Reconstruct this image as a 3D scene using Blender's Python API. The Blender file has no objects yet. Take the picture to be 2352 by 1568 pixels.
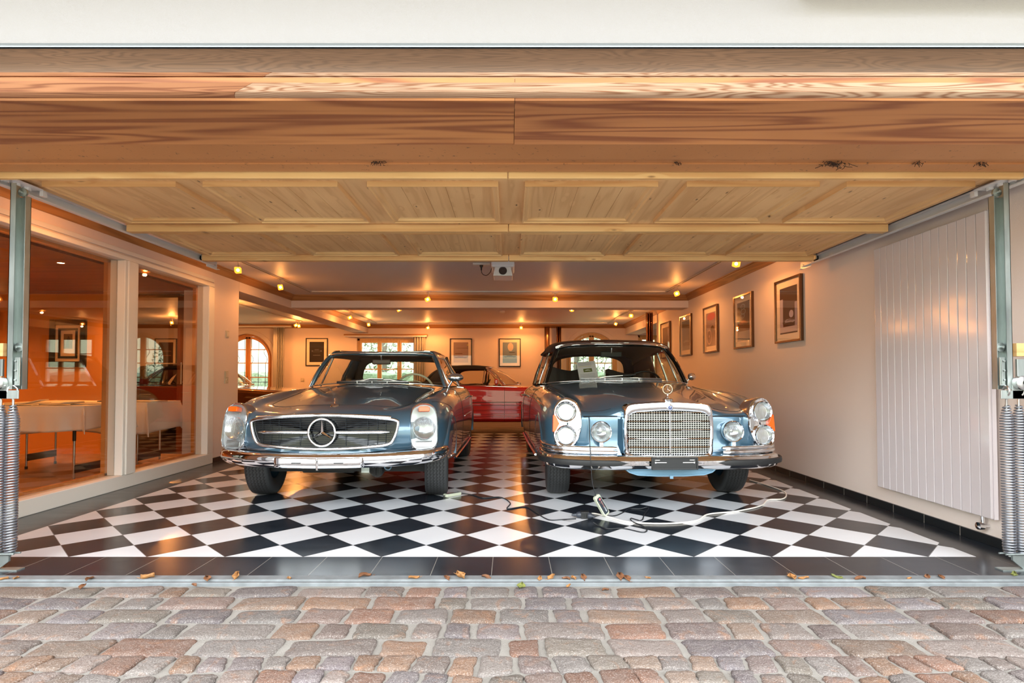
import bpy, bmesh, math, random
import numpy as np
from mathutils import Vector, Matrix

R = random.Random(7)
PI = math.pi
SC = bpy.context.scene
COL = SC.collection

# ------------------------------------------------------------------ camera
F = 1283.0                       # focal length in pixels of the 2352 px frame
PITCH = math.radians(1.4)
cam_data = bpy.data.cameras.new('camera')
cam = bpy.data.objects.new('camera', cam_data)
COL.objects.link(cam)
cam.location = (0, 0, 1.0)
cam.rotation_euler = (PI / 2 + PITCH, 0, 0)
cam_data.sensor_width = 36
cam_data.lens = F / 2352 * 36
cam_data.shift_x = 5 / 2352
cam_data.shift_y = 54.6 / 2352
cam_data.clip_start = 0.05
SC.camera = cam

# ------------------------------------------------------------------ exposure
SC.view_settings.view_transform = 'Standard'
SC.view_settings.look = 'None'
SC.view_settings.gamma = 1
SC.view_settings.use_curve_mapping = False
SC.view_settings.exposure = 1.5

SKY = 3.3        # strength of the overcast sky
LAMP = 4.3       # watts of one track spot
ROOM = 62.0       # watts of one recessed lamp in the side room

# ------------------------------------------------------------------ sky (overcast, bare trees at the horizon)
world = bpy.data.worlds.new('overcast_sky')
SC.world = world
world.use_nodes = True
wn, wl = world.node_tree.nodes, world.node_tree.links
wn.clear()
w_out = wn.new('ShaderNodeOutputWorld'); w_bg = wn.new('ShaderNodeBackground')
w_tc = wn.new('ShaderNodeTexCoord'); w_sep = wn.new('ShaderNodeSeparateXYZ')
w_map = wn.new('ShaderNodeMapping'); w_noise = wn.new('ShaderNodeTexNoise')
w_ramp = wn.new('ShaderNodeValToRGB'); w_add = wn.new('ShaderNodeMath'); w_mul = wn.new('ShaderNodeMath')
w_map.inputs['Scale'].default_value = (9, 9, 4)
w_noise.inputs['Scale'].default_value = 2.2
w_noise.inputs['Detail'].default_value = 7
w_mul.operation = 'MULTIPLY'; w_mul.inputs[1].default_value = -0.30
w_add.operation = 'ADD'
wl.new(w_tc.outputs['Generated'], w_map.inputs['Vector'])
wl.new(w_map.outputs['Vector'], w_noise.inputs['Vector'])
wl.new(w_tc.outputs['Generated'], w_sep.inputs['Vector'])
wl.new(w_noise.outputs['Fac'], w_mul.inputs[0])
wl.new(w_sep.outputs['Z'], w_add.inputs[0]); wl.new(w_mul.outputs[0], w_add.inputs[1])
wl.new(w_add.outputs[0], w_ramp.inputs['Fac'])
cr = w_ramp.color_ramp
cr.elements[0].position = 0.0; cr.elements[0].color = (0.30, 0.31, 0.22, 1)
cr.elements[1].position = 0.09; cr.elements[1].color = (0.88, 0.95, 1.0, 1)
e = cr.elements.new(0.035); e.color = (0.60, 0.62, 0.52, 1)
wl.new(w_ramp.outputs['Color'], w_bg.inputs['Color'])
w_bg.inputs['Strength'].default_value = SKY
wl.new(w_bg.outputs[0], w_out.inputs['Surface'])

sun_data = bpy.data.lights.new('sun', 'SUN')        # very weak, very wide sun behind the cloud
sun_data.energy = 0.8; sun_data.angle = math.radians(50); sun_data.color = (1, 0.97, 0.93)
sun = bpy.data.objects.new('sun', sun_data); COL.objects.link(sun)
sun.rotation_euler = (math.radians(40), 0, math.radians(12))

# ------------------------------------------------------------------ helpers
def lin(c):
    c = c / 255.0
    return c / 12.92 if c <= 0.04045 else ((c + 0.055) / 1.055) ** 2.4
def rgb(r, g, b): return (lin(r), lin(g), lin(b), 1.0)

def at(px, py, Y):
    """world point seen at photo pixel (px, py) at depth Y"""
    u = (px - 1171) / F; v = -(py - 838.6) / F
    dy = math.cos(PITCH) - v * math.sin(PITCH); dz = math.sin(PITCH) + v * math.cos(PITCH)
    return Vector((u / dy * Y, Y, 1 + dz / dy * Y))
def onz(px, py, z):
    """world point seen at photo pixel (px, py) on the level z"""
    u = (px - 1171) / F; v = -(py - 838.6) / F
    dy = math.cos(PITCH) - v * math.sin(PITCH); dz = math.sin(PITCH) + v * math.cos(PITCH)
    Y = (z - 1) / dz * dy
    return Vector((u / dy * Y, Y, z))
def onx(px, py, X):
    u = (px - 1171) / F; v = -(py - 838.6) / F
    dy = math.cos(PITCH) - v * math.sin(PITCH); dz = math.sin(PITCH) + v * math.cos(PITCH)
    Y = X / u * dy
    return Vector((X, Y, 1 + dz / dy * Y))

def tag(o, label=None, cat=None, group=None, kind=None):
    if label: o['label'] = label
    if cat: o['category'] = cat
    if group: o['group'] = group
    if kind: o['kind'] = kind
    return o
def thing(name, loc, label, cat, group=None, rz=0, kind=None):
    o = bpy.data.objects.new(name, None); COL.objects.link(o)
    o.empty_display_size = 0.1
    o.location = loc; o.rotation_euler = (0, 0, rz)
    return tag(o, label, cat, group, kind)
def copy_tree(o, parent=None):
    c = o.copy(); COL.objects.link(c); c.parent = parent
    for ch in list(o.children):
        copy_tree(ch, c)
    return c

def T(x=0, y=0, z=0): return Matrix.Translation((x, y, z))
def RX(a): return Matrix.Rotation(a, 4, 'X')
def RY(a): return Matrix.Rotation(a, 4, 'Y')
def RZ(a): return Matrix.Rotation(a, 4, 'Z')

class MB:
    """collects shapes into ONE mesh"""
    def __init__(s): s.v = []; s.f = []; s.m = []; s.x = Matrix.Identity(4); s.uv = {}
    def add(s, vs, fs, mi=0):
        n = len(s.v)
        s.v += [tuple(s.x @ Vector(p)) for p in vs]
        for f in fs: s.f.append([i + n for i in f]); s.m.append(mi)
        return n
    def box(s, a, b, mi=0):
        x0, y0, z0 = a; x1, y1, z1 = b
        x0, x1 = min(x0, x1), max(x0, x1); y0, y1 = min(y0, y1), max(y0, y1); z0, z1 = min(z0, z1), max(z0, z1)
        s.add([(x0,y0,z0),(x1,y0,z0),(x1,y1,z0),(x0,y1,z0),(x0,y0,z1),(x1,y0,z1),(x1,y1,z1),(x0,y1,z1)],
              [(0,3,2,1),(4,5,6,7),(0,1,5,4),(1,2,6,5),(2,3,7,6),(3,0,4,7)], mi)
        return s
    def prism(s, poly, h, M=None, mi=0):
        """polygon in local xy (ccw) pulled up along local z by h"""
        n = len(poly); M = M or Matrix.Identity(4)
        vs = [M @ Vector((p[0], p[1], 0)) for p in poly] + [M @ Vector((p[0], p[1], h)) for p in poly]
        fs = [list(range(n))[::-1], list(range(n, 2 * n))] + [(i, (i + 1) % n, (i + 1) % n + n, i + n) for i in range(n)]
        s.add(vs, fs, mi); return s
    def grid(s, P, cu=False, cv=False, mi=0, flip=False):
        nu, nv = len(P), len(P[0])
        vs = [p for row in P for p in row]; fs = []
        for i in range(nu if cu else nu - 1):
            for j in range(nv if cv else nv - 1):
                a = i * nv + j; b = ((i + 1) % nu) * nv + j; c = ((i + 1) % nu) * nv + (j + 1) % nv; d = i * nv + (j + 1) % nv
                fs.append((a, d, c, b) if flip else (a, b, c, d))
        s.add(vs, fs, mi); return s
    def tube(s, pts, r, n=8, closed=False, cap=True, mi=0, squash=None):
        pts = [Vector(p) for p in pts]; N = len(pts)
        rr = r if isinstance(r, (list, tuple)) else [r] * N
        tans = []
        for i in range(N):
            a = pts[(i - 1) % N] if (closed or i > 0) else pts[i]
            b = pts[(i + 1) % N] if (closed or i < N - 1) else pts[i]
            t = (b - a); t = t.normalized() if t.length > 1e-9 else Vector((0, 0, 1)); tans.append(t)
        up = Vector((0, 0, 1)) if abs(tans[0].z) < 0.9 else Vector((1, 0, 0))
        nrm = (up - tans[0] * up.dot(tans[0])).normalized(); rows = []
        for i in range(N):
            nrm = (nrm - tans[i] * nrm.dot(tans[i]))
            nrm = nrm.normalized() if nrm.length > 1e-6 else tans[i].orthogonal().normalized()
            bi = tans[i].cross(nrm)
            k = squash or 1.0
            rows.append([pts[i] + (nrm * math.cos(2 * PI * j / n) * k + bi * math.sin(2 * PI * j / n)) * rr[i] for j in range(n)])
        base = len(s.v); s.grid(rows, cu=closed, cv=True, mi=mi, flip=True)
        if cap and not closed:
            s.f.append([base + j for j in range(n)]); s.m.append(mi)
            s.f.append([base + (N - 1) * n + j for j in range(n)][::-1]); s.m.append(mi)
        return s
    def lathe(s, prof, n=24, M=None, mi=0, closed=False):
        """profile of (r, z) turned about local z"""
        M = M or Matrix.Identity(4)
        rows = [[M @ Vector((max(r, 1e-5) * math.cos(2 * PI * j / n), max(r, 1e-5) * math.sin(2 * PI * j / n), z)) for j in range(n)] for r, z in prof]
        s.grid(rows, cu=closed, cv=True, mi=mi, flip=True); return s
    def cyl(s, a, b, r, n=16, mi=0, r2=None):
        s.tube([a, b], [r, r if r2 is None else r2], n=n, mi=mi); return s
    def sweep(s, path, prof, closed=False, cap=True, mi=0, up=Vector((0, 0, 1))):
        """profile (side, up) swept along a path; side points to the right of travel"""
        path = [Vector(p) for p in path]; N = len(path); rows = []
        for i in range(N):
            a = path[(i - 1) % N] if (closed or i > 0) else path[i]
            b = path[(i + 1) % N] if (closed or i < N - 1) else path[i]
            t = (b - a).normalized(); side = t.cross(up).normalized(); u2 = side.cross(t).normalized()
            k = 1.0
            if (closed or 0 < i < N - 1):
                d1 = (path[i] - a).normalized(); d2 = (b - path[i]).normalized()
                k = 1 / max(0.35, math.sqrt(max(0.01, (1 + d1.dot(d2)) / 2)))
            rows.append([path[i] + side * (p[0] * k) + u2 * p[1] for p in prof])
        base = len(s.v); n = len(prof); s.grid(rows, cu=closed, cv=True, mi=mi, flip=True)
        if cap and not closed:
            s.f.append([base + j for j in range(n)]); s.m.append(mi)
            s.f.append([base + (N - 1) * n + j for j in range(n)][::-1]); s.m.append(mi)
        return s
    def ball(s, c, r, n=16, m=10, mi=0, sc=(1, 1, 1)):
        rows = [[Vector(c) + Vector((r * sc[0] * math.sin(a) * math.cos(b), r * sc[1] * math.sin(a) * math.sin(b), r * sc[2] * math.cos(a)))
                 for b in [2 * PI * j / n for j in range(n)]] for a in [max(1e-3, min(PI - 1e-3, PI * i / m)) for i in range(m + 1)]]
        s.grid(rows, cv=True, mi=mi); return s
    def build(s, name, mats, parent=None, smooth=None, bevel=None, seg=2, recalc=True):
        me = bpy.data.meshes.new(name)
        me.from_pydata(s.v, [], s.f)
        if not isinstance(mats, (list, tuple)): mats = [mats]
        for m in mats: me.materials.append(m)
        if len(mats) > 1: me.polygons.foreach_set('material_index', s.m)
        if recalc:
            bm = bmesh.new(); bm.from_mesh(me); bmesh.ops.recalc_face_normals(bm, faces=bm.faces); bm.to_mesh(me); bm.free()
        if smooth is not None:
            me.polygons.foreach_set('use_smooth', [True] * len(me.polygons))
            me.set_sharp_from_angle(angle=math.radians(smooth))
        me.update()
        o = bpy.data.objects.new(name, me); COL.objects.link(o)
        if parent is not None: o.parent = parent
        if bevel:
            md = o.modifiers.new('bevel', 'BEVEL'); md.width = bevel; md.segments = seg; md.limit_method = 'ANGLE'; md.angle_limit = math.radians(40)
        return o

def box_obj(name, a, b, mat, parent=None, bevel=None, kind=None):
    o = MB().box(a, b).build(name, mat, parent, bevel=bevel)
    if kind: o['kind'] = kind
    return o

def cut(o, cutters, transfer=False):
    """boolean difference, applied at once; the cutters are removed"""
    for c in cutters:
        md = o.modifiers.new('cut', 'BOOLEAN'); md.operation = 'DIFFERENCE'; md.object = c; md.solver = 'EXACT'
        if transfer:
            try: md.material_mode = 'TRANSFER'
            except Exception: pass
    bpy.context.view_layer.update()
    dg = bpy.context.evaluated_depsgraph_get()
    me = bpy.data.meshes.new_from_object(o.evaluated_get(dg))
    o.modifiers.clear(); o.data = me
    for c in cutters: bpy.data.objects.remove(c, do_unlink=True)
    return o
def resmooth(o, ang):
    o.data.polygons.foreach_set('use_smooth', [True] * len(o.data.polygons))
    o.data.set_sharp_from_angle(angle=math.radians(ang)); return o

def crs(pts, n, mirror0=None):
    """smooth curve through control points: n steps per span; works on lists of Vectors (chord-aware Catmull-Rom)"""
    P = np.array([[*p] for p in pts], float)
    out, _ = _interp(P[:, None, :], n); return [Vector(p) for p in out[:, 0, :]]
def _interp(P, n, sym=False):
    # P: (K, C, D) interpolate along axis 0
    K = len(P)
    d = np.linalg.norm(np.diff(P, axis=0), axis=2).mean(axis=1)
    d = np.maximum(d, 1e-4) ** 0.6
    t = np.concatenate([[0], np.cumsum(d)])
    m = np.zeros_like(P)
    dif = np.diff(P, axis=0) / np.diff(t)[:, None, None]
    for k in range(K):
        if k == 0: m[k] = dif[0]
        elif k == K - 1: m[k] = dif[-1]
        else:
            h0, h1 = t[k] - t[k-1], t[k+1] - t[k]
            m[k] = (dif[k] * h0 + dif[k-1] * h1) / (h0 + h1)
    if sym:                                     # ends lie on the x = 0 plane and must leave it square
        for k in (0, K - 1):
            m[k] = m[k] * 1.0; m[k][..., 2] = 0; m[k][..., 1] = 0
    out = []; ts = []
    for k in range(K - 1):
        h = t[k+1] - t[k]
        for i in range(n if k < K - 2 else n + 1):
            u = i / n
            h00 = 2*u**3 - 3*u**2 + 1; h10 = u**3 - 2*u**2 + u; h01 = -2*u**3 + 3*u**2; h11 = u**3 - u**2
            out.append(h00 * P[k] + h10 * h * m[k] + h01 * P[k+1] + h11 * h * m[k+1]); ts.append(k + u)
    return np.array(out), ts

# ------------------------------------------------------------------ materials
class NT:
    def __init__(s, name):
        s.mat = bpy.data.materials.new(name); s.mat.use_nodes = True
        s.t = s.mat.node_tree; s.n = s.t.nodes; s.l = s.t.links
        s.b = s.n['Principled BSDF']
    def node(s, kind, **kw):
        nd = s.n.new(kind)
        for k, v in kw.items(): setattr(nd, k, v)
        return nd
    def link(s, a, b): s.l.new(a, b)
    def put(s, sock, v):
        if isinstance(v, (int, float)): sock.default_value = v
        elif isinstance(v, (tuple, list)): sock.default_value = v
        else: s.l.new(v, sock)
    def math(s, op, a, b=0.0, c=None, clamp=False):
        nd = s.n.new('ShaderNodeMath'); nd.operation = op; nd.use_clamp = clamp
        s.put(nd.inputs[0], a); s.put(nd.inputs[1], b)
        if c is not None: s.put(nd.inputs[2], c)
        return nd.outputs[0]
    def coord(s, which='Object', scale=(1, 1, 1), loc=(0, 0, 0), rot=(0, 0, 0)):
        tc = s.n.new('ShaderNodeTexCoord'); mp = s.n.new('ShaderNodeMapping')
        mp.inputs['Scale'].default_value = scale; mp.inputs['Location'].default_value = loc; mp.inputs['Rotation'].default_value = rot
        s.l.new(tc.outputs[which], mp.inputs['Vector']); return mp.outputs['Vector']
    def noise(s, vec, scale=1, detail=2, rough=0.5, dist=0.0):
        nd = s.n.new('ShaderNodeTexNoise'); nd.inputs['Scale'].default_value = scale; nd.inputs['Detail'].default_value = detail
        nd.inputs['Roughness'].default_value = rough; nd.inputs['Distortion'].default_value = dist
        if vec is not None: s.l.new(vec, nd.inputs['Vector'])
        return nd.outputs['Fac']
    def voronoi(s, vec, scale=1, feature='F1', out='Distance', rnd=1.0):
        nd = s.n.new('ShaderNodeTexVoronoi'); nd.feature = feature; nd.inputs['Scale'].default_value = scale
        nd.inputs['Randomness'].default_value = rnd
        s.l.new(vec, nd.inputs['Vector']); return nd.outputs[out]
    def ramp(s, fac, stops):
        nd = s.n.new('ShaderNodeValToRGB'); s.l.new(fac, nd.inputs['Fac']); c = nd.color_ramp
        while len(c.elements) < len(stops): c.elements.new(0.5)
        for el, (p, colr) in zip(c.elements, stops): el.position = p; el.color = colr
        return nd.outputs['Color']
    def mix(s, fac, a, b, mode='MIX'):
        nd = s.n.new('ShaderNodeMix'); nd.data_type = 'RGBA'; nd.blend_type = mode
        s.put(nd.inputs[0], fac); s.put(nd.inputs[6], a); s.put(nd.inputs[7], b); return nd.outputs[2]
    def bump(s, h, strength=0.3, dist=0.01, normal=None):
        nd = s.n.new('ShaderNodeBump'); nd.inputs['Strength'].default_value = strength; nd.inputs['Distance'].default_value = dist
        s.l.new(h, nd.inputs['Height'])
        if normal is not None: s.l.new(normal, nd.inputs['Normal'])
        s.l.new(nd.outputs['Normal'], s.b.inputs['Normal']); return nd.outputs['Normal']
    def set(s, **kw):
        names = dict(base='Base Color', rough='Roughness', metal='Metallic', spec='Specular IOR Level', coat='Coat Weight', coatr='Coat Roughness',
                     emis='Emission Color', estr='Emission Strength', alpha='Alpha', trans='Transmission Weight', ior='IOR', sheen='Sheen Weight', sss='Subsurface Weight')
        for k, v in kw.items(): s.put(s.b.inputs[names[k]], v)
        return s

def simple(name, color, rough=0.5, metal=0.0, var=0.0, vscale=6.0, bump=0.0, bscale=60.0, **kw):
    m = NT(name)
    m.set(base=color, rough=rough, metal=metal, **kw)
    if var > 0:
        n = m.noise(m.coord(), vscale, 4)
        dark = tuple(c * (1 - var) for c in color[:3]) + (1,)
        lite = tuple(min(1, c * (1 + var)) for c in color[:3]) + (1,)
        m.set(base=m.ramp(n, [(0.3, dark), (0.7, lite)]))
    if bump > 0:
        m.bump(m.noise(m.coord(), bscale, 3), bump, 0.004)
    return m.mat

def wood(name, light, dark, grain='X', scale=1.0, rings=9.0, knots=0.0, rough=0.5, contrast=0.6, gray=None, off=0.0, ringscale=1.0):
    m = NT(name)
    st = {'X': (0.42, 7.0, 7.0), 'Y': (7.0, 0.42, 7.0), 'Z': (7.0, 7.0, 0.42)}[grain]
    st = tuple(a * scale for a in st)
    v = m.coord('Object', st, (off, off * 1.7, off * 0.6))
    n = m.noise(v, 0.9 * ringscale, 2, 0.45, 0.3)
    fine = m.noise(m.coord('Object', tuple(a * 9 if a > 1 * scale else a * 3 for a in st)), 3.0, 3, 0.6)
    if knots > 0:
        kv = m.coord('Object', {'X': (1.6, 0, 6), 'Y': (5, 1.8, 0), 'Z': (5, 0, 1.6)}[grain], (off, 3.1, 0))
        kd = m.voronoi(kv, knots, rnd=1.0)
        bend = m.math('MULTIPLY', m.math('SUBTRACT', 0.3, kd, clamp=True), 0.6)
        n = m.math('ADD', n, bend)
    s = m.math('SINE', m.math('MULTIPLY', n, rings * 6.28))
    s = m.math('MULTIPLY_ADD', s, 0.5, 0.5)
    s = m.math('POWER', s, 1.9)
    s = m.math('ADD', m.math('MULTIPLY', s, contrast), m.math('MULTIPLY', m.math('SUBTRACT', fine, 0.5), 0.55), clamp=True)
    c = m.mix(s, light, dark)
    big = m.noise(m.coord('Object', (0.8, 0.8, 0.8), (off, 0, 0)), 1.4, 2)
    c = m.mix(m.math('MULTIPLY', m.math('SUBTRACT', big, 0.35, clamp=True), 0.9), c, tuple(x * 0.72 for x in dark[:3]) + (1,) if gray is None else gray)
    if knots > 0:
        kmask = m.math('MULTIPLY', m.math('SUBTRACT', 0.10, kd, clamp=True), 20, clamp=True)
        c = m.mix(kmask, c, tuple(x * 0.30 for x in dark[:3]) + (1,))
    m.set(base=c, rough=rough)
    m.bump(s, 0.12, 0.003)
    return m.mat

def glass(name, tint=(1, 1, 1, 1), refl=1.0, thin=1.5, rough=0.0):
    """thin pane: lets light straight through and mirrors by angle"""
    m = NT(name); n = m.n
    tr = n.new('ShaderNodeBsdfTransparent'); tr.inputs['Color'].default_value = tint
    gl = n.new('ShaderNodeBsdfGlossy'); gl.inputs['Roughness'].default_value = rough; gl.inputs['Color'].default_value = (1, 1, 1, 1)
    fr = n.new('ShaderNodeFresnel'); fr.inputs['IOR'].default_value = thin
    mx = n.new('ShaderNodeMixShader')
    ge = n.new('ShaderNodeNewGeometry')          # a single sheet has no inside: mirror the same from both faces
    m.put(fr.inputs['IOR'], m.math('ADD', m.math('MULTIPLY', m.math('SUBTRACT', 1.0, ge.outputs['Backfacing']), thin), m.math('MULTIPLY', ge.outputs['Backfacing'], 1.0 / thin)))
    m.put(mx.inputs[0], m.math('MULTIPLY', fr.outputs[0], refl, clamp=True))
    m.link(tr.outputs[0], mx.inputs[1]); m.link(gl.outputs[0], mx.inputs[2])
    m.link(mx.outputs[0], n['Material Output'].inputs['Surface'])
    return m.mat

# ================================================================== materials of the place
WHITE = rgb(238, 234, 226)
M_wall = simple('interior_plaster', rgb(228, 211, 202), 0.85, bump=0.25, bscale=220)
M_ceil = simple('ceiling_paint', rgb(214, 206, 208), 0.5, bump=0.03, bscale=40)
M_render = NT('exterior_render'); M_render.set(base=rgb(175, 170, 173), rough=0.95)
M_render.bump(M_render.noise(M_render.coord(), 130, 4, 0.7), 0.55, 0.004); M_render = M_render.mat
M_whitewood = simple('white_painted_frame', rgb(226, 220, 212), 0.45)
M_orange_wall = simple('side_room_plaster', rgb(214, 148, 72), 0.85, bump=0.2, bscale=150)
M_wood_crown = wood('crown_oak', rgb(176, 126, 76), rgb(122, 78, 40), 'Y', 1.0, 7, rough=0.5)
M_wood_crownx = wood('crown_oak_cross', rgb(176, 126, 76), rgb(122, 78, 40), 'X', 1.0, 7, rough=0.5)
M_pine = wood('knotty_pine', rgb(236, 190, 134), rgb(204, 148, 94), 'Y', 1.3, 5, knots=2.5, rough=0.5, contrast=0.45)
M_pinex = wood('pine_cross_rail', rgb(230, 186, 126), rgb(200, 140, 80), 'X', 1.3, 5, knots=1.9, rough=0.5, contrast=0.5)
M_fascia_a = wood('weathered_larch', rgb(168, 114, 78), rgb(106, 54, 28), 'X', 1.0, 14, rough=0.55, contrast=0.75, off=3.3, ringscale=1.7)
M_fascia_b = wood('bleached_larch', rgb(192, 160, 134), rgb(132, 84, 54), 'X', 1.1, 24, rough=0.5, contrast=0.85, off=8.2, ringscale=1.9)
M_fascia_top = wood('greyed_larch', rgb(112, 82, 60), rgb(76, 54, 38), 'X', 1.4, 26, rough=0.6, contrast=0.55, off=1.2, ringscale=2.4)
M_soffit_a = wood('brown_larch', rgb(190, 126, 74), rgb(118, 58, 30), 'X', 0.9, 9, rough=0.6, contrast=0.75, off=5.5)
M_soffit_b = wood('brown_larch_lighter', rgb(198, 132, 80), rgb(124, 62, 34), 'X', 0.9, 8, rough=0.6, contrast=0.75, off=11.5)
M_room_ceiling = wood('dark_ceiling_boards', rgb(150, 84, 44), rgb(96, 48, 22), 'X', 1.0, 6, knots=1.2, rough=0.45)
M_window_wood = wood('window_pine', rgb(206, 140, 78), rgb(178, 108, 50), 'Z', 1.2, 5, rough=0.45, contrast=0.35)
M_window_wood_pale = wood('window_ash', rgb(214, 178, 132), rgb(186, 146, 98), 'Z', 1.2, 5, rough=0.45, contrast=0.35)
M_dark_wood = wood('dark_door_wood', rgb(104, 58, 30), rgb(66, 34, 16), 'Z', 1.2, 5, rough=0.4)
M_black = simple('matt_black', rgb(22, 22, 23), 0.5)
M_black_gloss = simple('gloss_black', rgb(14, 14, 15), 0.15)
M_steel = NT('galvanised_steel')
_n = M_steel.voronoi(M_steel.coord('Object', (1, 1, .5)), 60, out='Color')
_n2 = M_steel.noise(M_steel.coord('Object', (1, 1, .3)), 12, 4)
M_steel.set(base=M_steel.ramp(_n2, [(0.3, rgb(150, 158, 156)), (0.7, rgb(190, 198, 196))]), metal=0.85, rough=M_steel.math('MULTIPLY_ADD', _n2, 0.3, 0.25)); M_steel = M_steel.mat
M_whitemetal = simple('white_enamelled_steel', rgb(218, 214, 212), 0.35)
M_chrome = simple('chrome', (0.86, 0.87, 0.89, 1), 0.045, 1.0)
M_satin = simple('satin_steel', (0.62, 0.62, 0.62, 1), 0.28, 1.0)
M_window_glass = glass('window_glass', (0.97, 0.99, 0.98, 1), 1.0, 1.5)
M_room_glass = glass('partition_glass', (0.95, 0.92, 0.88, 1), 1.3, 1.5)
M_skirting = simple('black_skirting_tile', rgb(28, 30, 32), 0.3)
M_cloth = simple('white_tablecloth', rgb(232, 228, 228), 0.9, bump=0.15, bscale=300)
M_flashing = simple('zinc_flashing', rgb(150, 160, 165), 0.4, 0.6)

# ------------------------------------------------------------------ tiled floor
S = 0.311; D = S * math.sqrt(2)
X_L, X_R, Y_T, Y_F, Y_C = -3.145, 2.625, 2.862, 3.168, 10.3
def slate(m, base=(31, 35, 42)):
    n = m.noise(m.coord('Object', (1, 3, 1)), 2.2, 6, 0.65, 0.8)
    r, g, b = base
    return m.ramp(n, [(0.25, rgb(r * .82, g * .82, b * .82)), (0.75, rgb(r * 1.25, g * 1.25, b * 1.22))]), n
def tile_mat(name, kind):
    m = NT(name)
    tc = m.node('ShaderNodeTexCoord'); sp = m.node('ShaderNodeSeparateXYZ'); m.link(tc.outputs['Object'], sp.inputs[0])
    X, Y = sp.outputs[0], sp.outputs[1]
    dark, dn = slate(m)
    if kind == 'check':
        a = m.math('DIVIDE', m.math('ADD', X, 0.284), D); b = m.math('DIVIDE', m.math('SUBTRACT', Y, Y_F), D)
        p = m.math('ADD', a, b); q = m.math('SUBTRACT', a, b)
        par = m.math('FLOORED_MODULO', m.math('ADD', m.math('FLOOR', p), m.math('FLOOR', q)), 2)
        wn_ = m.noise(m.coord(), 1.3, 3)
        white = m.ramp(wn_, [(0.3, rgb(203, 204, 208)), (0.7, rgb(216, 217, 220))])
        c = m.mix(par, white, dark)
        fp = m.math('FRACT', p); fq = m.math('FRACT', q)
        e1 = m.math('MINIMUM', fp, m.math('SUBTRACT', 1, fp)); e2 = m.math('MINIMUM', fq, m.math('SUBTRACT', 1, fq))
        e = m.math('MINIMUM', e1, e2); g = m.math('LESS_THAN', e, 0.0055)
        c = m.mix(g, c, rgb(120, 118, 116))
    else:
        if kind == 'x': a = m.math('DIVIDE', m.math('ADD', X, 0.716), S)
        elif kind == 'y': a = m.math('DIVIDE', m.math('SUBTRACT', Y, Y_F), S)
        else: a = m.math('DIVIDE', m.math('SUBTRACT', Y, Y_C), S)
        fp = m.math('FRACT', a); e = m.math('MINIMUM', fp, m.math('SUBTRACT', 1, fp)); g = m.math('LESS_THAN', e, 0.006)
        if kind == 'xy':
            b = m.math('DIVIDE', m.math('ADD', X, 0.1), S); fq = m.math('FRACT', b)
            e2 = m.math('MINIMUM', fq, m.math('SUBTRACT', 1, fq)); g = m.math('LESS_THAN', m.math('MINIMUM', e, e2), 0.006)
        c = m.mix(g, dark, rgb(118, 114, 108) if kind == 'x' else rgb(70, 66, 62))
    m.set(base=c, rough=m.math('MULTIPLY_ADD', dn, 0.16, 0.13), spec=0.5)
    m.bump(m.math('MULTIPLY', g, -1), 0.4, 0.002)
    return m.mat
fl = MB()
def rect(x0, x1, y0, y1, mi, z=0.0): fl.add([(x0, y0, z), (x1, y0, z), (x1, y1, z), (x0, y1, z)], [(0, 1, 2, 3)], mi)
rect(X_L, X_R, Y_F, Y_C, 0)
rect(-3.9, 2.95, Y_T, Y_F, 1)
rect(-3.9, X_L, Y_F, Y_C, 2); rect(X_R, 2.95, Y_F, Y_C, 2)
rect(-12.4, 5.2, Y_C, 14.3, 3); rect(-12.4, -3.9, 7.5, Y_C, 3)
rect(-9.2, -3.9, 2.5, 7.5, 4)
M_room_floor = NT('side_room_stone_floor')
_n = M_room_floor.noise(M_room_floor.coord(), 3, 5, 0.6)
M_room_floor.set(base=M_room_floor.ramp(_n, [(0.3, rgb(128, 100, 78)), (0.7, rgb(170, 140, 112))]), rough=0.4); M_room_floor = M_room_floor.mat
fo = fl.build('floor', [tile_mat('checker_tiles', 'check'), tile_mat('border_tiles_front', 'x'), tile_mat('border_tiles_side', 'y'), tile_mat('dark_tiles', 'xy'), M_room_floor])
fo['kind'] = 'structure'
M_sub = simple('concrete', rgb(150, 148, 144), 0.8, var=0.15, vscale=20, bump=0.3)
sb = MB(); sb.box((-12.4, 2.862, -0.2), (5.2, 14.3, -0.002)); so = sb.build('floor_slab', M_sub); so['kind'] = 'structure'
M_edge = simple('threshold_metal', rgb(112, 116, 118), 0.6, 0.1, var=0.2, vscale=14)
th = MB(); th.box((-6, 2.80, -0.08), (6, 2.862, 0.004)); th.box((-6, 2.775, -0.08), (6, 2.80, -0.004))
th = th.build('trim_1', M_edge, bevel=0.003); th['kind'] = 'structure'

# ------------------------------------------------------------------ walls and ceilings
CZ = 2.36
def wallbox(name, a, b, mat=M_wall, bevel=None):
    o = MB().box(a, b).build(name, mat, bevel=bevel); o['kind'] = 'structure'; return o
wallbox('wall_right', (2.9, 2.9, 0), (3.1, 11.0, CZ))
wallbox('wall_right_rear', (5.0, 11.0, 0), (5.2, 14.0, CZ))
wallbox('wall_right_return', (3.1, 10.8, 0), (5.0, 11.0, CZ))
wallbox('wall_left_header', (-3.75, 2.9, 2.135), (-3.55, 6.66, CZ))
wallbox('wall_left', (-3.9, 6.66, 0), (-3.55, 7.3, CZ), bevel=0.006)
wallbox('wall_left_gallery', (-12.4, 7.5, 0), (-12.2, 14.0, CZ)); wallbox('wall_left_side_room', (-9.2, 2.5, 0), (-9.0, 7.5, CZ), M_orange_wall)
wallbox('ceiling_beam', (-3.9, 7.3, 2.15), (-3.55, 14.0, CZ))
wallbox('ceiling_beam', (-3.55, 9.05, 2.157), (2.9, 9.37, CZ))
wallbox('ceiling_beam', (2.9, 11.0, 2.11), (3.25, 14.0, CZ))
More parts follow.
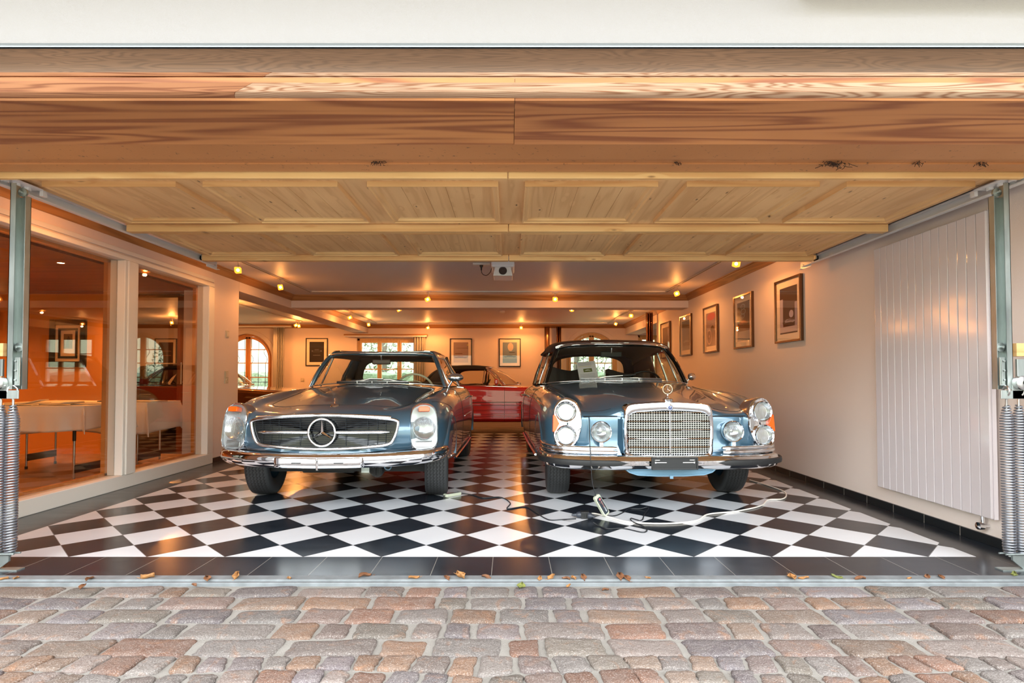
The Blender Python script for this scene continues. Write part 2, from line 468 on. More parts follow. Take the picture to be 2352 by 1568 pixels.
wallbox('ceiling', (-12.4, 2.9, CZ), (5.2, 14.2, CZ + 0.15), M_ceil)
wallbox('ceiling_side_room', (-9.0, 2.9, 2.145), (-3.76, 7.5, 2.18), M_room_ceiling)
wallbox('wall_side_room', (-12.2, 7.5, 0), (-5.42, 7.6, 2.145), M_orange_wall)
wallbox('wall_side_room_front', (-9.2, 2.3, 0), (-3.9, 2.9, 2.145), M_orange_wall)
o = MB(); o.box((-12.2, 7.5, 2.145), (-3.9, 7.6, CZ)); o = o.build('wall_over_opening', M_wall); o['kind'] = 'structure'

# front wall of the house with the opening below it
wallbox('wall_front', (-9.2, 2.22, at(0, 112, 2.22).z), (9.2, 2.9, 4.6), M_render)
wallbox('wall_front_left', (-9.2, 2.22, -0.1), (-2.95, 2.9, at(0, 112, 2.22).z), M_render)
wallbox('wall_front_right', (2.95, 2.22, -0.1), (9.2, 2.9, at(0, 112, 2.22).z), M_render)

# unseen overhang added above the picture to shade the front wall and cobbles
ev = MB(); ev.box((-9.2, .85, 3.05), (9.2, 2.22, 3.20)); ev.build('shade_overhang', M_render)['kind'] = 'structure'

# timber fascia and soffit of the lintel (profile in Y, z)
def zz(py, Y): return at(1171, py, Y).z
def extrude_x(name, prof, x0, x1, mat, kind='structure', shear=0.0, smooth=30, parent=None):
    mb = MB(); zs = [p[1] for p in prof]; z0, z1 = min(zs), max(zs)
    A = [(x0 + (shear * (p[1] - z0) / (z1 - z0) if x0 > -3 else 0), p[0], p[1]) for p in prof]
    B = [(x1 + (shear * (p[1] - z0) / (z1 - z0) if x1 < 3 else 0), p[0], p[1]) for p in prof]
    n = len(prof)
    mb.add(A + B, [list(range(n)), list(range(n, 2 * n))[::-1]] + [(i, i + n, (i + 1) % n + n, (i + 1) % n) for i in range(n)])
    o = mb.build(name, mat, parent, smooth=smooth)
    if kind: o['kind'] = kind
    return o
zt = zz(114, 2.14)
top_prof = [(2.24, zt + .006), (2.135, zt)] + [(2.135 + 0.045 * math.sin(t * PI / 2), zt + (zz(166, 2.18) - zt) * t) for t in [i / 8 for i in range(1, 9)]] + [(2.24, zz(166, 2.18))]
extrude_x('trim_2', top_prof, -6, 6, M_fascia_top)
z1, z2, z3, z4 = zz(166, 2.178), zz(174, 2.165), zz(177, 2.17), zz(211, 2.125)
low_prof = [(2.24, z1), (2.178, z1), (2.165, z2), (2.172, z3 + .002), (2.166, z3 - .003), (2.150, (z3 * .6 + z4 * .4)), (2.128, z4 + .006), (2.124, z4), (2.135, zz(219, 2.135)), (2.145, zz(225, 2.15)), (2.24, zz(225, 2.15))]
extrude_x('trim_3', low_prof, -6, -1.07, M_fascia_a, shear=0.13)
extrude_x('trim_4', low_prof, -1.068, 6, M_fascia_b, shear=0.13)
zb = zz(225, 2.15); zc_ = zz(326, 2.55)
sof = [(2.15, zb + .001), (2.155, zb - .008), (2.25, zb - .002 + (zc_ - zb) * .2), (2.52, zc_ - .002), (2.548, zc_ - .012), (2.55, zc_ + .10), (2.15, zb + .08)]
extrude_x('trim_5', sof, -6, 0.018, M_soffit_a)
extrude_x('trim_6', sof, 0.020, 6, M_soffit_b)
extrude_x('trim_7', [(2.215, at(0, 109, 2.215).z + .012), (2.125, zt + .0015), (2.125, zt + .007), (2.215, at(0, 109, 2.215).z + .018)], -6, 6, M_flashing)
# wavy lower edge of the render where it meets the flashing is left to the bump; painted steel head of the door frame
M_steelpaint = NT('brown_painted_steel')
_v = M_steelpaint.coord('Object', (1, 1, 1))
_d = M_steelpaint.noise(_v, 34, 5, 0.7)
_b = M_steelpaint.ramp(M_steelpaint.noise(_v, 1.2, 2), [(0.3, rgb(176, 116, 68)), (0.7, rgb(192, 130, 80))])
M_steelpaint.set(base=M_steelpaint.mix(M_steelpaint.math('MULTIPLY', M_steelpaint.math('SUBTRACT', _d, 0.61, clamp=True), 9, clamp=True), _b, rgb(84, 58, 38)), rough=0.5)
M_steelpaint = M_steelpaint.mat
zf = zz(331, 2.56)
extrude_x('trim_8', [(2.56, zf), (2.73, zf - .004), (2.735, zf + .006), (2.80, zf + .008), (2.80, zf - .001), (2.885, zf - .006), (2.885, zf + .12), (2.56, zf + .12)], -6, 6, M_steelpaint, smooth=None)
# box the lintel void
wallbox('wall_lintel_core', (-6, 2.26, zf + 0.121), (6, 2.9, CZ + 0.3), M_wall)

# unseen ledge added above the picture to cast soft shade on the render
ledge = MB(); ledge.box((1.16, 2.02, 2.535), (3.4, 2.22, 2.60))
ledge.build('added_shade_ledge', simple('sandstone', rgb(206, 190, 160), 0.8, var=.1), bevel=0.006)['kind'] = 'structure'

# ------------------------------------------------------------------ skirtings and crown mouldings
for nm, a, b in [('baseboard_right', (2.885, 2.95, 0), (2.9, 11.0, 0.058)), ('baseboard_left', (-3.55, 6.67, 0), (-3.535, 7.3, 0.058)), ('baseboard_pier', (-3.9, 7.3, 0), (-3.55, 7.315, 0.058))]:
    wallbox(nm, a, b, M_skirting, 0.002)
jt = MB()
for k in range(26):
    y = 2.98 + k * S
    jt.box((2.8842, y, 0.0), (2.886, y + 0.004, 0.0575))
jt.build('baseboard_right_joints', simple('grout', rgb(120, 112, 104), 0.8))['kind'] = 'structure'
CR = [(0, 0), (0, -.088), (-.012, -.088), (-.018, -.074), (-.030, -.060), (-.034, -.046), (-.052, -.030), (-.058, -.014), (-.074, -.012), (-.076, 0)]
def crown(name, path):
    o = MB().sweep([Vector((x, y, CZ)) for x, y in path], CR).build(name, M_wood_crown, smooth=35); o['kind'] = 'structure'; return o
crown('trim_9', [(2.9, 2.95), (2.9, 9.05)])
crown('trim_10', [(-3.55, 9.05), (-3.55, 2.95)])
def crown_x(name, path):
    o = MB().sweep([Vector((x, y, CZ)) for x, y in path], CR).build(name, M_wood_crownx, smooth=35); o['kind'] = 'structure'; return o
crown_x('trim_11', [(2.9, 9.05), (-3.55, 9.05)])
crown('trim_12', [(2.9, 9.37), (2.9, 14.0)]); crown_x('trim_13', [(2.9, 14.0), (-3.55, 14.0)]); crown('trim_14', [(-3.55, 14.0), (-3.55, 9.37)])
crown_x('trim_15', [(-3.9, 14.0), (-12.2, 14.0)])
crown_x('trim_16', [(5.0, 14.0), (3.25, 14.0)])

# ------------------------------------------------------------------ back wall with its windows
bw = MB(); bw.box((-12.4, 14.0, 0), (5.2, 14.32, CZ)); bw = bw.build('wall_back', M_wall); bw['kind'] = 'structure'
def arch_poly(cx, r, zs, zb, n=24):
    return [(cx - r, zb), (cx + r, zb)] + [(cx + r * math.cos(PI * i / n), zs + r * math.sin(PI * i / n)) for i in range(n + 1)]
def cutter(poly, y0, y1):
    M = Matrix(((1, 0, 0, 0), (0, 0, -1, y1), (0, 1, 0, 0), (0, 0, 0, 1)))
    return MB().prism(poly, y1 - y0, M).build('c', M_wall)
ARCH = [(-6.60, 0.63, 1.50, 0.62), (2.06, 0.64, 1.53, 0.62)]
RECT = [(-3.84, -2.22, 0.80, 2.02), (3.22, 4.6, 0.80, 2.10)]
cs = []
for cx, r, zs, z0 in ARCH: cs.append(cutter(arch_poly(cx, r, zs, z0), 13.9, 14.5))
for x0, x1, z0, z1_ in RECT: cs.append(cutter([(x0, z0), (x1, z0), (x1, z1_), (x0, z1_)], 13.9, 14.5))
cut(bw, cs)
# splayed plaster ring round each arch, standing a little proud
for k, (cx, r, zs, z0) in enumerate(ARCH):
    mb = MB(); P = []
    path = [(cx - 1, 0)]
    for i in range(33):
        a = PI * i / 32
        P.append([Vector((cx + rr * math.cos(a), y, zs + rr * math.sin(a))) for rr, y in ((r, 14.10), (r + .005, 13.985), (r + .10, 13.985), (r + .11, 14.0))])
    P = [[Vector((q.x, q.y, z0)) for q in P[0]]] + P + [[Vector((q.x, q.y, z0)) for q in P[-1]]]
    mb.grid(P); mb.build('trim_%d' % (17 + k), M_wall, smooth=35)['kind'] = 'structure'

def arch_window(name, cx, r, zs, z0, mat):
    w = thing(name, (cx, 14.12, 0), None, None, kind='structure'); rr = r
    y0, y1 = -0.035, 0.035
    def band(mb, ra, rb, ya, yb, base):
        rows = []
        pts = [(1, 0, base)] + [(math.cos(PI * i / 40), math.sin(PI * i / 40), None) for i in range(41)] + [(-1, 0, base)]
        for c, s_, b in pts:
            f = lambda q: (q * c, (zs + q * s_) if b is None else b)
            rows.append([Vector((f(ra)[0], ya, f(ra)[1])), Vector((f(rb)[0], ya, f(rb)[1])), Vector((f(rb)[0], yb, f(rb)[1])), Vector((f(ra)[0], yb, f(ra)[1]))])
        mb.grid(rows, cv=True)
    mb = MB(); band(mb, r - .055, r, y0, y1, z0); mb.box((-r, y0, z0), (r, y1, z0 + .05)); mb.build('frame', mat, w, smooth=35)
    mb = MB(); band(mb, r - .12, r - .058, y0 - .02, y1 - .02, z0 + .05); mb.box((-r + .06, y0 - .02, z0 + .05), (r - .06, y1 - .02, z0 + .12))
    mb.box((-.062, y0 - .02, z0 + .05), (-.003, y1 - .02, zs + r - .075)); mb.box((.003, y0 - .02, z0 + .05), (.062, y1 - .02, zs + r - .075))
    mb.build('sash', mat, w, smooth=35, bevel=0.004)
    mb = MB()
    for z in (z0 + .42, z0 + .78, z0 + 0.12 + 1.0):
        h = math.sqrt(max(0.01, (r - .12) ** 2 - max(0, z - zs) ** 2))
        mb.box((-h, y0, z - .011), (h, y1 - .02, z + .011))
    mb.build('glazing_bar', mat, w)
    g = MB(); g.prism([(x, z) for x, z in arch_poly(0, r - .115, zs, z0 + .08, 24)], 0.004, Matrix(((1, 0, 0, 0), (0, 0, -1, 0.002), (0, 1, 0, 0), (0, 0, 0, 1)))); g.build('pane', M_window_glass, w)
    h = MB(); h.tube([(0.0, -.06, z0 + .40), (0.0, -.095, z0 + .40), (0.012, -.10, z0 + .37), (0.025, -.10, z0 + .30)], .009, 8); h.box((-.014, -.066, z0 + .36), (.014, -.055, z0 + .44)); h.build('handle', M_satin, w, smooth=40)
    return w
def iron_grille(cx, r, zs, z0, label):
    w = thing('window_grille', (cx, 14.27, z0), label, 'window grille', 'wrought iron grilles outside the arched windows')
    mb = MB()
    n = 7
    for i in range(n):
        x = -r + .1 + (2 * r - .2) * i / (n - 1)
        top = zs - z0 + math.sqrt(max(0.02, r * r - x * x)) - .02
        if i % 2 == 0: mb.tube([(x, 0, 0.02), (x, 0, top)], .007, 6)
        else:
            zc = .98; pts = [(x, 0, .02), (x, 0, zc - .22)] + [(x + .045 * math.sin(t * 2 * PI), 0, zc - .2 + .4 * t) for t in [k / 14 for k in range(15)]] + [(x, 0, zc + .22), (x, 0, top)]
            mb.tube(pts, .007, 6)
    mb.tube([(-r - .01, 0, .3), (r + .01, 0, .3)], .009, 6); mb.tube([(-r - .01, 0, .06), (r + .01, 0, .06)], .009, 6)
    mb.build('bars', M_black, w, smooth=50)
    br_ = simple('brass', rgb(190, 150, 70), .3, .9)
    for i in range(1, n, 2):
        x = -r + .1 + (2 * r - .2) * i / (n - 1)
        for z in (.76, 1.2): MB().ball((x, 0, z), .013, 8, 6).build('collar', br_, w, smooth=60)
arch_window('window_2', *ARCH[0], M_window_wood)
arch_window('window_3', *ARCH[1], M_window_wood_pale)
iron_grille(*ARCH[0], 'black wrought iron grille with wavy bars outside the orange arched window')
iron_grille(*ARCH[1], 'black wrought iron grille with wavy bars outside the pale arched window on the right')
def casement(name, x0, x1, z0, z1, n, mat, rows=3):
    w = thing(name, ((x0 + x1) / 2, 14.10, 0), None, None, kind='structure'); hw = (x1 - x0) / 2
    fr = MB(); fr.box((-hw, -.04, z0), (-hw + .06, .04, z1)); fr.box((hw - .06, -.04, z0), (hw, .04, z1)); fr.box((-hw, -.04, z1 - .06), (hw, .04, z1)); fr.box((-hw, -.04, z0), (hw, .04, z0 + .06))
    fr.build('frame', mat, w, bevel=0.004)
    cw = (2 * hw - .12) / n
    for k in range(n):
        a = -hw + .06 + k * cw; b = a + cw; t = .052
        s = MB(); s.box((a + .003, -.055, z0 + .06), (a + t, .01, z1 - .06)); s.box((b - t, -.055, z0 + .06), (b - .003, .01, z1 - .06))
        s.box((a + t, -.055, z1 - .06 - t), (b - t, .01, z1 - .06)); s.box((a + t, -.055, z0 + .06), (b - t, .01, z0 + .06 + t))
        s = s.build('sash', mat, w, bevel=0.004)
        q = MB()
        for i in range(1, rows):
            z = z0 + .11 + (z1 - z0 - .22) * i / rows; q.box((a + t, -.04, z - .011), (b - t, -.01, z + .011))
        q.build('glazing_bar', mat, s)
        g = MB(); g.box((a + t - .005, -.022, z0 + .1), (b - t + .005, -.018, z1 - .1)); g.build('pane', M_window_glass, s)
    h = MB(); h.tube([(cw / 2, -.055, (z0 + z1) / 2), (cw / 2, -.095, (z0 + z1) / 2), (cw / 2, -.10, (z0 + z1) / 2 - .09)], .009, 8); h.build('handle', M_satin, w, smooth=40)
    return w
casement('window_4', *[RECT[0][0], RECT[0][1], RECT[0][2], RECT[0][3]], 3, M_window_wood_pale)
casement('window_5', *[RECT[1][0], RECT[1][1], RECT[1][2], RECT[1][3]], 3, M_window_wood_pale)
sl = MB(); sl.box((-3.92, 13.93, 0.765), (-2.14, 14.1, 0.80)); sl.build('window_sill', M_whitewood, bevel=0.004)['kind'] = 'structure'
# curtain rails
def rail(label, x0, x1, y, z, d=0.10):
    t = thing('curtain_rail', (x0, y, z), label, 'curtain rail')
    MB().box((0, -d / 2, .012), (x1 - x0, d / 2, .05)).build('board', M_wood_crownx, t, bevel=.003)
    MB().box((0.01, -d / 2 + .01, -.02), (x1 - x0 - .01, d / 2 - .01, .012)).build('track', M_whitemetal, t, bevel=.002)
rail('wooden curtain rail with white track above the three-light window', -4.12, -2.05, 13.88, 2.065)
rail('white curtain rail under the ceiling above the orange arched window', -8.2, -5.42, 13.86, 2.30)
M_curtain = NT('shiny_silver_curtain'); M_curtain.set(base=rgb(206, 200, 192), rough=0.34, metal=0.55); M_curtain = M_curtain.mat
M_curtain_dk = NT('shiny_bronze_curtain'); M_curtain_dk.set(base=rgb(140, 98, 70), rough=0.22, metal=0.85); M_curtain_dk = M_curtain_dk.mat
def curtain(label, x0, x1, y, z0, z1, folds, amp, mat, flat=0.0, along='x'):
    mb = MB(); n = folds * 12; rows = []
    for i in range(n + 1):
        u = i / n; w_ = max(0.0, (u - flat) / (1 - flat + 1e-6)) if flat > 0 else u
        a = amp * (1 if u > flat else 0.25)
        d = a * math.sin(w_ * folds * 2 * PI)
        p = (x0 + (x1 - x0) * u, y + d) if along == 'x' else (x0 + d, y + (x1 - x0) * u)
        rows.append([Vector((p[0] + (0.006 * math.sin(z * 3 + u * 9)), p[1], z0 + (z1 - z0) * z)) for z in [k / 10 for k in range(11)]])
    mb.grid(rows)
    o = mb.build('curtain', mat, smooth=60); sol = o.modifiers.new('s', 'SOLIDIFY'); sol.thickness = 0.003
    return tag(o, label, 'curtain')
curtain('silvery satin curtain hanging folded beside the orange arched window', -5.88, -5.60, 13.86, 0.05, 2.29, 4, 0.03, M_curtain, 0.35)
curtain('grey satin curtain gathered at the right of the three-light window', -2.40, -2.10, 13.88, 0.1, 2.05, 5, 0.03, M_curtain)
curtain('bronze satin curtain gathered left of the pale arched window', 1.16, 1.28, 13.86, 0.05, 2.30, 3, 0.03, M_curtain_dk)
curtain('plain bronze panel curtain on the back wall beside the dark gathered one', 0.86, 0.99, 13.86, 0.05, 2.30, 1, 0.015, M_curtain_dk)
curtain('shiny bronze curtain hanging at the far end of the right wall', 2.66, 2.80, 10.9, 0.05, 2.30, 4, 0.03, M_curtain_dk)

# ------------------------------------------------------------------ glazed partition on the left
w1 = thing('window_1', (-3.6, 2.9, 0), None, None, kind='structure')
fr = MB(); XA, XB = -0.07, 0.075
fr.box((XA, 0, 0), (XB, 3.755, .122)); fr.box((XA, 0, 2.092), (XB, 3.755, 2.134))
fr.box((XA, 2.20, .122), (XB, 2.385, 2.092)); fr.box((XA, 3.63, .122), (XB, 3.755, 2.092))
fr.box((XA - .02, 2.235, .122), (XB + .012, 2.35, 2.092))
fr.build('frame', M_whitewood, w1, bevel=0.006)
fi = MB()
for y0, y1 in ((0.0, 2.2), (2.385, 3.63)):
    fi.box((XA - .03, y0, .122), (XA + .01, y0 + .035, 2.092)); fi.box((XA - .03, y1 - .035, .122), (XA + .01, y1, 2.092)); fi.box((XA - .03, y0, .122), (XA + .01, y1, .15)); fi.box((XA - .03, y0, 2.06), (XA + .01, y1, 2.092))
fi.build('inner_frame', M_window_wood, w1, bevel=0.003)
for y0, y1 in ((0.0, 2.2), (2.385, 3.63)):
    MB().box((-0.004, y0, .115), (0.004, y1, 2.10)).build('pane', M_room_glass, w1)
lb = MB(); lb.box((-3.55, 2.95, 2.15), (-3.535, 6.66, 2.19)); lb.build('trim_19', M_whitewood, bevel=.003)['kind'] = 'structure'
# wooden reveal at the top of the side room
wallbox('trim_20', (-3.9, 2.95, 2.06), (-3.78, 6.66, 2.145), M_room_ceiling)

# door set between the side room and the gallery
d1 = thing('door_2', (-5.42, 7.55, 0), None, None, kind='structure')
fr = MB(); fr.box((0, -.06, 0), (.035, .06, 2.145)); fr.box((0.035, -.06, 2.11), (.98, .06, 2.145))
fr.build('frame', M_black, d1)
lf = MB(); lf.box((.955, -.06, 0), (1.10, .0, 2.11)); lf.box((1.10, -.05, 0), (1.24, -.01, 2.11)); lf.build('door_stile', M_dark_wood, d1, bevel=.004)
MB().box((1.24, -.05, 0), (1.50, -.01, 2.11)).build('door_panel', M_dark_wood, d1)
hd = MB(); hd.tube([(1.03, -.09, .93), (1.03, -.09, 1.22)], .012, 10); hd.box((1.02, -.09, .95), (1.04, -.05, .965)); hd.box((1.02, -.09, 1.19), (1.04, -.05, 1.205)); hd.build('handle', M_satin, d1, smooth=40)

# ================================================================== cobbles in front of the threshold
M_stone = NT('porphyry_setts')
_at = M_stone.node('ShaderNodeVertexColor'); _at.layer_name = 'Col'
_c = M_stone.coord()
_n1 = M_stone.noise(_c, 14, 5, 0.7); _n2 = M_stone.noise(_c, 210, 3, 0.7); _n3 = M_stone.noise(_c, 40, 4, 0.6, 0.5)
_k = M_stone.mix(M_stone.math('MULTIPLY', M_stone.math('SUBTRACT', _n1, 0.42, clamp=True), 1.5), _at.outputs['Color'], rgb(118, 110, 104))
_n4 = M_stone.noise(_c, 9, 4, 0.6, 1.5); _k = M_stone.mix(M_stone.math('MULTIPLY', M_stone.math('SUBTRACT', _n4, 0.55, clamp=True), 3.0, clamp=True), _k, rgb(136, 92, 60))
_k = M_stone.mix(M_stone.math('MULTIPLY', M_stone.math('SUBTRACT', _n2, 0.54, clamp=True), 4.5, clamp=True), _k, rgb(168, 162, 157))
_k = M_stone.mix(M_stone.math('MULTIPLY', M_stone.math('SUBTRACT', 0.46, _n2, clamp=True), 4.5, clamp=True), _k, rgb(64, 56, 54))
M_stone.set(base=_k, rough=0.75)
M_stone.bump(M_stone.math('ADD', M_stone.math('MULTIPLY', _n3, 1.0), M_stone.math('MULTIPLY', _n2, .35)), 0.9, 0.009); M_stone = M_stone.mat
M_mortar = NT('sand_joint')
_c = M_mortar.coord(); _n = M_mortar.noise(_c, 180, 4, 0.7); _nb = M_mortar.noise(_c, 6, 3)
M_mortar.set(base=M_mortar.mix(M_mortar.math('MULTIPLY', M_mortar.math('SUBTRACT', _n, 0.55, clamp=True), 3, clamp=True), M_mortar.ramp(_nb, [(0.3, rgb(124, 119, 112)), (0.7, rgb(140, 135, 128))]), rgb(120, 110, 102)), rough=0.95)
M_mortar.bump(_n, 0.7, 0.006); M_mortar = M_mortar.mat
rs = random.Random(21)
STONES = [(176, 150, 138), (158, 140, 142), (186, 142, 110), (170, 158, 150), (150, 138, 132), (196, 134, 90), (162, 146, 128), (148, 132, 140), (182, 160, 150), (164, 126, 112), (176, 166, 160), (160, 148, 156), (190, 152, 124), (156, 142, 124), (178, 108, 74), (150, 122, 118)]
cv = []; cf = []; cc = []
def sett(corners, dome=0.005, inset=0.010, wob=0.007):
    """one stone from four corner points: wobbly rounded outline, domed top"""
    C = sum((Vector(c) for c in corners), Vector((0, 0))) / 4
    q = [Vector(c) for c in corners]; out = []; ph = rs.uniform(0, 6)
    for i in range(4):                                   # each corner rounded by three points, each side sampled
        P0, P1, P2 = q[(i - 1) % 4], q[i], q[(i + 1) % 4]; rr = rs.uniform(.010, .024)
        a_ = P1 + (P0 - P1).normalized() * rr; b_ = P1 + (P2 - P1).normalized() * rr
        out += [a_, P1.lerp((a_ + b_) / 2, .55), b_]
        c_ = P2 + (P1 - P2).normalized() * rr
        for t_ in (.25, .5, .75): out.append(b_.lerp(c_, t_))
    n = len(out)
    for k in range(n):
        d = out[k] - C; out[k] = C + d * (1 - (inset + wob * rs.uniform(-.6, .6)) / max(d.length, .01))
    h0 = rs.uniform(-.003, .003); base = len(cv); tx, ty = rs.uniform(-.04, .04), rs.uniform(-.04, .04)
    col = STONES[rs.randrange(len(STONES))]; f = rs.uniform(.53, .67); col = tuple(lin(min(255, (c * .62 + m_ * .38) * f)) for c, m_ in zip(col, (160, 146, 138))) + (1,)
    for sc, z in ((1.02, -.03), (1.0, -.004), (.965, 0.0), (.88, dome * .7), (.5, dome)):
        for p in out:
            v = C + (p - C) * sc; cv.append((v.x, v.y, -0.014 + z + h0 + (v.x - C.x) * tx + (v.y - C.y) * ty)); cc.append(col)
    cv.append((C.x, C.y, -0.014 + dome * 1.05 + h0)); cc.append(col); top = len(cv) - 1
    for r_ in range(4):
        for k in range(n):
            a = base + r_ * n + k; b = base + r_ * n + (k + 1) % n; cf.append((a, b, b + n, a + n))
    for k in range(n): cf.append((base + 4 * n + k, base + 4 * n + (k + 1) % n, top))
yrow = 2.752
for rwidth in (.128, .135, .14, .142, .142):
    x = -3.6 + rs.uniform(0, .2)
    while x < 3.7:
        w_ = rs.choice([.13, .18, .2, .23, .26, .3, .34]) * rs.uniform(.92, 1.1); j = lambda: rs.uniform(-.008, .008)
        sett([(x + j(), yrow - rwidth + j()), (x + w_ + j(), yrow - rwidth + j()), (x + w_ + j(), yrow + j()), (x + j(), yrow + j())])
        x += w_ + .004
    yrow -= rwidth
# small setts laid in fans
Y0 = yrow + .01; rh = .098
def fan(x, k): return Y0 - k * rh + 0.075 * (abs(math.cos((x - 0.55) * PI / 1.25)) - 1.0) * min(1, k / 1.6)
for k in range(0, 15):
    x = -2.9 + rs.uniform(0, .06)
    while x < 2.9:
        w_ = rs.uniform(.085, .135); j = lambda: rs.uniform(-.009, .009)
        xa, xb = x, x + w_; sh = -.02 * math.sin((x - .55) * PI / .625)
        sett([(xa + sh + j(), fan(xa, k + 1) + j()), (xb + sh + j(), fan(xb, k + 1) + j()), (xb + j(), fan(xb, k) + j()), (xa + j(), fan(xa, k) + j())], inset=.007, wob=.007)
        x += w_
me = bpy.data.meshes.new('cobblestone_paving'); me.from_pydata(cv, [], cf); me.materials.append(M_stone)
ca = me.color_attributes.new('Col', 'FLOAT_COLOR', 'POINT')
ca.data.foreach_set('color', [c for col in cc for c in col])
me.polygons.foreach_set('use_smooth', [True] * len(me.polygons)); me.update()
co = bpy.data.objects.new('cobblestone_paving', me); COL.objects.link(co); co['kind'] = 'structure'
gr = MB(); N_ = 60
gr.grid([[Vector((-9 + 18 * i / 60, -10 + 12.78 * (j / 30) ** .5, -0.021)) for j in range(31)] for i in range(61)])
gr.build('driveway', M_mortar)['kind'] = 'structure'
gy = MB(); gy.box((-40, 14.4, -.3), (40, 70, -.25)); gy.build('garden_ground', simple('lawn', rgb(120, 130, 90), .9, var=.3))['kind'] = 'structure'

# dry leaves blown against the threshold
M_leafs = [simple('dry_leaf_brown', rgb(108, 68, 40), .7, var=.3, vscale=40), simple('dry_leaf_ochre', rgb(150, 104, 58), .7, var=.3, vscale=40), simple('dry_leaf_green', rgb(104, 108, 52), .7, var=.3, vscale=40)]
def leaf(px, py, size, mi, label, group='dry leaves along the threshold', curl=.5):
    p = onz(px, py, 0.0); mb = MB(); P = []
    for i in range(9):
        u = i / 8; w_ = .5 * size * math.sin(PI * min(1, u * 1.02)) ** .7 * (.75 + .25 * math.cos(u * 9)); row = []
        for j in range(7):
            v = j / 3 - 1; z = abs(v) ** 1.6 * size * curl * .5 + size * .12 * math.sin(u * 5 + mi) + rs.uniform(0, .05) * size
            row.append(Vector(((u - .5) * size * 1.5, v * w_, z)))
        P.append(row)
    zm = min(q.z for r_ in P for q in r_)
    for r_ in P:
        for q in r_: q.z -= zm
    mb.grid(P); mb.tube([P[8][3], P[8][3] + Vector((size * .4, rs.uniform(-.2, .2) * size, size * .1))], size * .02, 4)
    o = mb.build('dry_leaf', M_leafs[mi], smooth=70, recalc=False); sol = o.modifiers.new('s', 'SOLIDIFY'); sol.thickness = .0008
    o.location = (p.x, p.y, 0.001 if p.y > 2.79 else -.008); o.rotation_euler = (rs.uniform(-.1, .1), rs.uniform(-.1, .1), rs.uniform(0, 6))
    return tag(o, label, 'leaf', group)
LG = 'small curled brown leaf in the loose row of dead leaves along the threshold'
leaf(338, 1330, .045, 1, 'broad ochre leaf on the threshold, the left one of the two clear of the rest', curl=.8)
leaf(543, 1328, .04, 1, 'folded ochre leaf on the threshold below the left car', curl=.9)
leaf(205, 1333, .038, 0, 'brown leaf standing up at the left end of the threshold')
leaf(190, 1346, .034, 0, 'grey-brown leaf lying on the first row of cobbles at far left')
leaf(1058, 1328, .05, 1, 'large pale curled leaf on the threshold in the middle of the doorway', curl=.9)
leaf(1196, 1346, .05, 2, 'long greenish-yellow leaf on the first cobbles just right of the middle', curl=.3)
leaf(1922, 1328, .035, 2, 'green leaf lying on the threshold under the radiator side')
leaf(2330, 1322, .035, 2, 'greenish leaf on the threshold by the right spring foot')
for px, py, s_, where in [(8, 1332, .034, 'at the left picture edge'), (36, 1330, .03, 'just right of the left spring foot'), (476, 1332, .04, 'left of the folded ochre one'), (664, 1330, .025, 'alone below the badge side of the left car'), (446, 1341, .023, 'lying on the first cobbles below the left headlamp'),
                   (838, 1326, .05, 'large one below the middle of the left bumper'), (951, 1330, .038, 'below the right front tyre of the left car'), (1026, 1330, .032, 'touching the large pale curled leaf on its left'), (1117, 1328, .034, 'right of the large pale curled leaf'), (1240, 1331, .028, 'below the left tyre of the right car'),
                   (1266, 1329, .038, 'ochre one below the left headlamps of the right car'), (1300, 1331, .03, 'first of a close trio below the hanging charger'), (1318, 1330, .032, 'middle of a close trio below the hanging charger'), (1340, 1329, .036, 'last of a close trio below the hanging charger'),
                   (1424, 1328, .048, 'broad curled one below the chrome grille'), (1440, 1332, .04, 'leaning on the broad curled one'), (1488, 1329, .023, 'below the number plate holder'), (1306, 1343, .023, 'fallen on the cobbles under the close trio'), (1391, 1352, .025, 'lowest one, down on the second row of cobbles'),
                   (1820, 1330, .05, 'large twisted one left of the green leaf'), (1846, 1331, .034, 'beside the large twisted one'), (1976, 1332, .038, 'right of the green leaf'), (2089, 1330, .02, 'tiny one below the right wall skirting'), (2130, 1327, .03, 'left one of a pair near the right end'), (2162, 1328, .03, 'right one of a pair near the right end')]:
    leaf(px, py, s_, rs.choice([0, 0, 1]), 'dry brown leaf on the threshold, ' + where)

# ================================================================== the raised garage door
GX0, GX1, GY0, GY1, GZ = -2.735, 2.70, 2.905, 5.0, 2.105
gd = thing('door_1', ((GX0 + GX1) / 2, (GY0 + GY1) / 2, GZ), None, None, kind='structure')
ox, oy = (GX0 + GX1) / 2, (GY0 + GY1) / 2
def L(x, y, z): return (x - ox, y - oy, z - GZ)
lf = MB(); lf.box(L(GX0, GY0, GZ), L(GX1, GY1, GZ + .045)); lf.build('door_leaf', M_pine, gd)
for y0, y1, zb_ in ((2.905, 2.935, 2.052), (3.955, 4.02, 2.05), (4.93, 4.995, 2.05)):
    mb = MB()
    mb.box(L(GX0, y0, zb_), L(-.012, y1, GZ - .0005)); mb.box(L(-.008, y0, zb_), L(GX1, y1, GZ - .0005)); mb.build('cross_rail', M_pinex, gd, bevel=.006, seg=3)
MOLD = [(0, 0), (0, -.030), (.006, -.030), (.012, -.022), (.030, -.020), (.042, -.008), (.052, -.006), (.055, 0)]
cols = [(-2.62, -1.87), (-1.72, -.965), (-.80, -.065), (.085, .83), (.99, 1.735), (1.885, 2.605)]
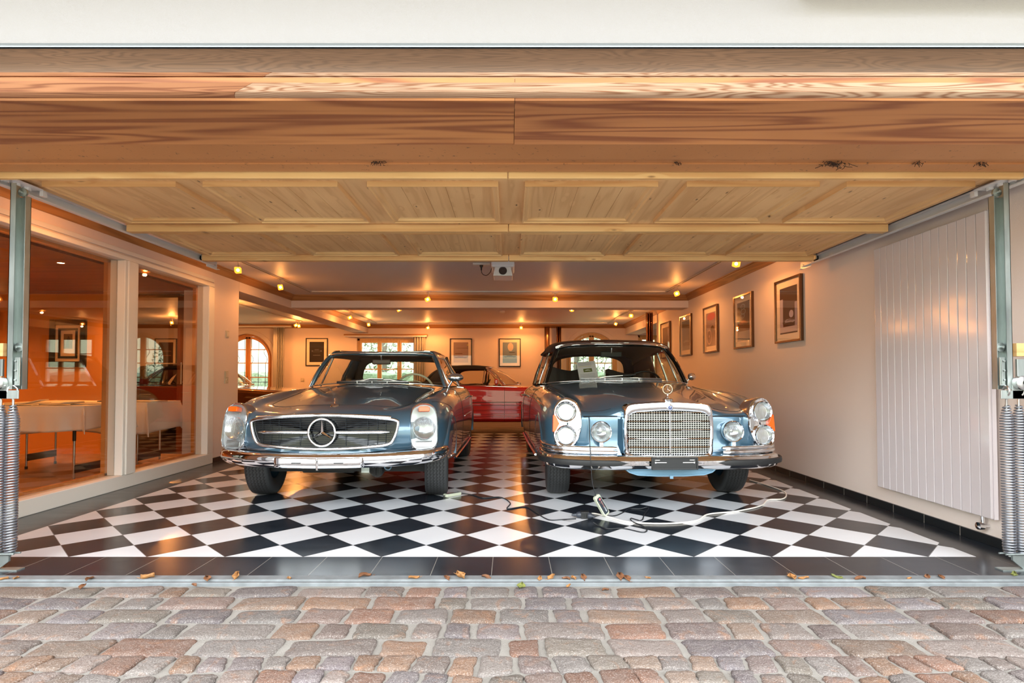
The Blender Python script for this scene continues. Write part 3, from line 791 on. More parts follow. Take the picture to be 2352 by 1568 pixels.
for (ya, yb) in ((3.10, 3.84), (4.13, 4.86)):
    for (xa, xb) in cols:
        pn = MB(); nb = 5
        for i in range(nb):
            a = xa + .05 + (xb - xa - .1) * i / nb; b = xa + .05 + (xb - xa - .1) * (i + 1) / nb
            pn.box(L(a + .0008, ya + .05, GZ - .005), L(b - .0008, yb - .05, GZ - .0004))
        p_ = pn.build('panel', M_pine, gd, bevel=.0012, seg=1)
        for (A, B, mt) in (((xa, ya), (xb, ya), M_pinex), ((xb, ya), (xb, yb), M_pine), ((xb, yb), (xa, yb), M_pinex), ((xa, yb), (xa, ya), M_pine)):
            A = Vector((*A, 0)); B = Vector((*B, 0)); t = (B - A).normalized(); inn = Vector((-t.y, t.x, 0)); rows = [[], []]
            for s_, z in MOLD:
                rows[0].append(Vector(L(*(A + inn * s_ + t * s_).xy, GZ + z))); rows[1].append(Vector(L(*(B + inn * s_ - t * s_).xy, GZ + z)))
            mm = MB(); mm.grid(rows); mm.f.append(list(range(8))); mm.m.append(0); mm.f.append(list(range(8, 16))[::-1]); mm.m.append(0)
            mm.build('molding', mt, p_, smooth=30)

# ================================================================== door tracks, posts, springs
def side_gear(sg):
    side = 'left' if sg < 0 else 'right'
    X = -2.63 if sg < 0 else 2.70
    # horizontal rail under the ceiling
    t = thing('overhead_track', ((-2.785 if sg < 0 else 2.772), 2.95, 2.085), 'white steel running track of the raised door on the %s side' % side, 'door track')
    ch = MB(); s1 = sg
    y1 = 2.28
    ch.box((-.003, 0, -.028), (.003, y1, .032)); ch.box((0, 0, -.032), (-s1 * .034, y1, -.027)); ch.box((0, 0, .028), (-s1 * .034, y1, .033)); ch.box((-s1 * .030, 0, .014), (-s1 * .034, y1, .033))
    ch.build('rail', M_whitemetal, t)
    br = MB(); br.box((-.006, 2.16, -.05), (-.001, 2.34, .045)); br.box((-s1 * .03, 2.30, -.05), (-.001, 2.335, -.046)); br.cyl((-.02 * s1, 2.28, -.02), (.012 * s1, 2.28, -.02), .009, 10)
    br.build('end_bracket', M_whitemetal, t)
    ro = MB(); ro.cyl((-s1 * .003, 2.06, 0.002), (-s1 * .028, 2.06, 0.002), .026, 20); ro.cyl((-s1 * .0, 2.06, 0.002), (-s1 * .05, 2.06, 0.002), .008, 10); ro.build('roller', M_black, t, smooth=40)
    hg = MB(); hg.box((-s1 * .045, 2.0, -.016), (-s1 * .035, 2.1, .035)); hg.box((-s1 * .078, 2.0, .028), (-s1 * .035, 2.1, .034)); hg.build('hinge_plate', M_steel, t)
    c2 = MB(); c2.box((-s1 * .10, 0.03, -.002), (s1 * .02, .24, .004))
    for q in (0.05, .12, .19): c2.lathe([(.012, 0), (.018, .001), (.018, .02), (.012, .021)], 12, T(-s1 * .05, q, -.018))
    c2.box((-s1 * .09, .25, -.03), (-s1 * .07, .28, .004)); c2.build('hinge', M_whitemetal, t, smooth=30)
    # vertical post
    zt_, zb_ = 2.045, .945
    p = thing('spring_post', (sg * 2.632, 2.985, zb_), 'galvanised channel post with rollers beside the %s edge of the doorway' % side, 'post')
    H = zt_ - zb_
    c = MB(); o_, i_ = (-1, 1) if sg < 0 else (1, -1)
    c.box((o_ * .031, -.03, 0), (o_ * .001, -.027, H)); c.box((o_ * .031, -.03, 0), (o_ * .028, .03, H)); c.box((o_ * .031, .027, 0), (i_ * .031, .03, H - .06))
    c.box((i_ * .028, -.006, 0), (i_ * .031, .03, H - .06)); c.box((i_ * .010, .014, 0), (i_ * .013, .03, H - .06)); c.build('channel', M_steel, p)
    for z in (H - .04, .225):
        r2 = MB(); r2.lathe([(.004, -.006), (.012, -.006), (.013, -.003), (.019, -.003), (.020, -.006), (.024, -.006), (.024, .006), (.004, .006)], 22, T(i_ * .006, .006, z) @ RX(PI / 2)); r2.cyl((i_ * .006, -.018, z), (i_ * .006, .03, z), .007, 10); r2.build('roller', M_steel, p, smooth=35)
    b = MB(); b.box((i_ * .002, -.02, .02), (i_ * .030, -.014, .17)); b.box((i_ * .02, -.026, .03), (i_ * .026, -.012, .16))
    for z in (.05, .1, .15): b.cyl((i_ * .013, -.03, z), (i_ * .013, -.014, z), .006, 6)
    b.build('bracket', M_steel, p, bevel=.001)
    arm = MB(); arm.box((o_ * .02, -.036, -.05), (o_ * .16, -.030, .03)); arm.box((o_ * .05, -.034, .03), (o_ * .16, -.02, .16)); arm.box((o_ * .16, -.036, -.05), (i_ * .04, -.030, -.005)); arm.build('spring_yoke', M_steel, p, bevel=.002)
    dr = MB(); dr.lathe([(.01, -.02), (.033, -.02), (.037, -.014), (.037, .014), (.030, .02), (.012, .022)], 24, T(o_ * .055, -.05, .035) @ RX(PI / 2)); dr.build('bearing', M_satin, p, smooth=35)
    wb = MB(); wb.box((o_ * .062, -.02, .175), (o_ * .20, .02, .245)); wb.build('wood_block', M_pinex, p, bevel=.002)
    # foot plate
    f = thing('spring_anchor', (sg * 2.655, 2.955, 0), 'rusty steel foot bracket anchoring the %s springs' % side, 'bracket')
    fm = MB(); fm.prism([(-.075, .075), (.03, .075), (.03, .045), (-.03, .0), (-.075, .0)] if sg < 0 else [(.075, .0), (.075, .075), (-.02, .075), (-.02, .05), (.04, .0)], .012, Matrix(((1, 0, 0, 0), (0, 0, -1, .006), (0, 1, 0, 0), (0, 0, 0, 1))))
    fm.box((-.09, -.025, .0), (.09, .025, .006)); fm.build('plate', M_steel, f)
    fb = MB(); fb.tube([(-.07, -.02, .085), (.07, -.02, .088)], .005, 8); fb.tube([(-.07, .02, .08), (.07, .02, .083)], .005, 8); fb.build('rod', M_steel, f, smooth=40)
# one spring: cone ends, hooks
def spring_mesh():
    t = thing('tension_spring', (0, 0, 0), '', 'spring', 'door balance springs')
    mb = MB(); H = .775; turns = 54; N = turns * 14; pts = []
    for i in range(N + 1):
        u = i / N; z = u * H
        r_ = .0265 * min(1, .45 + .55 * min(1, (1 - u) * 11), .75 + .25 * min(1, u * 30))
        pts.append((r_ * math.cos(2 * PI * turns * u), r_ * math.sin(2 * PI * turns * u), z))
    mb.tube(pts, .0047, 6); mb.build('coil', M_spring, t, smooth=60)
    hk = MB(); hk.tube([(.0, .0, H - .03), (.0, 0, H + .03), (-.006, 0, H + .045), (-.022, 0, H + .065), (-.026, 0, H + .08), (-.018, .004, H + .10), (-.0, .004, H + .105), (.014, .004, H + .09), (.016, .004, H + .07)], .0058, 8); hk.build('hook', M_satin, t, smooth=60)
    bt = MB(); bt.tube([(0, 0, .03), (0, 0, -.02)], .006, 8); bt.build('tail', M_steel, t, smooth=60)
    return t
M_spring = simple('grey_spring_steel', rgb(140, 142, 150), 0.35, 0.75, var=.15, vscale=30)
side_gear(-1); side_gear(1)
sp0 = spring_mesh()
SPR = [(-2.632, 2.965, 'inner one of the left springs, the one fully in the picture'), (-2.697, 2.965, 'outer left spring, cut by the picture edge'),
       (2.632, 2.965, 'innermost of the right springs, nearest the radiator'), (2.697, 2.965, 'middle one of the right springs'), (2.762, 2.965, 'outermost right spring at the picture edge')]
for i, (x, y, lb_) in enumerate(SPR):
    s_ = sp0 if i == 0 else copy_tree(sp0)
    s_.location = (x, y, .085); s_.rotation_euler = (0, 0, i * .7 if i > 1 else i * .5 + .5)
    s_['label'] = 'grey steel coil spring, ' + lb_

# ================================================================== ceiling spot tracks and lamps
M_lampglass = NT('amber_cube_glass'); _e = M_lampglass.node('ShaderNodeEmission'); _e.inputs['Color'].default_value = (1, .22, .02, 1); _e.inputs['Strength'].default_value = 2.2
_t = M_lampglass.node('ShaderNodeBsdfTransparent'); _t.inputs['Color'].default_value = (1, .75, .4, 1); _x = M_lampglass.node('ShaderNodeMixShader'); _x.inputs[0].default_value = .45
M_lampglass.link(_t.outputs[0], _x.inputs[1]); M_lampglass.link(_e.outputs[0], _x.inputs[2]); M_lampglass.link(_x.outputs[0], M_lampglass.n['Material Output'].inputs['Surface']); M_lampglass = M_lampglass.mat
M_bulb = NT('glowing_bulb'); M_bulb.set(base=(1, .8, .4, 1), emis=(1, .62, .22, 1), estr=40.0); M_bulb = M_bulb.mat
M_track = simple('track_aluminium', rgb(205, 200, 196), 0.35, 0.5)
def track(pts, label):
    t = thing('lighting_track', (pts[0][0], pts[0][1], CZ), label, 'lighting track')
    mb = MB(); mg = MB()
    for (a, b) in zip(pts, pts[1:]):
        (x0, y0), (x1, y1) = a, b
        w_ = .017
        mb.box((min(x0, x1) - w_ - pts[0][0], min(y0, y1) - w_ - pts[0][1], -.019), (max(x0, x1) + w_ - pts[0][0], max(y0, y1) + w_ - pts[0][1], -.0005))
        if x0 == x1: mg.box((x0 - .005 - pts[0][0], min(y0, y1) + .03 - pts[0][1], -.0205), (x0 + .005 - pts[0][0], max(y0, y1) - .03 - pts[0][1], -.0188))
        else: mg.box((min(x0, x1) + .03 - pts[0][0], y0 - .005 - pts[0][1], -.0205), (max(x0, x1) - .03 - pts[0][0], y0 + .005 - pts[0][1], -.0188))
    mb.build('rail', M_track, t); mg.build('slot', M_black, t)
track([(-3.08, 3.9), (-3.08, 8.62), (2.42, 8.62), (2.42, 5.15)], 'U-shaped aluminium lighting track on the front ceiling')
track([(-3.2, 10.0), (-3.2, 13.45), (2.36, 13.45), (2.36, 10.0)], 'U-shaped aluminium lighting track on the rear ceiling')
track([(-4.9, 9.2), (-4.9, 13.1)], 'straight lighting track on the ceiling left of the long beam')
def make_lamp(tx, ty):
    t = thing('track_spotlight', (0, 0, 0), '', 'spotlight', 'amber cube spotlights on the ceiling tracks')
    m1 = MB(); m1.box((-.05, -.012, -.034), (.05, .012, -.0205)); m1.build('adapter', M_satin, t, bevel=.003)
    m2 = MB(); m2.tube([(0, 0, -.034), (0, 0, -.085)], .0055, 8); m2.lathe([(.004, -.10), (.016, -.098), (.016, -.078), (.007, -.070)], 12); m2.build('stem', M_satin, t, smooth=40)
    m3 = MB(); m3.x = T(.0, -.012, -.130) @ RX(tx) @ RZ(ty)
    r_ = .032; m3.box((-r_, -r_, -r_), (r_, r_, r_)); m3.build('shade', M_lampglass, t, bevel=.010, seg=3)
    m4 = MB(); m4.x = m3.x; m4.ball((0, 0, 0), .017, 12, 8); m4.build('bulb', M_bulb, t, smooth=40)
    ld = bpy.data.lights.new('spot_glow', 'SPOT'); ld.spot_size = PI; ld.spot_blend = .35; ld.energy = LAMP; ld.color = (1, .39, .10); ld.shadow_soft_size = .016
    l2 = bpy.data.lights.new('side_glow', 'POINT'); l2.energy = LAMP * 0.42; l2.color = (1, .39, .10); l2.shadow_soft_size = .016
    o2 = bpy.data.objects.new('side_glow', l2); COL.objects.link(o2); o2.parent = t; o2.location = (0, -.02, -.185)
    lo = bpy.data.objects.new('spot_glow', ld); COL.objects.link(lo); lo.parent = t; lo.location = (0, -.02, -.185)
    return t
LAMPS = [  # px, py of the glass, which ceiling track, label
    (-3.08, at(547, 610, 1), 'f', 'leftmost glowing amber spotlight, just behind the raised door'),
    (-3.08, at(645, 655, 1), 'f', 'second amber spotlight on the left run of the front track'),
    (None, at(984, 688, 1), 'b', 'amber spotlight left of centre on the cross run of the front track'),
    (None, at(1275, 689, 1), 'b', 'amber spotlight right of centre on the cross run of the front track'),
    (2.42, at(1556, 677, 1), 'f', 'bright amber spotlight at the right corner of the front track'),
    (2.42, at(1690, 610, 1), 'f', 'nearest amber spotlight on the right run of the front track'),
    (-3.2, at(805, 727, 1), 'f', 'amber spotlight on the left run of the rear track, the nearer of two'),
    (-3.2, at(847, 747, 1), 'f', 'amber spotlight at the left corner of the rear track'),
    (None, at(984, 751, 1), 'r', 'glaring amber spotlight on the rear cross run, below the left-centre one'),
    (None, at(1197, 754, 1), 'r', 'small amber spotlight on the rear cross run above the right back-wall picture'),
    (2.36, at(1413, 747, 1), 'f', 'amber spotlight at the right corner of the rear track'),
    (2.36, at(1449, 727, 1), 'f', 'amber spotlight on the right run of the rear track'),
    ('m', at(918, 716, 1), 9.9, 'dim amber spotlight hanging just behind the cross beam, left of centre'),
    ('m', at(1313, 716, 1), 9.9, 'dim amber spotlight hanging just behind the cross beam, right of centre'),
    (-4.9, at(681, 742, 1), 'f', 'upper one of two amber spotlights left of the long beam'),
    (-4.9, at(687, 755, 1), 'f', 'lower one of two amber spotlights left of the long beam'),
    ('p', (-3.08, 4.15), 0, 'amber spotlight on the left run of the front track, hidden above the raised door'),
    ('p', (-4.9, 9.9), 0, 'amber spotlight of the gallery track, hidden behind the white pier'),
    ('p', (-6.9, 12.3), 0, 'amber spotlight on the gallery ceiling, hidden behind the dark door stile'),
    (-7.4, at(395, 757, 1), 'f', 'amber spotlight on the gallery ceiling, seen through the second pane of the partition'),
]
lamp0 = make_lamp(math.radians(28), math.radians(24))
for i, (X, d_, k, lb_) in enumerate(LAMPS):
    if X == 'p': X, y = d_; ux = 1
    else: ux = d_.x / d_.y; y = None
    if y is not None: pass
    elif isinstance(X, float): y = X / ux
    elif k == 'b': y = 8.62; X = ux * y
    elif k == 'r': y = 13.45; X = ux * y
    else: y = k; X = ux * y
    lm = lamp0 if i == 0 else copy_tree(lamp0)
    lm.location = (X, y, CZ); lm.rotation_euler = (0, 0, (i * 1.1) % 2.2 - 1.1 if i else .3)
    k_ = 2.0 if 6 <= i <= 11 else .55 if i == 0 else .8 if i == 1 else 3.6 if i in (17, 18, 19) else 2.2 if i in (14, 15) else 1.0
    if True:
        for ch in lm.children:
            if ch.type == 'LIGHT': ch.data = ch.data.copy(); ch.data.energy = (LAMP * .42 if ch.data.type == 'POINT' else LAMP) * k_
    lm['label'] = lb_

# smoke detector, socket and garage door opener
sd = MB(); p = onz(1154, 716, CZ - .02); sd.lathe([(.001, -.045), (.035, -.045), (.05, -.032), (.052, 0), (.001, 0)], 24); o = sd.build('smoke_detector', M_whitemetal, smooth=40); o.location = (p.x, p.y, CZ)
tag(o, 'small round white smoke detector on the rear ceiling', 'smoke detector')
go = thing('garage_door_opener', (-.075, 5.95, CZ), 'white ceiling-mounted garage door opener motor with oval lens', 'door opener')
m = MB(); m.box((-.125, .0, -.16), (.125, .42, -.02)); m.build('housing', M_whitemetal, go, bevel=.02, seg=4)
m = MB(); m.prism([(-.105, -.25), (.105, -.25), (.085, -.15), (-.085, -.15)], .30, Matrix(((1, 0, 0, 0), (0, 0, -1, .33), (0, 1, 0, 0), (0, 0, 0, 1)))); m.build('lamp_cover', simple('milky_plastic', rgb(222, 216, 208), .3), go, bevel=.008, seg=3)
m = MB(); m.lathe([(.001, .0), (.030, 0), (.034, .006), (.040, .008), (.044, .0)], 28, T(0, .022, -.198) @ RX(PI / 2)); m.build('lens', simple('smoked_lens', rgb(70, 58, 52), .2), go, smooth=40)
m = MB(); m.box((-.02, -1.1, -.075), (.02, .0, -.035)); m.build('rail', M_steel, go)
m = MB(); m.box((-.09, .05, -.02), (.09, .35, 0)); m.build('mount', M_whitemetal, go)
so = thing('ceiling_socket', (-.335, 6.55, CZ), 'beige double socket on the ceiling left of the door opener', 'socket')
m = MB(); m.box((-.10, -.045, -.022), (.10, .045, -.0005)); m.build('plate', M_whitewood, so, bevel=.006)
cb = thing('opener_cable', (-.335, 6.55, CZ - .022), 'short black cable plugged into the ceiling socket', 'cable')
m = MB(); m.lathe([(.001, 0), (.022, 0), (.020, -.012), (.010, -.03), (.008, -.06), (.004, -.06)], 14); m.build('plug', M_black, cb, smooth=40)
m = MB(); m.tube(crs([(0, 0, -.05), (.01, -.02, -.10), (.06, -.08, -.135), (.11, -.15, -.11), (.13, -.20, -.06), (.135, -.24, -.05)], 8), .004, 8); m.build('cord', M_black, cb, smooth=60)

# ================================================================== radiator on the right wall
M_rad = simple('radiator_enamel', rgb(208, 198, 200), 0.12, spec=.6)
ra = thing('panel_radiator', (2.9, 3.30, .172), 'tall white ribbed panel radiator on the right wall', 'radiator')
m = MB(); m.box((-.055, 0, 0), (-.030, 1.02, 1.835)); nr = 14; wd = 1.02 / nr
m.build('back_panel', M_rad, ra)
m = MB()
for i in range(nr):
    m.box((-.072, i * wd + .0022, .004), (-.055, (i + 1) * wd - .0022, 1.831))
m.build('front_fins', M_rad, ra, bevel=.004, seg=3)
m = MB(); m.tube([(-.04, .10, 0), (-.04, .10, -.06), (-.001, .10, -.06)], .010, 10); m.lathe([(.001, 0), (.022, 0), (.022, .03), (.001, .035)], 16, T(-.04, .10, -.06) @ RY(-PI / 2)); m.build('valve', M_chrome, ra, smooth=40)
m = MB(); m.box((-.03, .2, .3), (-.001, .25, .35)); m.box((-.03, .85, .3), (-.001, .9, .35)); m.box((-.03, .2, 1.5), (-.001, .25, 1.55)); m.box((-.03, .85, 1.5), (-.001, .9, 1.55)); m.build('wall_bracket', M_steel, ra)

# ================================================================== switches
def switch(loc, w_, h_, label, axis='x', two=False):
    t = thing('wall_switch', loc, label, 'switch')
    if axis == 'x': A = lambda d, a, b, c, e: ((0 + d[0], a, b), (d[1], c, e))
    m = MB(); m2 = MB()
    def bx(mb, d0, d1, a0, a1, z0, z1):
        if axis == 'x': mb.box((d0, a0, z0), (d1, a1, z1))
        else: mb.box((a0, -d1, z0), (a1, -d0, z1))
    bx(m, 0, .012, -w_ / 2, w_ / 2, -h_ / 2, h_ / 2); m.build('plate', simple('beige_switch', rgb(196, 182, 160), .4), t, bevel=.003)
    bx(m2, .012, .018, -w_ * .33, w_ * .33, (0.0 if two else -h_ * .33), h_ * .33 if not two else h_ * .42)
    if two: m2.lathe([(.001, 0), (.022, 0), (.020, .006), (.008, .004)], 16, T(.012, 0, -h_ * .24) @ RY(PI / 2))
    m2.build('rocker', simple('switch_rocker', rgb(212, 200, 182), .4), t, bevel=.002)
p = onx(521, 767, -3.55); switch((-3.55, p.y, p.z), .075, .085, 'small beige thermostat box high on the white pier')
p = onx(519, 866, -3.55); switch((-3.55, p.y, p.z), .08, .155, 'beige combined switch and socket plate on the white pier', two=True)
p = at(695, 872, 14.0); switch((p.x, 14.0, p.z), .085, .085, 'beige light switch on the back wall behind the left car', axis='y')

# ================================================================== framed pictures
M_mat = simple('cream_mount_board', rgb(232, 216, 196), .9)
M_bronze = simple('bronze_anodised_frame', rgb(120, 92, 70), .22, .9)
M_picglass = glass('picture_glass', (1, 1, 1, 1), 1.0, 1.45)
def pm(name, r, g, b): return simple('print_' + name, rgb(r, g, b), .7)
def silhouette(kind, s=1.0):
    if kind == 'car': return [(-1, 0), (-.98, .22), (-.6, .34), (-.38, .62), (.22, .66), (.5, .38), (.92, .30), (1, .05), (.85, -.02), (.62, -.18), (.42, -.02), (-.42, -.02), (-.62, -.18), (-.8, -.02)]
    if kind == 'front': return [(-1, -.1), (-1.02, .28), (-.78, .42), (-.5, .72), (.5, .72), (.78, .42), (1.02, .28), (1, -.1), (.75, -.3), (-.75, -.3)]
def picture(loc, w_, h_, wall, label, prn, framemat, art, depth=.03, mat_w=.26, group='framed car prints'):
    """wall 'b' faces -Y, wall 'r' faces -X; local: u across, v up, n out of the wall"""
    M = Matrix.Identity(4) if wall == 'b' else RZ(-PI / 2)
    t = thing('framed_picture', loc, label, 'picture', group); t.rotation_euler = (0, 0, 0 if wall == 'b' else -PI / 2)
    fw = .022; hw, hh = w_ / 2, h_ / 2
    m = MB(); m.box((-hw, -depth, -hh), (-hw + fw, 0, hh)); m.box((hw - fw, -depth, -hh), (hw, 0, hh)); m.box((-hw + fw, -depth, hh - fw), (hw - fw, 0, hh)); m.box((-hw + fw, -depth, -hh), (hw - fw, 0, -hh + fw))
    m.build('frame', framemat, t, bevel=.002)
    MB().box((-hw + fw, -depth * .45, -hh + fw), (hw - fw, -.004, hh - fw)).build('mount_board', M_mat, t)
    pw, ph = hw * (1 - mat_w) - fw, hh * (1 - mat_w * .8) - fw
    mats = [pm('bg%d' % id(t), *prn)]; pr = MB(); pr.box((-pw, -depth * .45 - .0012, -ph), (pw, -depth * .45, ph), 0)
    lay = .0014
    for shape, colr, cx, cz, sx, sz in art:
        mats.append(pm('ink', *colr)); k = len(mats) - 1; lay += .0003
        poly = silhouette(shape) if shape in ('car', 'front') else ([(-1, -1), (1, -1), (1, 1), (-1, 1)] if shape == 'rect' else [(math.cos(a), math.sin(a)) for a in [2 * PI * i / 20 for i in range(20)]])
        pts = [(max(-pw, min(pw, (cx + sx * x) * pw)), max(-ph, min(ph, (cz + sz * z) * ph))) for x, z in poly]
        if shape == 'ring':
            inner = [((cx + sx * .86 * x) * pw, (cz + sz * .86 * z) * ph) for x, z in poly]
            n = len(poly); pr.add([(x, -depth * .45 - lay, z) for x, z in pts] + [(x, -depth * .45 - lay, z) for x, z in inner], [(i, (i + 1) % n, (i + 1) % n + n, i + n) for i in range(n)], k)
        else: pr.add([(x, -depth * .45 - lay, z) for x, z in pts], [list(range(len(pts)))], k)
    pr.build('print', mats, t, recalc=False)
    MB().box((-hw + fw, -depth * .72, -hh + fw), (hw - fw, -depth * .72 + .002, hh - fw)).build('glass', M_picglass, t)
    return t
def rightpic(x0, x1, label, prn, art, i):
    # near and far edge in the photo
    y1 = onx(x0, 800, 2.87).y; y0 = onx(x1, 800, 2.9).y
    picture((2.9, (y0 + y1) / 2, 1.712), y1 - y0, .665, 'r', label, prn, M_bronze, art, depth=.034, group='framed car prints on the right wall')
rightpic(1780, 1847, 'bronze-framed print of a pale open-door sports car, nearest on the right wall', (58, 36, 36),
         [('rect', (170, 160, 178), -.80, -.1, .18, .62), ('rect', (150, 140, 160), .88, -.2, .14, .5), ('rect', (190, 176, 180), .0, -.82, 1, .12), ('ellipse', (168, 160, 176), .35, -.18, .25, .16), ('car', (150, 146, 160), .05, -.52, .72, .22), ('car', (104, 100, 112), .2, -.46, .4, .14), ('ellipse', (60, 40, 44), -.5, -.52, .16, .07)], 0)
rightpic(1685, 1733, 'bronze-framed print with pale blue swirl above a dark red car, second on the right wall', (60, 40, 44),
         [('ring', (140, 170, 190), -.05, .75, .35, .14), ('ring', (150, 180, 196), 0, .5, .4, .14), ('ring', (140, 168, 190), -.1, .28, .35, .12), ('rect', (120, 130, 140), 0, -.75, 1, .25), ('car', (110, 30, 24), 0, -.12, .8, .26), ('car', (150, 60, 40), .1, -.05, .4, .14), ('rect', (90, 140, 160), -.8, .0, .18, .06)], 1)
rightpic(1615, 1652, 'dark-framed print of a pink wall and red car steering wheel, third on the right wall', (140, 122, 130),
         [('ellipse', (176, 80, 84), .1, .75, .9, .22), ('rect', (70, 26, 24), .1, -.55, .9, .45), ('ellipse', (40, 24, 24), .4, -.0, .4, .2), ('ring', (190, 150, 130), -.3, -.45, .5, .45), ('ellipse', (190, 150, 130), -.3, -.4, .1, .08)], 2)
rightpic(1561, 1591, 'slim framed grey print of a car in mist, fourth on the right wall', (104, 96, 96),
         [('rect', (60, 48, 46), 0, .8, 1, .2), ('car', (140, 134, 134), .1, -.45, .8, .2), ('rect', (130, 122, 120), 0, -.85, 1, .15)], 3)
rightpic(1517, 1542, 'farthest framed print on the right wall, partly behind the convertible roof', (120, 104, 100),
         [('rect', (200, 196, 200), 0, -.7, .9, .12), ('car', (90, 80, 78), 0, -.3, .8, .2)], 4)
def backpic(x0, y0, x1, y1, label, prn, art):
    a = at(x0, y0, 13.97); b = at(x1, y1, 13.97)
    picture(((a.x + b.x) / 2, 14.0, (a.z + b.z) / 2), b.x - a.x, a.z - b.z, 'b', label, prn, M_black, art, group='black framed prints on the back wall')
backpic(702, 776, 752, 840, 'black-framed dark print of a car front with raised doors, left on the back wall', (20, 14, 16), [('front', (40, 36, 40), 0, .0, .75, .2), ('rect', (70, 66, 72), 0, .22, .3, .05), ('ellipse', (120, 118, 124), -.6, .1, .09, .04), ('ellipse', (120, 118, 124), .6, .1, .09, .04), ('rect', (130, 126, 130), 0, -.32, .5, .015)])
backpic(1033, 777, 1084, 841, 'black-framed print of a red car with raised doors before a grey hall', (150, 128, 124), [('rect', (196, 180, 176), 0, -.75, 1, .25), ('rect', (104, 80, 76), .2, .42, .8, .02), ('car', (150, 44, 30), 0, -.52, .9, .26), ('car', (70, 26, 22), 0, -.55, .9, .12), ('rect', (90, 40, 34), -.3, -.12, .5, .03), ('ellipse', (230, 225, 120), .92, .72, .09, .06)])
backpic(1146, 777, 1196, 842, 'black-framed print of a dark car on misty blue ground', (120, 138, 154), [('ellipse', (196, 180, 168), .1, .55, .4, .4), ('rect', (90, 112, 134), 0, -.8, 1, .2), ('car', (30, 32, 40), 0, -.42, .9, .24), ('rect', (50, 54, 62), .3, .02, .4, .03)])
backpic(355, 777, 405, 842, 'black-framed dark print of a car tail seen through the partition glass', (40, 28, 24), [('front', (66, 50, 46), 0, .05, .8, .2), ('rect', (170, 110, 90), 0, .15, .7, .02), ('rect', (170, 110, 90), 0, -.28, .7, .03)])
p = at(154, 788, 7.47)
t = thing('framed_picture', (p.x, 7.5, p.z), 'large double-framed picture with wide black border on the orange side-room wall', 'picture')
a = at(113, 733, 7.47); b = at(195, 842, 7.47); hw, hh = (b.x - a.x) / 2, (a.z - b.z) / 2
m = MB(); q = .075
m.box((-hw, -.03, -hh), (-hw + q, 0, hh)); m.box((hw - q, -.03, -hh), (hw, 0, hh)); m.box((-hw + q, -.03, hh - q), (hw - q, 0, hh)); m.box((-hw + q, -.03, -hh), (hw - q, 0, -hh + q)); m.build('frame', M_black, t, bevel=.003)
MB().box((-hw + q, -.012, -hh + q), (hw - q, -.002, hh - q)).build('mount_board', M_mat, t)
h2, v2 = hw - q - .04, hh - q - .04; m = MB(); q2 = .03
m.box((-h2, -.02, -v2), (-h2 + q2, -.012, v2)); m.box((h2 - q2, -.02, -v2), (h2, -.012, v2)); m.box((-h2, -.02, v2 - q2), (h2, -.012, v2)); m.box((-h2, -.02, -v2), (h2, -.012, -v2 + q2)); m.build('inner_frame', M_black, t)
m = MB(); m.box((-h2 * .45, -.015, -v2 * .35), (h2 * .45, -.0125, v2 * .62), 0); m.add([(x * h2, -.0162, z * v2) for x, z in [(-.2, -.25), (.1, -.28), (.12, .1), (.25, .3), (.05, .5), (-.1, .3), (-.2, .05)]], [list(range(7))], 1)
m.build('print', [pm('sepia', 120, 96, 66), pm('figure', 66, 50, 38)], t, recalc=False)

# dead twigs and leaf scraps caught under the door head
rt_ = random.Random(9)
def twigs(px, py, n, sz, label):
    p = at(px, py, 2.80); m = MB()
    for k in range(n):
        a = Vector((rt_.gauss(0, sz), rt_.uniform(-.02, .02), -abs(rt_.gauss(0, sz * .25)))); b = a + Vector((rt_.gauss(0, sz * .6), rt_.uniform(-.01, .01), rt_.uniform(-.018, .004)))
        m.tube([a, (a + b) / 2 + Vector((0, 0, rt_.uniform(-.006, .006))), b], .0014, 4)
    o = m.build('twig_debris', simple('dead_twigs', rgb(52, 36, 26), .9), smooth=60); o.location = (p.x, 2.79, zf + .004); return tag(o, label, 'debris', 'dead twigs caught under the door head')
twigs(1912, 358, 60, .030, 'largest tangle of dead twigs stuck under the brown steel door head, right of centre')
twigs(868, 366, 26, .018, 'small tangle of dead twigs under the door head left of centre')
twigs(2250, 350, 20, .014, 'little scrap of twigs under the door head at far right')
twigs(1555, 384, 12, .010, 'tiny scrap of twigs under the door head just right of the middle')
twigs(2106, 358, 18, .014, 'loose crumbs of twigs under the door head between the large tangle and the far right')

# ================================================================== cars
def paint(name, c, metal=.55, rough=.38):
    m = NT(name); v = m.coord()
    fl_ = m.noise(v, 900, 1)
    m.set(base=c, metal=metal, rough=rough, coat=1.0, coatr=0.03); m.b.inputs['Coat IOR'].default_value = 1.6
    return m.mat
M_blue = paint('blue_grey_metallic', rgb(74, 106, 128))
M_blue2 = paint('steel_blue_metallic', rgb(74, 110, 134))
M_red = paint('signal_red_paint', rgb(190, 6, 8), 0.1, .4)
M_copper = paint('dark_copper_metallic', rgb(112, 70, 36), .7, .35)
M_gap = simple('panel_gap', rgb(6, 7, 9), .7)
M_under = simple('underbody_black', rgb(26, 26, 27), .7)
M_rubber = simple('black_rubber', rgb(24, 24, 26), .55)
M_liner = simple('brown_headliner', rgb(96, 76, 62), .8)
M_leather = simple('dark_leather', rgb(58, 48, 44), .5)
M_leather_tan = simple('cognac_leather', rgb(112, 64, 40), .5)
M_ivory = simple('ivory_rim', rgb(206, 196, 170), .3)
M_carglass = glass('car_glass', (0.90, 0.93, 0.91, 1), 1.0, 1.5)
M_carglass_t = glass('tinted_car_glass', (0.78, 0.84, 0.80, 1), 1.0, 1.5)
M_softtop = simple('aubergine_soft_top', rgb(60, 38, 38), .85, bump=.2, bscale=500)
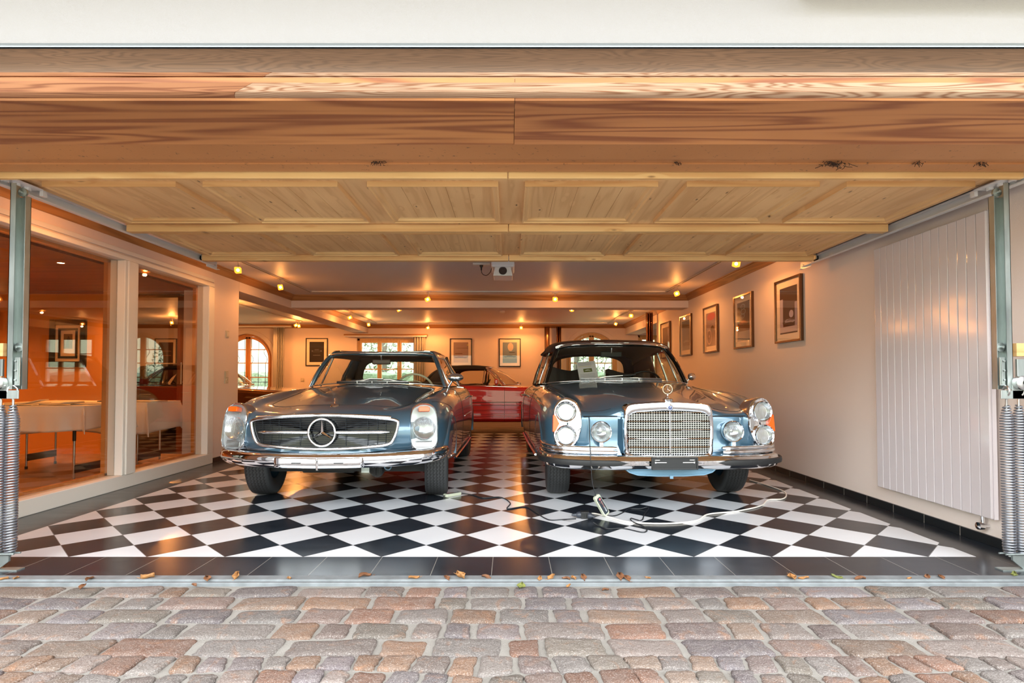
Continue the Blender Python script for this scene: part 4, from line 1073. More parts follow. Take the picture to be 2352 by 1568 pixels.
M_softblack = simple('black_soft_top', rgb(34, 28, 26), .8, bump=.2, bscale=500)
M_amber = NT('amber_lens'); M_amber.set(base=rgb(250, 96, 12), rough=.3, sss=.0, coat=.2, emis=rgb(255, 90, 0), estr=0.0); M_amber = M_amber.mat
M_reflector = simple('lamp_reflector', (0.56, 0.58, 0.60, 1), .20, .95)
def lens_mat(name, ribs, axis='x'):
    m = NT(name); n = m.n
    tc = m.node('ShaderNodeTexCoord'); sp = m.node('ShaderNodeSeparateXYZ'); m.link(tc.outputs['Object'], sp.inputs[0])
    w_ = m.math('SINE', m.math('MULTIPLY', sp.outputs[0], ribs * 6.28))
    bp = m.node('ShaderNodeBump'); bp.inputs['Strength'].default_value = .7; bp.inputs['Distance'].default_value = .004; m.link(w_, bp.inputs['Height'])
    tr = m.node('ShaderNodeBsdfTransparent'); tr.inputs['Color'].default_value = (.84, .86, .86, 1)
    df = m.node('ShaderNodeBsdfDiffuse'); df.inputs['Color'].default_value = (.86, .88, .88, 1); m.link(bp.outputs[0], df.inputs['Normal'])
    gl = m.node('ShaderNodeBsdfGlossy'); gl.inputs['Roughness'].default_value = .08; m.link(bp.outputs[0], gl.inputs['Normal'])
    m1 = m.node('ShaderNodeMixShader'); m1.inputs[0].default_value = .07; m.link(tr.outputs[0], m1.inputs[1]); m.link(df.outputs[0], m1.inputs[2])
    m2 = m.node('ShaderNodeMixShader'); m2.inputs[0].default_value = .14; m.link(m1.outputs[0], m2.inputs[1]); m.link(gl.outputs[0], m2.inputs[2])
    m.link(m2.outputs[0], n['Material Output'].inputs['Surface']); return m.mat
M_lens = lens_mat('ribbed_lens', 130)
# tyre with block tread drawn into the rubber's relief
M_tyre = NT('tyre_rubber')
_tc = M_tyre.node('ShaderNodeTexCoord'); _sp = M_tyre.node('ShaderNodeSeparateXYZ'); M_tyre.link(_tc.outputs['UV'], _sp.inputs[0])
_U, _V = _sp.outputs[0], _sp.outputs[1]
def _tri(m, x): return m.math('ABSOLUTE', m.math('SUBTRACT', m.math('FRACT', x), .5))
_z = _tri(M_tyre, M_tyre.math('MULTIPLY', _U, 64))
_g1 = _tri(M_tyre, M_tyre.math('ADD', M_tyre.math('MULTIPLY', _V, 6.0), M_tyre.math('MULTIPLY', _z, .95)))
_par = M_tyre.math('FLOOR', M_tyre.math('ADD', M_tyre.math('MULTIPLY', _V, 6.0), M_tyre.math('MULTIPLY', _z, .95)))
_g2 = _tri(M_tyre, M_tyre.math('ADD', M_tyre.math('MULTIPLY', _U, 64), M_tyre.math('ADD', M_tyre.math('MULTIPLY', _par, .5), M_tyre.math('MULTIPLY', _V, 3.0))))
_a = M_tyre.math('MULTIPLY', M_tyre.math('SUBTRACT', .12, _g1, clamp=True), 12, clamp=True)
_b = M_tyre.math('MULTIPLY', M_tyre.math('SUBTRACT', .07, _g2, clamp=True), 16, clamp=True)
_h = M_tyre.math('MAXIMUM', _a, _b)
_msk = M_tyre.math('LESS_THAN', M_tyre.math('ABSOLUTE', M_tyre.math('SUBTRACT', _V, .5)), .5)
_h = M_tyre.math('MULTIPLY', _h, _msk)
M_tyre.set(base=M_tyre.mix(_h, rgb(50, 51, 53), rgb(12, 12, 13)), rough=.6)
M_tyre.bump(M_tyre.math('SUBTRACT', 1, _h), .9, .006); M_tyre = M_tyre.mat

def cat_poly(P, n=8, closed=True):
    """smooth closed outline through 2-D points"""
    P = [Vector(p) for p in P]; N = len(P); out = []
    for i in range(N):
        p0, p1, p2, p3 = P[(i - 1) % N], P[i], P[(i + 1) % N], P[(i + 2) % N]
        for k in range(n):
            t = k / n
            out.append(.5 * ((2 * p1) + (-p0 + p2) * t + (2 * p0 - 5 * p1 + 4 * p2 - p3) * t * t + (-p0 + 3 * p1 - 3 * p2 + p3) * t ** 3))
    return out

class Loft:
    """half-body control table -> smooth closed shell; rows = (y, [(x, z[, dy]) ...]) from top centre round the side to bottom centre"""
    def __init__(s, rows, ni=6, nj=5):
        P = np.array([[(c[0], r[0] + (c[2] if len(c) > 2 else 0), c[1]) for c in r[1]] for r in rows], float)
        A, s.ti = _interp(P, ni)                                   # along the car
        B, s.tj = _interp(np.swapaxes(A, 0, 1).copy(), nj, sym=True)
        s.G = np.swapaxes(B, 0, 1); s.G[:, 0, 0] = 0; s.G[:, -1, 0] = 0
        s.G[..., 0] = np.maximum(s.G[..., 0], 0); s.ni, s.nj = ni, nj
    def pt(s, i, j, sg=1, out=0.0):
        """surface point at control row i, control column j (floats)"""
        a = min(max(i * s.ni, 0), s.G.shape[0] - 1.001); b = min(max(j * s.nj, 0), s.G.shape[1] - 1.001)
        ia, ib = int(a), int(b); fa, fb = a - ia, b - ib; G = s.G
        p = (G[ia, ib] * (1 - fa) * (1 - fb) + G[ia + 1, ib] * fa * (1 - fb) + G[ia, ib + 1] * (1 - fa) * fb + G[ia + 1, ib + 1] * fa * fb)
        v = Vector(p)
        if out:
            du = Vector(G[ia + 1, ib] - G[ia, ib]); dv = Vector(G[ia, min(ib + 1, G.shape[1] - 1)] - G[ia, ib])
            n = dv.cross(du)
            if n.length > 1e-9: v += n.normalized() * out * (1 if n.dot(Vector((v.x, 0, v.z - .5))) > 0 else -1)
        if sg < 0: v.x = -v.x
        return v
    def line(s, a, b, n=20, sg=1, out=.0):
        return [s.pt(a[0] + (b[0] - a[0]) * k / n, a[1] + (b[1] - a[1]) * k / n, sg, out) for k in range(n + 1)]
    def mesh(s, name, mat, parent, smooth=45):
        G = s.G; nu, nv = G.shape[:2]; rows = []
        for i in range(nu):
            r = [Vector(G[i, j]) for j in range(nv)] + [Vector((-G[i, j][0], G[i, j][1], G[i, j][2])) for j in range(nv - 2, 0, -1)]
            rows.append(r)
        mb = MB(); mb.grid(rows, cv=True)
        for i, rv in ((0, False), (nu - 1, True)):
            ring = rows[i]; c = sum(ring, Vector()) / len(ring); n = len(ring); b = mb.add([c] + ring, [])
            for j in range(n): mb.f.append([b, b + 1 + j, b + 1 + (j + 1) % n]); mb.m.append(0)
        o = mb.build(name, mat, parent, smooth=None)
        bm = bmesh.new(); bm.from_mesh(o.data); bmesh.ops.remove_doubles(bm, verts=bm.verts, dist=1e-5); bmesh.ops.dissolve_degenerate(bm, dist=1e-6, edges=bm.edges); bmesh.ops.recalc_face_normals(bm, faces=bm.faces); bm.to_mesh(o.data); bm.free()
        return o

def cyl_cutter(x0, x1, y, z, r, mat, n=48):
    return MB().cyl((x0, y, z), (x1, y, z), r, n).build('c', mat)

def wheel(parent, x, y, r, w_, sg, steer=0.0, disc=None, rimr=.185):
    """tyre > nothing; rim and hub cap are children of the wheel"""
    # tyre
    prof = []
    hw = w_ / 2
    pts = [(rimr, -hw * .72), (rimr + .02, -hw * .86), (r * .80, -hw * 1.04), (r * .92, -hw * 1.02), (r * .975, -hw * .90), (r * .992, -hw * .70), (r, -hw * .35), (r, 0), (r, hw * .35), (r * .992, hw * .70), (r * .975, hw * .90), (r * .92, hw * 1.02), (r * .80, hw * 1.04), (rimr + .02, hw * .86), (rimr, hw * .72)]
    key = ('tyre', r, w_)
    n = 64; me = bpy.data.meshes.new('tyre'); vs = []; fs = []; uvs = []
    for i in range(n):
        a = 2 * PI * i / n
        for rr, z in pts: vs.append((z, rr * math.cos(a), rr * math.sin(a)))
    m_ = len(pts)
    for i in range(n):
        for j in range(m_ - 1):
            a, b = i * m_ + j, ((i + 1) % n) * m_ + j
            fs.append((a, a + 1, b + 1, b))
            V = lambda q: (pts[q][1] / hw * .5 / .86 + .5) if 3 <= q <= 11 else (1.2 if q > 11 else -.2)
            uvs += [(i / n, V(j)), (i / n, V(j + 1)), ((i + 1) / n, V(j + 1)), ((i + 1) / n, V(j))]
    me.from_pydata(vs, [], fs); me.materials.append(M_tyre); ul = me.uv_layers.new(name='UVMap')
    ul.data.foreach_set('uv', [c for q in uvs for c in q]); me.polygons.foreach_set('use_smooth', [True] * len(me.polygons)); me.set_sharp_from_angle(angle=math.radians(50))
    t = bpy.data.objects.new('tyre', me); COL.objects.link(t)
    t.parent = parent; t.location = (x, y, r); t.rotation_euler = (0, 0, steer)
    Mx = RY(sg * PI / 2)
    mb = MB(); mb.lathe([(rimr, -hw * .72), (rimr + .012, hw * .70), (rimr - .004, hw * .72), (rimr - .014, hw * .5), (rimr - .03, hw * .25), (.10, hw * .32), (.001, hw * .34)], 40, Mx); mb.build('rim', disc or M_satin, t, smooth=35)
    mb = MB(); mb.lathe([(rimr + .016, hw * .66), (rimr + .012, hw * .76), (rimr - .012, hw * .60), (rimr - .016, hw * .55)], 40, Mx); mb.lathe([(.125, hw * .34), (.118, hw * .46), (.08, hw * .56), (.03, hw * .60), (.001, hw * .61)], 36, Mx)
    mb.build('hub_cap', M_chrome, t, smooth=35)
    return t

def star3(mb, c, R_, t=.006, wid=.16, M=None, mi=0):
    """three-pointed star with a ridge, facing -y"""
    M = M or Matrix.Identity(4)
    for k in range(3):
        a = PI / 2 + k * 2 * PI / 3; d = Vector((math.cos(a), 0, math.sin(a)))
        a1, a2 = a - PI / 3, a + PI / 3
        s1 = Vector((math.cos(a1), 0, math.sin(a1))) * R_ * wid; s2 = Vector((math.cos(a2), 0, math.sin(a2))) * R_ * wid
        C = Vector((0, -t, 0)); B = Vector((0, t * .4, 0)); tip = d * R_
        mb.add([M @ (Vector(c) + q) for q in (C, s1, tip, s2, B)], [(0, 1, 2), (0, 2, 3), (4, 2, 1), (4, 3, 2)], mi)
def ring(mb, c, R_, r_, n=40, m=8, mi=0, M=None):
    M = M or Matrix.Identity(4)
    mb.tube([M @ Vector((c[0] + R_ * math.cos(2 * PI * i / n), c[1], c[2] + R_ * math.sin(2 * PI * i / n))) for i in range(n)], r_, m, closed=True, mi=mi)

def round_lamp(parent, c, r, name='headlamp', yaw=0.0, lens=None, rim_w=.010, bulge=.02):
    """round lamp facing -y : chrome rim, reflector, ribbed lens"""
    M = T(*c) @ RZ(yaw) @ RX(PI / 2)           # local +z -> -y
    b = MB(); b.x = T(0, 0, 0); b.lathe([(r + .002, -.05), (r + rim_w, -.01), (r + rim_w, .006), (r + rim_w * .5, .014), (r - .002, .010), (r - .004, 0)], 36, M); o = b.build(name, M_chrome, parent, smooth=35)
    b = MB(); b.lathe([(r - .001, .0), (r * .8, -.028), (r * .45, -.048), (.012, -.052), (.012, -.03), (.001, -.028)], 32, M); b.build('reflector', M_reflector, o, smooth=40)
    b = MB(); b.lathe([(r - .003, .004), (r * .85, .004 + bulge * .45), (r * .5, .004 + bulge * .85), (.001, .004 + bulge)], 32, M); b.build('lens', lens or M_lens, o, smooth=60)
    return o

def blade(mb, a, b, h=.012):
    mb.tube([a, b], [.006, .004], 6)

def seat(parent, x, y, z, w_, mat, h_=.52, head=False, name='seat', tilt=.2, waved=False):
    m = MB(); m.box((x - w_ / 2, y - .5, z - .16), (x + w_ / 2, y, z)); o = m.build(name, mat, parent, bevel=.05, seg=4)
    rows = []
    n = 16
    for i in range(9):
        v = i / 8; row = []
        for j in range(n + 1):
            u = j / n * 2 - 1
            top = h_ * (1 - (.10 if waved else .0) * (1 - abs(u) ** 1.5) - (.05 if not waved else 0) * abs(u) ** 4)
            zz_ = z - .05 + top * v
            row.append(Vector((x + u * w_ / 2 * (1 - .05 * v), y - .06 + math.sin(tilt) * zz_ * .0 + v * tilt * .55 - .035 * (1 - u * u) * math.sin(PI * v) + .012 * math.cos(u * 14), zz_)))
        rows.append(row)
    m = MB(); m.grid(rows); back = m.build('seat_back', mat, o, smooth=60); s_ = back.modifiers.new('s', 'SOLIDIFY'); s_.thickness = .09; s_.offset = 1
    b_ = back.modifiers.new('b', 'BEVEL'); b_.width = .03; b_.segments = 3; b_.limit_method = 'ANGLE'; b_.angle_limit = 1.0
    return o

def steering(parent, c, R_, mat, spoke):
    M = T(*c) @ RX(math.radians(-62))
    m = MB(); n = 40; m.tube([M @ Vector((R_ * math.cos(2 * PI * i / n), R_ * math.sin(2 * PI * i / n), 0)) for i in range(n)], .012, 8, closed=True); o = m.build('steering_wheel', mat, parent, smooth=60)
    m = MB()
    m.tube([M @ Vector((-R_, .0, 0)), M @ Vector((-.03, -.02, -.03)), M @ Vector((.03, -.02, -.03)), M @ Vector((R_, 0, 0))], .008, 6)
    m.lathe([(.001, .0), (.04, -.005), (.045, -.04), (.02, -.08)], 20, M); m.tube([M @ Vector((R_ * .62 * math.cos(a), R_ * .62 * math.sin(a), -.01)) for a in [PI * 1.1 + i * PI * .8 / 12 for i in range(13)]], .005, 6)
    m.tube([M @ Vector((0, 0, -.05)), M @ Vector((0, 0, -.4))], .03, 12); m.build('spokes', spoke, o, smooth=50)

def windscreen(parent, base, head, frame_mat, glass_mat, trim=M_chrome, nb=14, pr=.022, top_r=.02, bulge=.03):
    """base and head: control points from centre to corner (half)"""
    def full(c):
        L_ = [Vector((-p[0], p[1], p[2])) for p in reversed(c)] + [Vector(p) for p in c[1:]]
        return crs(L_, 6)
    B, Hd = full(base), full(head); rows = []
    for k in range(9):
        v = k / 8; rows.append([B[i].lerp(Hd[i], v) + Vector((0, -bulge * math.sin(PI * v) * .6, bulge * math.sin(PI * v))) for i in range(len(B))])
    g = MB(); g.grid(rows); gl = g.build('windscreen', glass_mat, parent, smooth=80, recalc=False)
    f = MB()
    left = [r_[0] for r_ in rows]; right = [r_[-1] for r_ in rows]
    f.tube(left, pr, 8); f.tube(right, pr, 8); f.tube(Hd, top_r, 8); fo_ = f.build('windscreen_frame', frame_mat, parent, smooth=60)
    t = MB(); off = Vector((0, -top_r * 1.0, .004))
    t.tube([p + off for p in Hd], .009, 6); t.tube([p + Vector((-.012, -pr * .75, 0)) for p in left], .006, 6); t.tube([p + Vector((.012, -pr * .75, 0)) for p in right], .006, 6); t.tube([p + Vector((0, -.008, .002)) for p in B], .006, 6)
    t.build('windscreen_trim', trim, fo_, smooth=60)
    return rows, gl

def mirror(parent, base, sg, mat=M_chrome, yaw=.15):
    m = MB(); b = Vector(base)
    m.tube([b, b + Vector((sg * .03, .0, .05)), b + Vector((sg * .05, -.01, .085))], [.012, .009, .008], 8)
    m.x = T(*(b + Vector((sg * .075, -.01, .10)))) @ RZ(sg * yaw)
    rows = []
    for i in range(9):
        a = PI * i / 8; rows.append([Vector((.085 * math.cos(2 * PI * j / 20) * math.sin(a), -.045 * math.cos(a) - .0, .042 * math.sin(2 * PI * j / 20) * math.sin(a))) for j in range(20)])
    rows = rows[:7]
    m.grid(rows, cv=True); m.build('door_mirror', mat, parent, smooth=50)
def rear_mirror(parent, c, w_, h_, stalk, mat):
    m = MB(); m.box((c[0] - w_ / 2, c[1] - .01, c[2] - h_ / 2), (c[0] + w_ / 2, c[1] + .015, c[2] + h_ / 2)); o = m.build('rear_view_mirror', mat, parent, bevel=.012, seg=4)
    m = MB(); m.tube([(c[0], c[1], c[2]), (c[0], c[1] - .02, c[2] + stalk)], .007, 8); m.build('stalk', M_chrome, o, smooth=50)
def wiper(parent, p0, p1, b0, b1):
    m = MB(); m.tube([p0, (Vector(p0) + Vector(p1)) / 2 + Vector((0, -.01, .014)), p1], [.008, .006, .005], 6); m.lathe([(.001, .012), (.012, .008), (.014, -.01)], 12, T(*p0)); o = m.build('wiper_arm', M_satin, parent, smooth=50)
    m = MB(); m.tube([b0, b1], .0075, 6); m.tube([Vector(b0).lerp(Vector(b1), .2) + Vector((0, -.006, .008)), Vector(b0).lerp(Vector(b1), .8) + Vector((0, -.006, .008))], .004, 6); m.build('blade', M_rubber, o, smooth=50)
def gap(parent, paths, r=.0028, name='panel_gap'):
    m = MB()
    for p in paths: m.tube(p, r, 6)
    return m.build(name, M_gap, parent, smooth=60)

# ------------------------------------------------------------------------------------------------ the left car
c1 = thing('vintage_roadster', (-1.383, 4.115, 0), 'blue-grey vintage two-seat roadster with hardtop, single tall headlamps and star in the grille, left front', 'car', rz=-math.radians(.4))
#        0 centre     1           2           3            4            5           6           7           8           9           10          11          12
rows1 = [
 (.085, [(0, .722, -.03), (.18, .718, -.025), (.32, .705, -.015), (.42, .685, -.005), (.48, .655), (.51, .62), (.52, .58), (.51, .54), (.50, .51), (.46, .475), (.34, .455), (.18, .448, -.02), (0, .446, -.03)]),
 (.155, [(0, .742, -.06), (.22, .738, -.055), (.40, .722, -.035), (.54, .705, -.01), (.61, .68), (.65, .64), (.665, .59), (.66, .54), (.64, .50), (.58, .462), (.42, .445, -.01), (.2, .44, -.03), (0, .438, -.04)]),
 (.265, [(0, .766, -.09), (.24, .764, -.08), (.44, .752, -.05), (.60, .752, -.02), (.69, .748), (.755, .715), (.78, .65), (.785, .57), (.77, .50), (.72, .452), (.5, .435), (.25, .43), (0, .428)]),
 (.37, [(0, .786, -.08), (.25, .784, -.07), (.46, .770, -.01), (.60, .785), (.69, .802), (.775, .775), (.825, .70), (.84, .60), (.835, .50), (.80, .42), (.55, .41), (.3, .41), (0, .41)]),
 (.50, [(0, .815), (.26, .812), (.48, .792), (.60, .805), (.69, .838), (.785, .815), (.845, .735), (.865, .62), (.862, .50), (.835, .38), (.60, .34), (.3, .34), (0, .34)]),
 (.80, [(0, .860), (.27, .856), (.49, .832), (.60, .838), (.69, .868), (.785, .850), (.85, .77), (.878, .64), (.876, .48), (.85, .32), (.62, .27), (.3, .27), (0, .27)]),
 (1.12, [(0, .905), (.28, .900), (.50, .874), (.61, .872), (.70, .892), (.79, .872), (.852, .79), (.880, .65), (.876, .46), (.845, .28), (.62, .24), (.3, .24), (0, .24)]),
 (1.42, [(0, .945), (.29, .938), (.51, .912), (.62, .900), (.70, .905), (.79, .882), (.852, .80), (.880, .65), (.876, .46), (.845, .26), (.62, .22), (.3, .22), (0, .22)]),
 (1.60, [(0, .955), (.29, .948), (.51, .925), (.62, .912), (.70, .908), (.79, .885), (.852, .80), (.880, .65), (.876, .46), (.845, .26), (.62, .22), (.3, .22), (0, .22)]),
 (2.30, [(0, .93), (.29, .93), (.51, .925), (.62, .92), (.71, .912), (.79, .885), (.855, .80), (.880, .65), (.876, .46), (.845, .26), (.62, .22), (.3, .22), (0, .22)]),
 (3.00, [(0, .94), (.29, .938), (.51, .93), (.62, .92), (.71, .912), (.79, .885), (.855, .80), (.880, .65), (.876, .46), (.845, .26), (.62, .22), (.3, .22), (0, .22)]),
 (3.45, [(0, .91), (.29, .908), (.49, .902), (.60, .897), (.68, .890), (.765, .862), (.83, .78), (.855, .65), (.85, .48), (.815, .32), (.60, .28), (.3, .28), (0, .28)]),
 (3.90, [(0, .84), (.28, .838), (.47, .835), (.57, .83), (.64, .822), (.71, .795), (.765, .72), (.79, .62), (.785, .50), (.745, .39), (.56, .35), (.3, .35), (0, .35)]),
 (4.20, [(0, .74), (.25, .738), (.42, .735), (.50, .73), (.56, .72), (.62, .70), (.66, .65), (.68, .58), (.67, .52), (.63, .46), (.5, .43), (.25, .43), (0, .43)]),
]
L1 = Loft(rows1, 6, 5)
AX1, AX2 = .79, 3.19
body = L1.mesh('body', M_blue, c1)
cs = []
for ay, rr in ((AX1, .345), (AX2, .335)):
    for sg in (-1, 1): cs.append(cyl_cutter(sg * .60, sg * 1.0, ay, .33, rr, M_blue))
ck = MB(); ck.box((-.62, 1.66, .42), (.62, 3.0, 1.3)); cs.append(ck.build('c', M_liner))
cut(body, cs, True); resmooth(body, 38)
# flared arch lips
for ay, rr in ((AX1, .345), (AX2, .335)):
    for sg in (-1, 1):
        m = MB(); rows = []
        for k in range(25):
            a = math.radians(-4 + (172 if ay < 1.5 else 188) * k / 24)
            q = []
            for dr, dx in ((-.012, -.02), (-.004, .016), (.010, .020), (.035, .006), (.055, -.012)):
                q.append(Vector((sg * ((.868 if ay < 1.5 else .852) + dx - .012 * (1 - math.sin(max(0, a)))), ay + (rr + dr) * math.cos(a), .33 + (rr + dr) * math.sin(a))))
            rows.append(q)
        m.grid(rows); m.build('wheel_arch', M_blue, c1, smooth=60)
for sg in (-1, 1):
    wheel(c1, sg * .742, AX1, .322, .185, sg, steer=math.radians(6), disc=M_blue)
    wheel(c1, sg * .742, AX2, .322, .185, sg, disc=M_blue)
# bonnet gap, fender seams, door gaps
g_ = []
edge = [(3.25, .0), (3.22, 1.0), (3.22, 1.8), (3.28, 2.35), (3.6, 2.62), (4.3, 2.72), (5.5, 2.78), (6.6, 2.75), (7.6, 2.62)]
for sg in (-1, 1):
    p = []
    for (a, b) in zip(edge, edge[1:]): p += L1.line(a, b, 8, sg, .0005)[:-1]
    g_.append(p)
    g_.append(L1.line((8.15, 4.2), (8.35, 9.0), 24, sg, .0005)); g_.append(L1.line((10.0, 4.2), (10.0, 9.0), 24, sg, .0005))
    g_.append(L1.line((3.5, 4.6), (5.2, 6.3), 14, sg, .0005))
gap(c1, g_, .0020)
def yface1(x):      # plan curve of the nose of the left car
    return .036 + .042 * min(1.2, abs(x) / .55) ** 3
# grille
def face_path(P2, yf, off): return [Vector((p[0], yf(p[0]) - off, p[1])) for p in P2]
gr_out = cat_poly([(-.548, .672), (-.535, .690), (-.47, .704), (-.25, .722), (0, .731), (.25, .722), (.47, .704), (.535, .690), (.548, .672), (.538, .61), (.515, .55), (.485, .518), (.40, .503), (.2, .488), (0, .482), (-.2, .488), (-.40, .503), (-.485, .518), (-.515, .55), (-.538, .61)], 5)
gr = MB(); gr.tube(face_path(gr_out, yface1, .014), .0125, 8, closed=True); grille = gr.build('grille_surround', M_chrome, c1, smooth=60)
m = MB(); m.tube(face_path(crs([(-.53, .690, 0), (-.25, .738, 0), (0, .750, 0), (.25, .738, 0), (.53, .690, 0)], 10), yface1, .004) if False else [Vector((x, yface1(x) - .02, .712 + .028 * math.cos(x * 2.6))) for x in [-.50 + k / 30 for k in range(31)]], .011, 8, squash=.6); m.build('grille_visor', M_chrome, grille, smooth=60)
m = MB(); C2 = [Vector((p[0] * .985, p[1] * .985 + .009)) for p in gr_out]
m.add([Vector((0, yface1(0) + .003, .6))] + [Vector((p[0], yface1(p[0]) - .001, p[1])) for p in C2], [(0, 1 + i, 1 + (i + 1) % len(C2)) for i in range(len(C2))]); m.build('grille_backing', M_black_gloss, grille)
# inner fill keeps the recess curved: slats follow the nose
def inside_x(z):        # half width of the opening at height z
    xs = [abs(p[0]) for p in gr_out if abs(p[1] - z) < .02 and abs(p[0]) > .3]
    return (min(xs) if xs else .50) - .02
m = MB()
for k in range(15):
    z = .506 + k * .0142
    if abs(z - .606) < .008: continue
    top = .70 if z < .695 else .70
    hw_ = inside_x(z)
    if z > .70: hw_ = .28
    m.tube([Vector((x, yface1(x) - .008, z)) for x in [-hw_ + 2 * hw_ * i / 24 for i in range(25)]], .0016, 5)
for sg in (-1, 1):
    for xx in (.17, .33, .40, .46):
        m.tube([Vector((sg * xx, yface1(xx) - .006, .505)), Vector((sg * xx, yface1(xx) - .006, .70))], .0016, 5)
m.build('grille_slats', simple('dark_slats', rgb(58, 64, 70), .35, .7), grille, smooth=60)
m = MB()
for sg in (-1, 1):
    m.tube([Vector((sg * x, yface1(x) - .022, .606)) for x in [.09 + .40 * i / 14 for i in range(15)]], [.012] * 13 + [.008, .003], 10)
m.build('grille_bar', M_chrome, grille, smooth=60)
m = MB(); ring(m, (0, yface1(0) - .035, .606), .099, .0085, 48, 10); star3(m, (0, yface1(0) - .036, .606), .096, .016, .15); m.build('grille_star', M_chrome, grille, smooth=40)
m = MB(); m.lathe([(.001, 0), (.030, .002), (.036, -.002), (.030, .008), (.001, .010)], 24, T(*L1.pt(3.05, 0)) @ RX(math.radians(12))); m.build('bonnet_badge', M_chrome, c1, smooth=50)
# tall headlamp units
def headlamp1(sg):
    cx, cz, yaw = sg * .722, .634, sg * .26
    M = T(cx, .182, cz) @ RZ(yaw) @ RX(math.radians(-9))
    out = cat_poly([(-.100, .06), (-.082, .135), (-.04, .168), (.0, .175), (.045, .168), (.086, .132), (.102, .06), (.104, -.04), (.098, -.125), (.07, -.165), (.0, -.176), (-.07, -.165), (-.096, -.125), (-.102, -.04)], 5)
    u = lambda p, y, s_=1.0: M @ Vector((p[0] * s_, y, p[1] * s_))
    m = MB(); m.grid([[u(p, y, s_) for p in out] for y, s_ in ((.09, 1.03), (.0, 1.05), (-.016, 1.04), (-.022, 1.0), (-.016, .965), (-.006, .955))], cv=True); h = m.build('headlamp', M_chrome, c1, smooth=40)
    m = MB(); m.add([u((0, 0), .02)] + [u(p, -.004, .955) for p in out], [(0, 1 + i, 1 + (i + 1) % len(out)) for i in range(len(out))]); m.build('reflector_panel', simple('lamp_silver', rgb(196, 200, 202), .3, .6), h)
    m = MB(); m.lathe([(.083, -.006), (.066, .010), (.04, .020), (.001, .024)], 32, M @ T(0, -.016, -.012) @ RX(-PI / 2)); m.build('reflector', M_reflector, h, smooth=50)
    m = MB(); m.lathe([(.086, 0), (.082, .006), (.078, .0)], 32, M @ T(0, -.014, -.012) @ RX(PI / 2)); m.build('reflector_ring', M_chrome, h, smooth=50)
    m = MB(); m.add([u(p, -.060) for p in ((-.040, .112), (.040, .112), (.042, .142), (.028, .150), (-.028, .150), (-.042, .142))] + [u(p, -.006) for p in ((-.040, .112), (.040, .112), (.042, .142), (.028, .150), (-.028, .150), (-.042, .142))],
                 [(0, 1, 2, 3, 4, 5)] + [(i, (i + 1) % 6, (i + 1) % 6 + 6, i + 6) for i in range(6)]); m.build('turn_signal', M_amber, h, bevel=.003)
    m = MB(); m.x = M; m.box((-.06, -.014, -.112), (.06, -.006, -.104)); m.box((-.062, -.012, -.155), (.062, -.006, -.115)); m.build('parking_lamp', M_reflector, h, bevel=.003)
    m = MB(); c_ = []
    for s_, y in ((.965, -.018), (.9, -.034), (.7, -.050), (.4, -.058), (.1, -.060)): c_.append([u(p, y, s_) for p in out])
    m.grid(c_, cv=True); m.f.append([len(m.v) - len(out) + i for i in range(len(out))]); m.m.append(0)
    m.build('lens', M_lens, h, smooth=60)
headlamp1(-1); headlamp1(1)
# bumper
def bump_path(pts, n=8):
    half = crs([Vector((x, y, 0)) for x, y in pts], n)
    return [Vector((-p.x, p.y, p.z)) for p in reversed(half)][:-1] + half
bp = bump_path([(0, -.045), (.28, -.038), (.52, -.005), (.68, .055), (.78, .13), (.84, .23), (.862, .34), (.864, .44)])
def bz(p, z): return Vector((p.x, p.y, z))
prof = [(-.03, .045), (.000, .056), (.022, .050), (.036, .034), (.042, .012), (.040, -.010), (.030, -.030), (.012, -.050), (-.01, -.056), (-.035, -.05)]
z_of = lambda p: .402 + .018 * min(1, abs(p.x) / .8) ** 2
m = MB(); m.sweep([bz(p, z_of(p)) for p in bp], [(a - .02, b) for a, b in prof]); bumper = m.build('front_bumper', M_chrome, c1, smooth=45)
m = MB()
pl = [bz(p, z_of(p) - .004) for p in bp if abs(p.x) < .33]
pl = crs([Vector((-.335, .01-.045, .40)), Vector((-.30, -.004-.045, .395)), Vector((-.15, -.012-.045, .392)), Vector((0, -.016-.045, .390)), Vector((.15, -.012-.045, .392)), Vector((.30, -.004-.045, .395)), Vector((.335, .01-.045, .40))], 5)
k_ = len(pl); rows = []
for i, p in enumerate(pl):
    e = min(1, min(i, k_ - 1 - i) / 3.0); w_ = .028 + .014 * e
    rows.append([p + Vector((0, .02, w_)), p + Vector((0, -.020 * e - .004, w_ * .8)), p + Vector((0, -.026 * e - .004, 0)), p + Vector((0, -.020 * e - .004, -w_ * .8)), p + Vector((0, .02, -w_))])
m.grid(rows); m.build('plate_mount', M_chrome, bumper, smooth=50)
m = MB(); m.box((-.008, -.097, .343), (.008, -.065, .436)); m.lathe([(.001, .006), (.008, .004), (.009, 0)], 12, T(0, -.097, .418) @ RX(PI / 2)); m.build('joint_cover', M_chrome, bumper, bevel=.003)
for s_ in (-1, 1): MB().box((s_ * .185, -.0925, .392), (s_ * .120, -.088, .398)).build('slot', M_black, bumper)
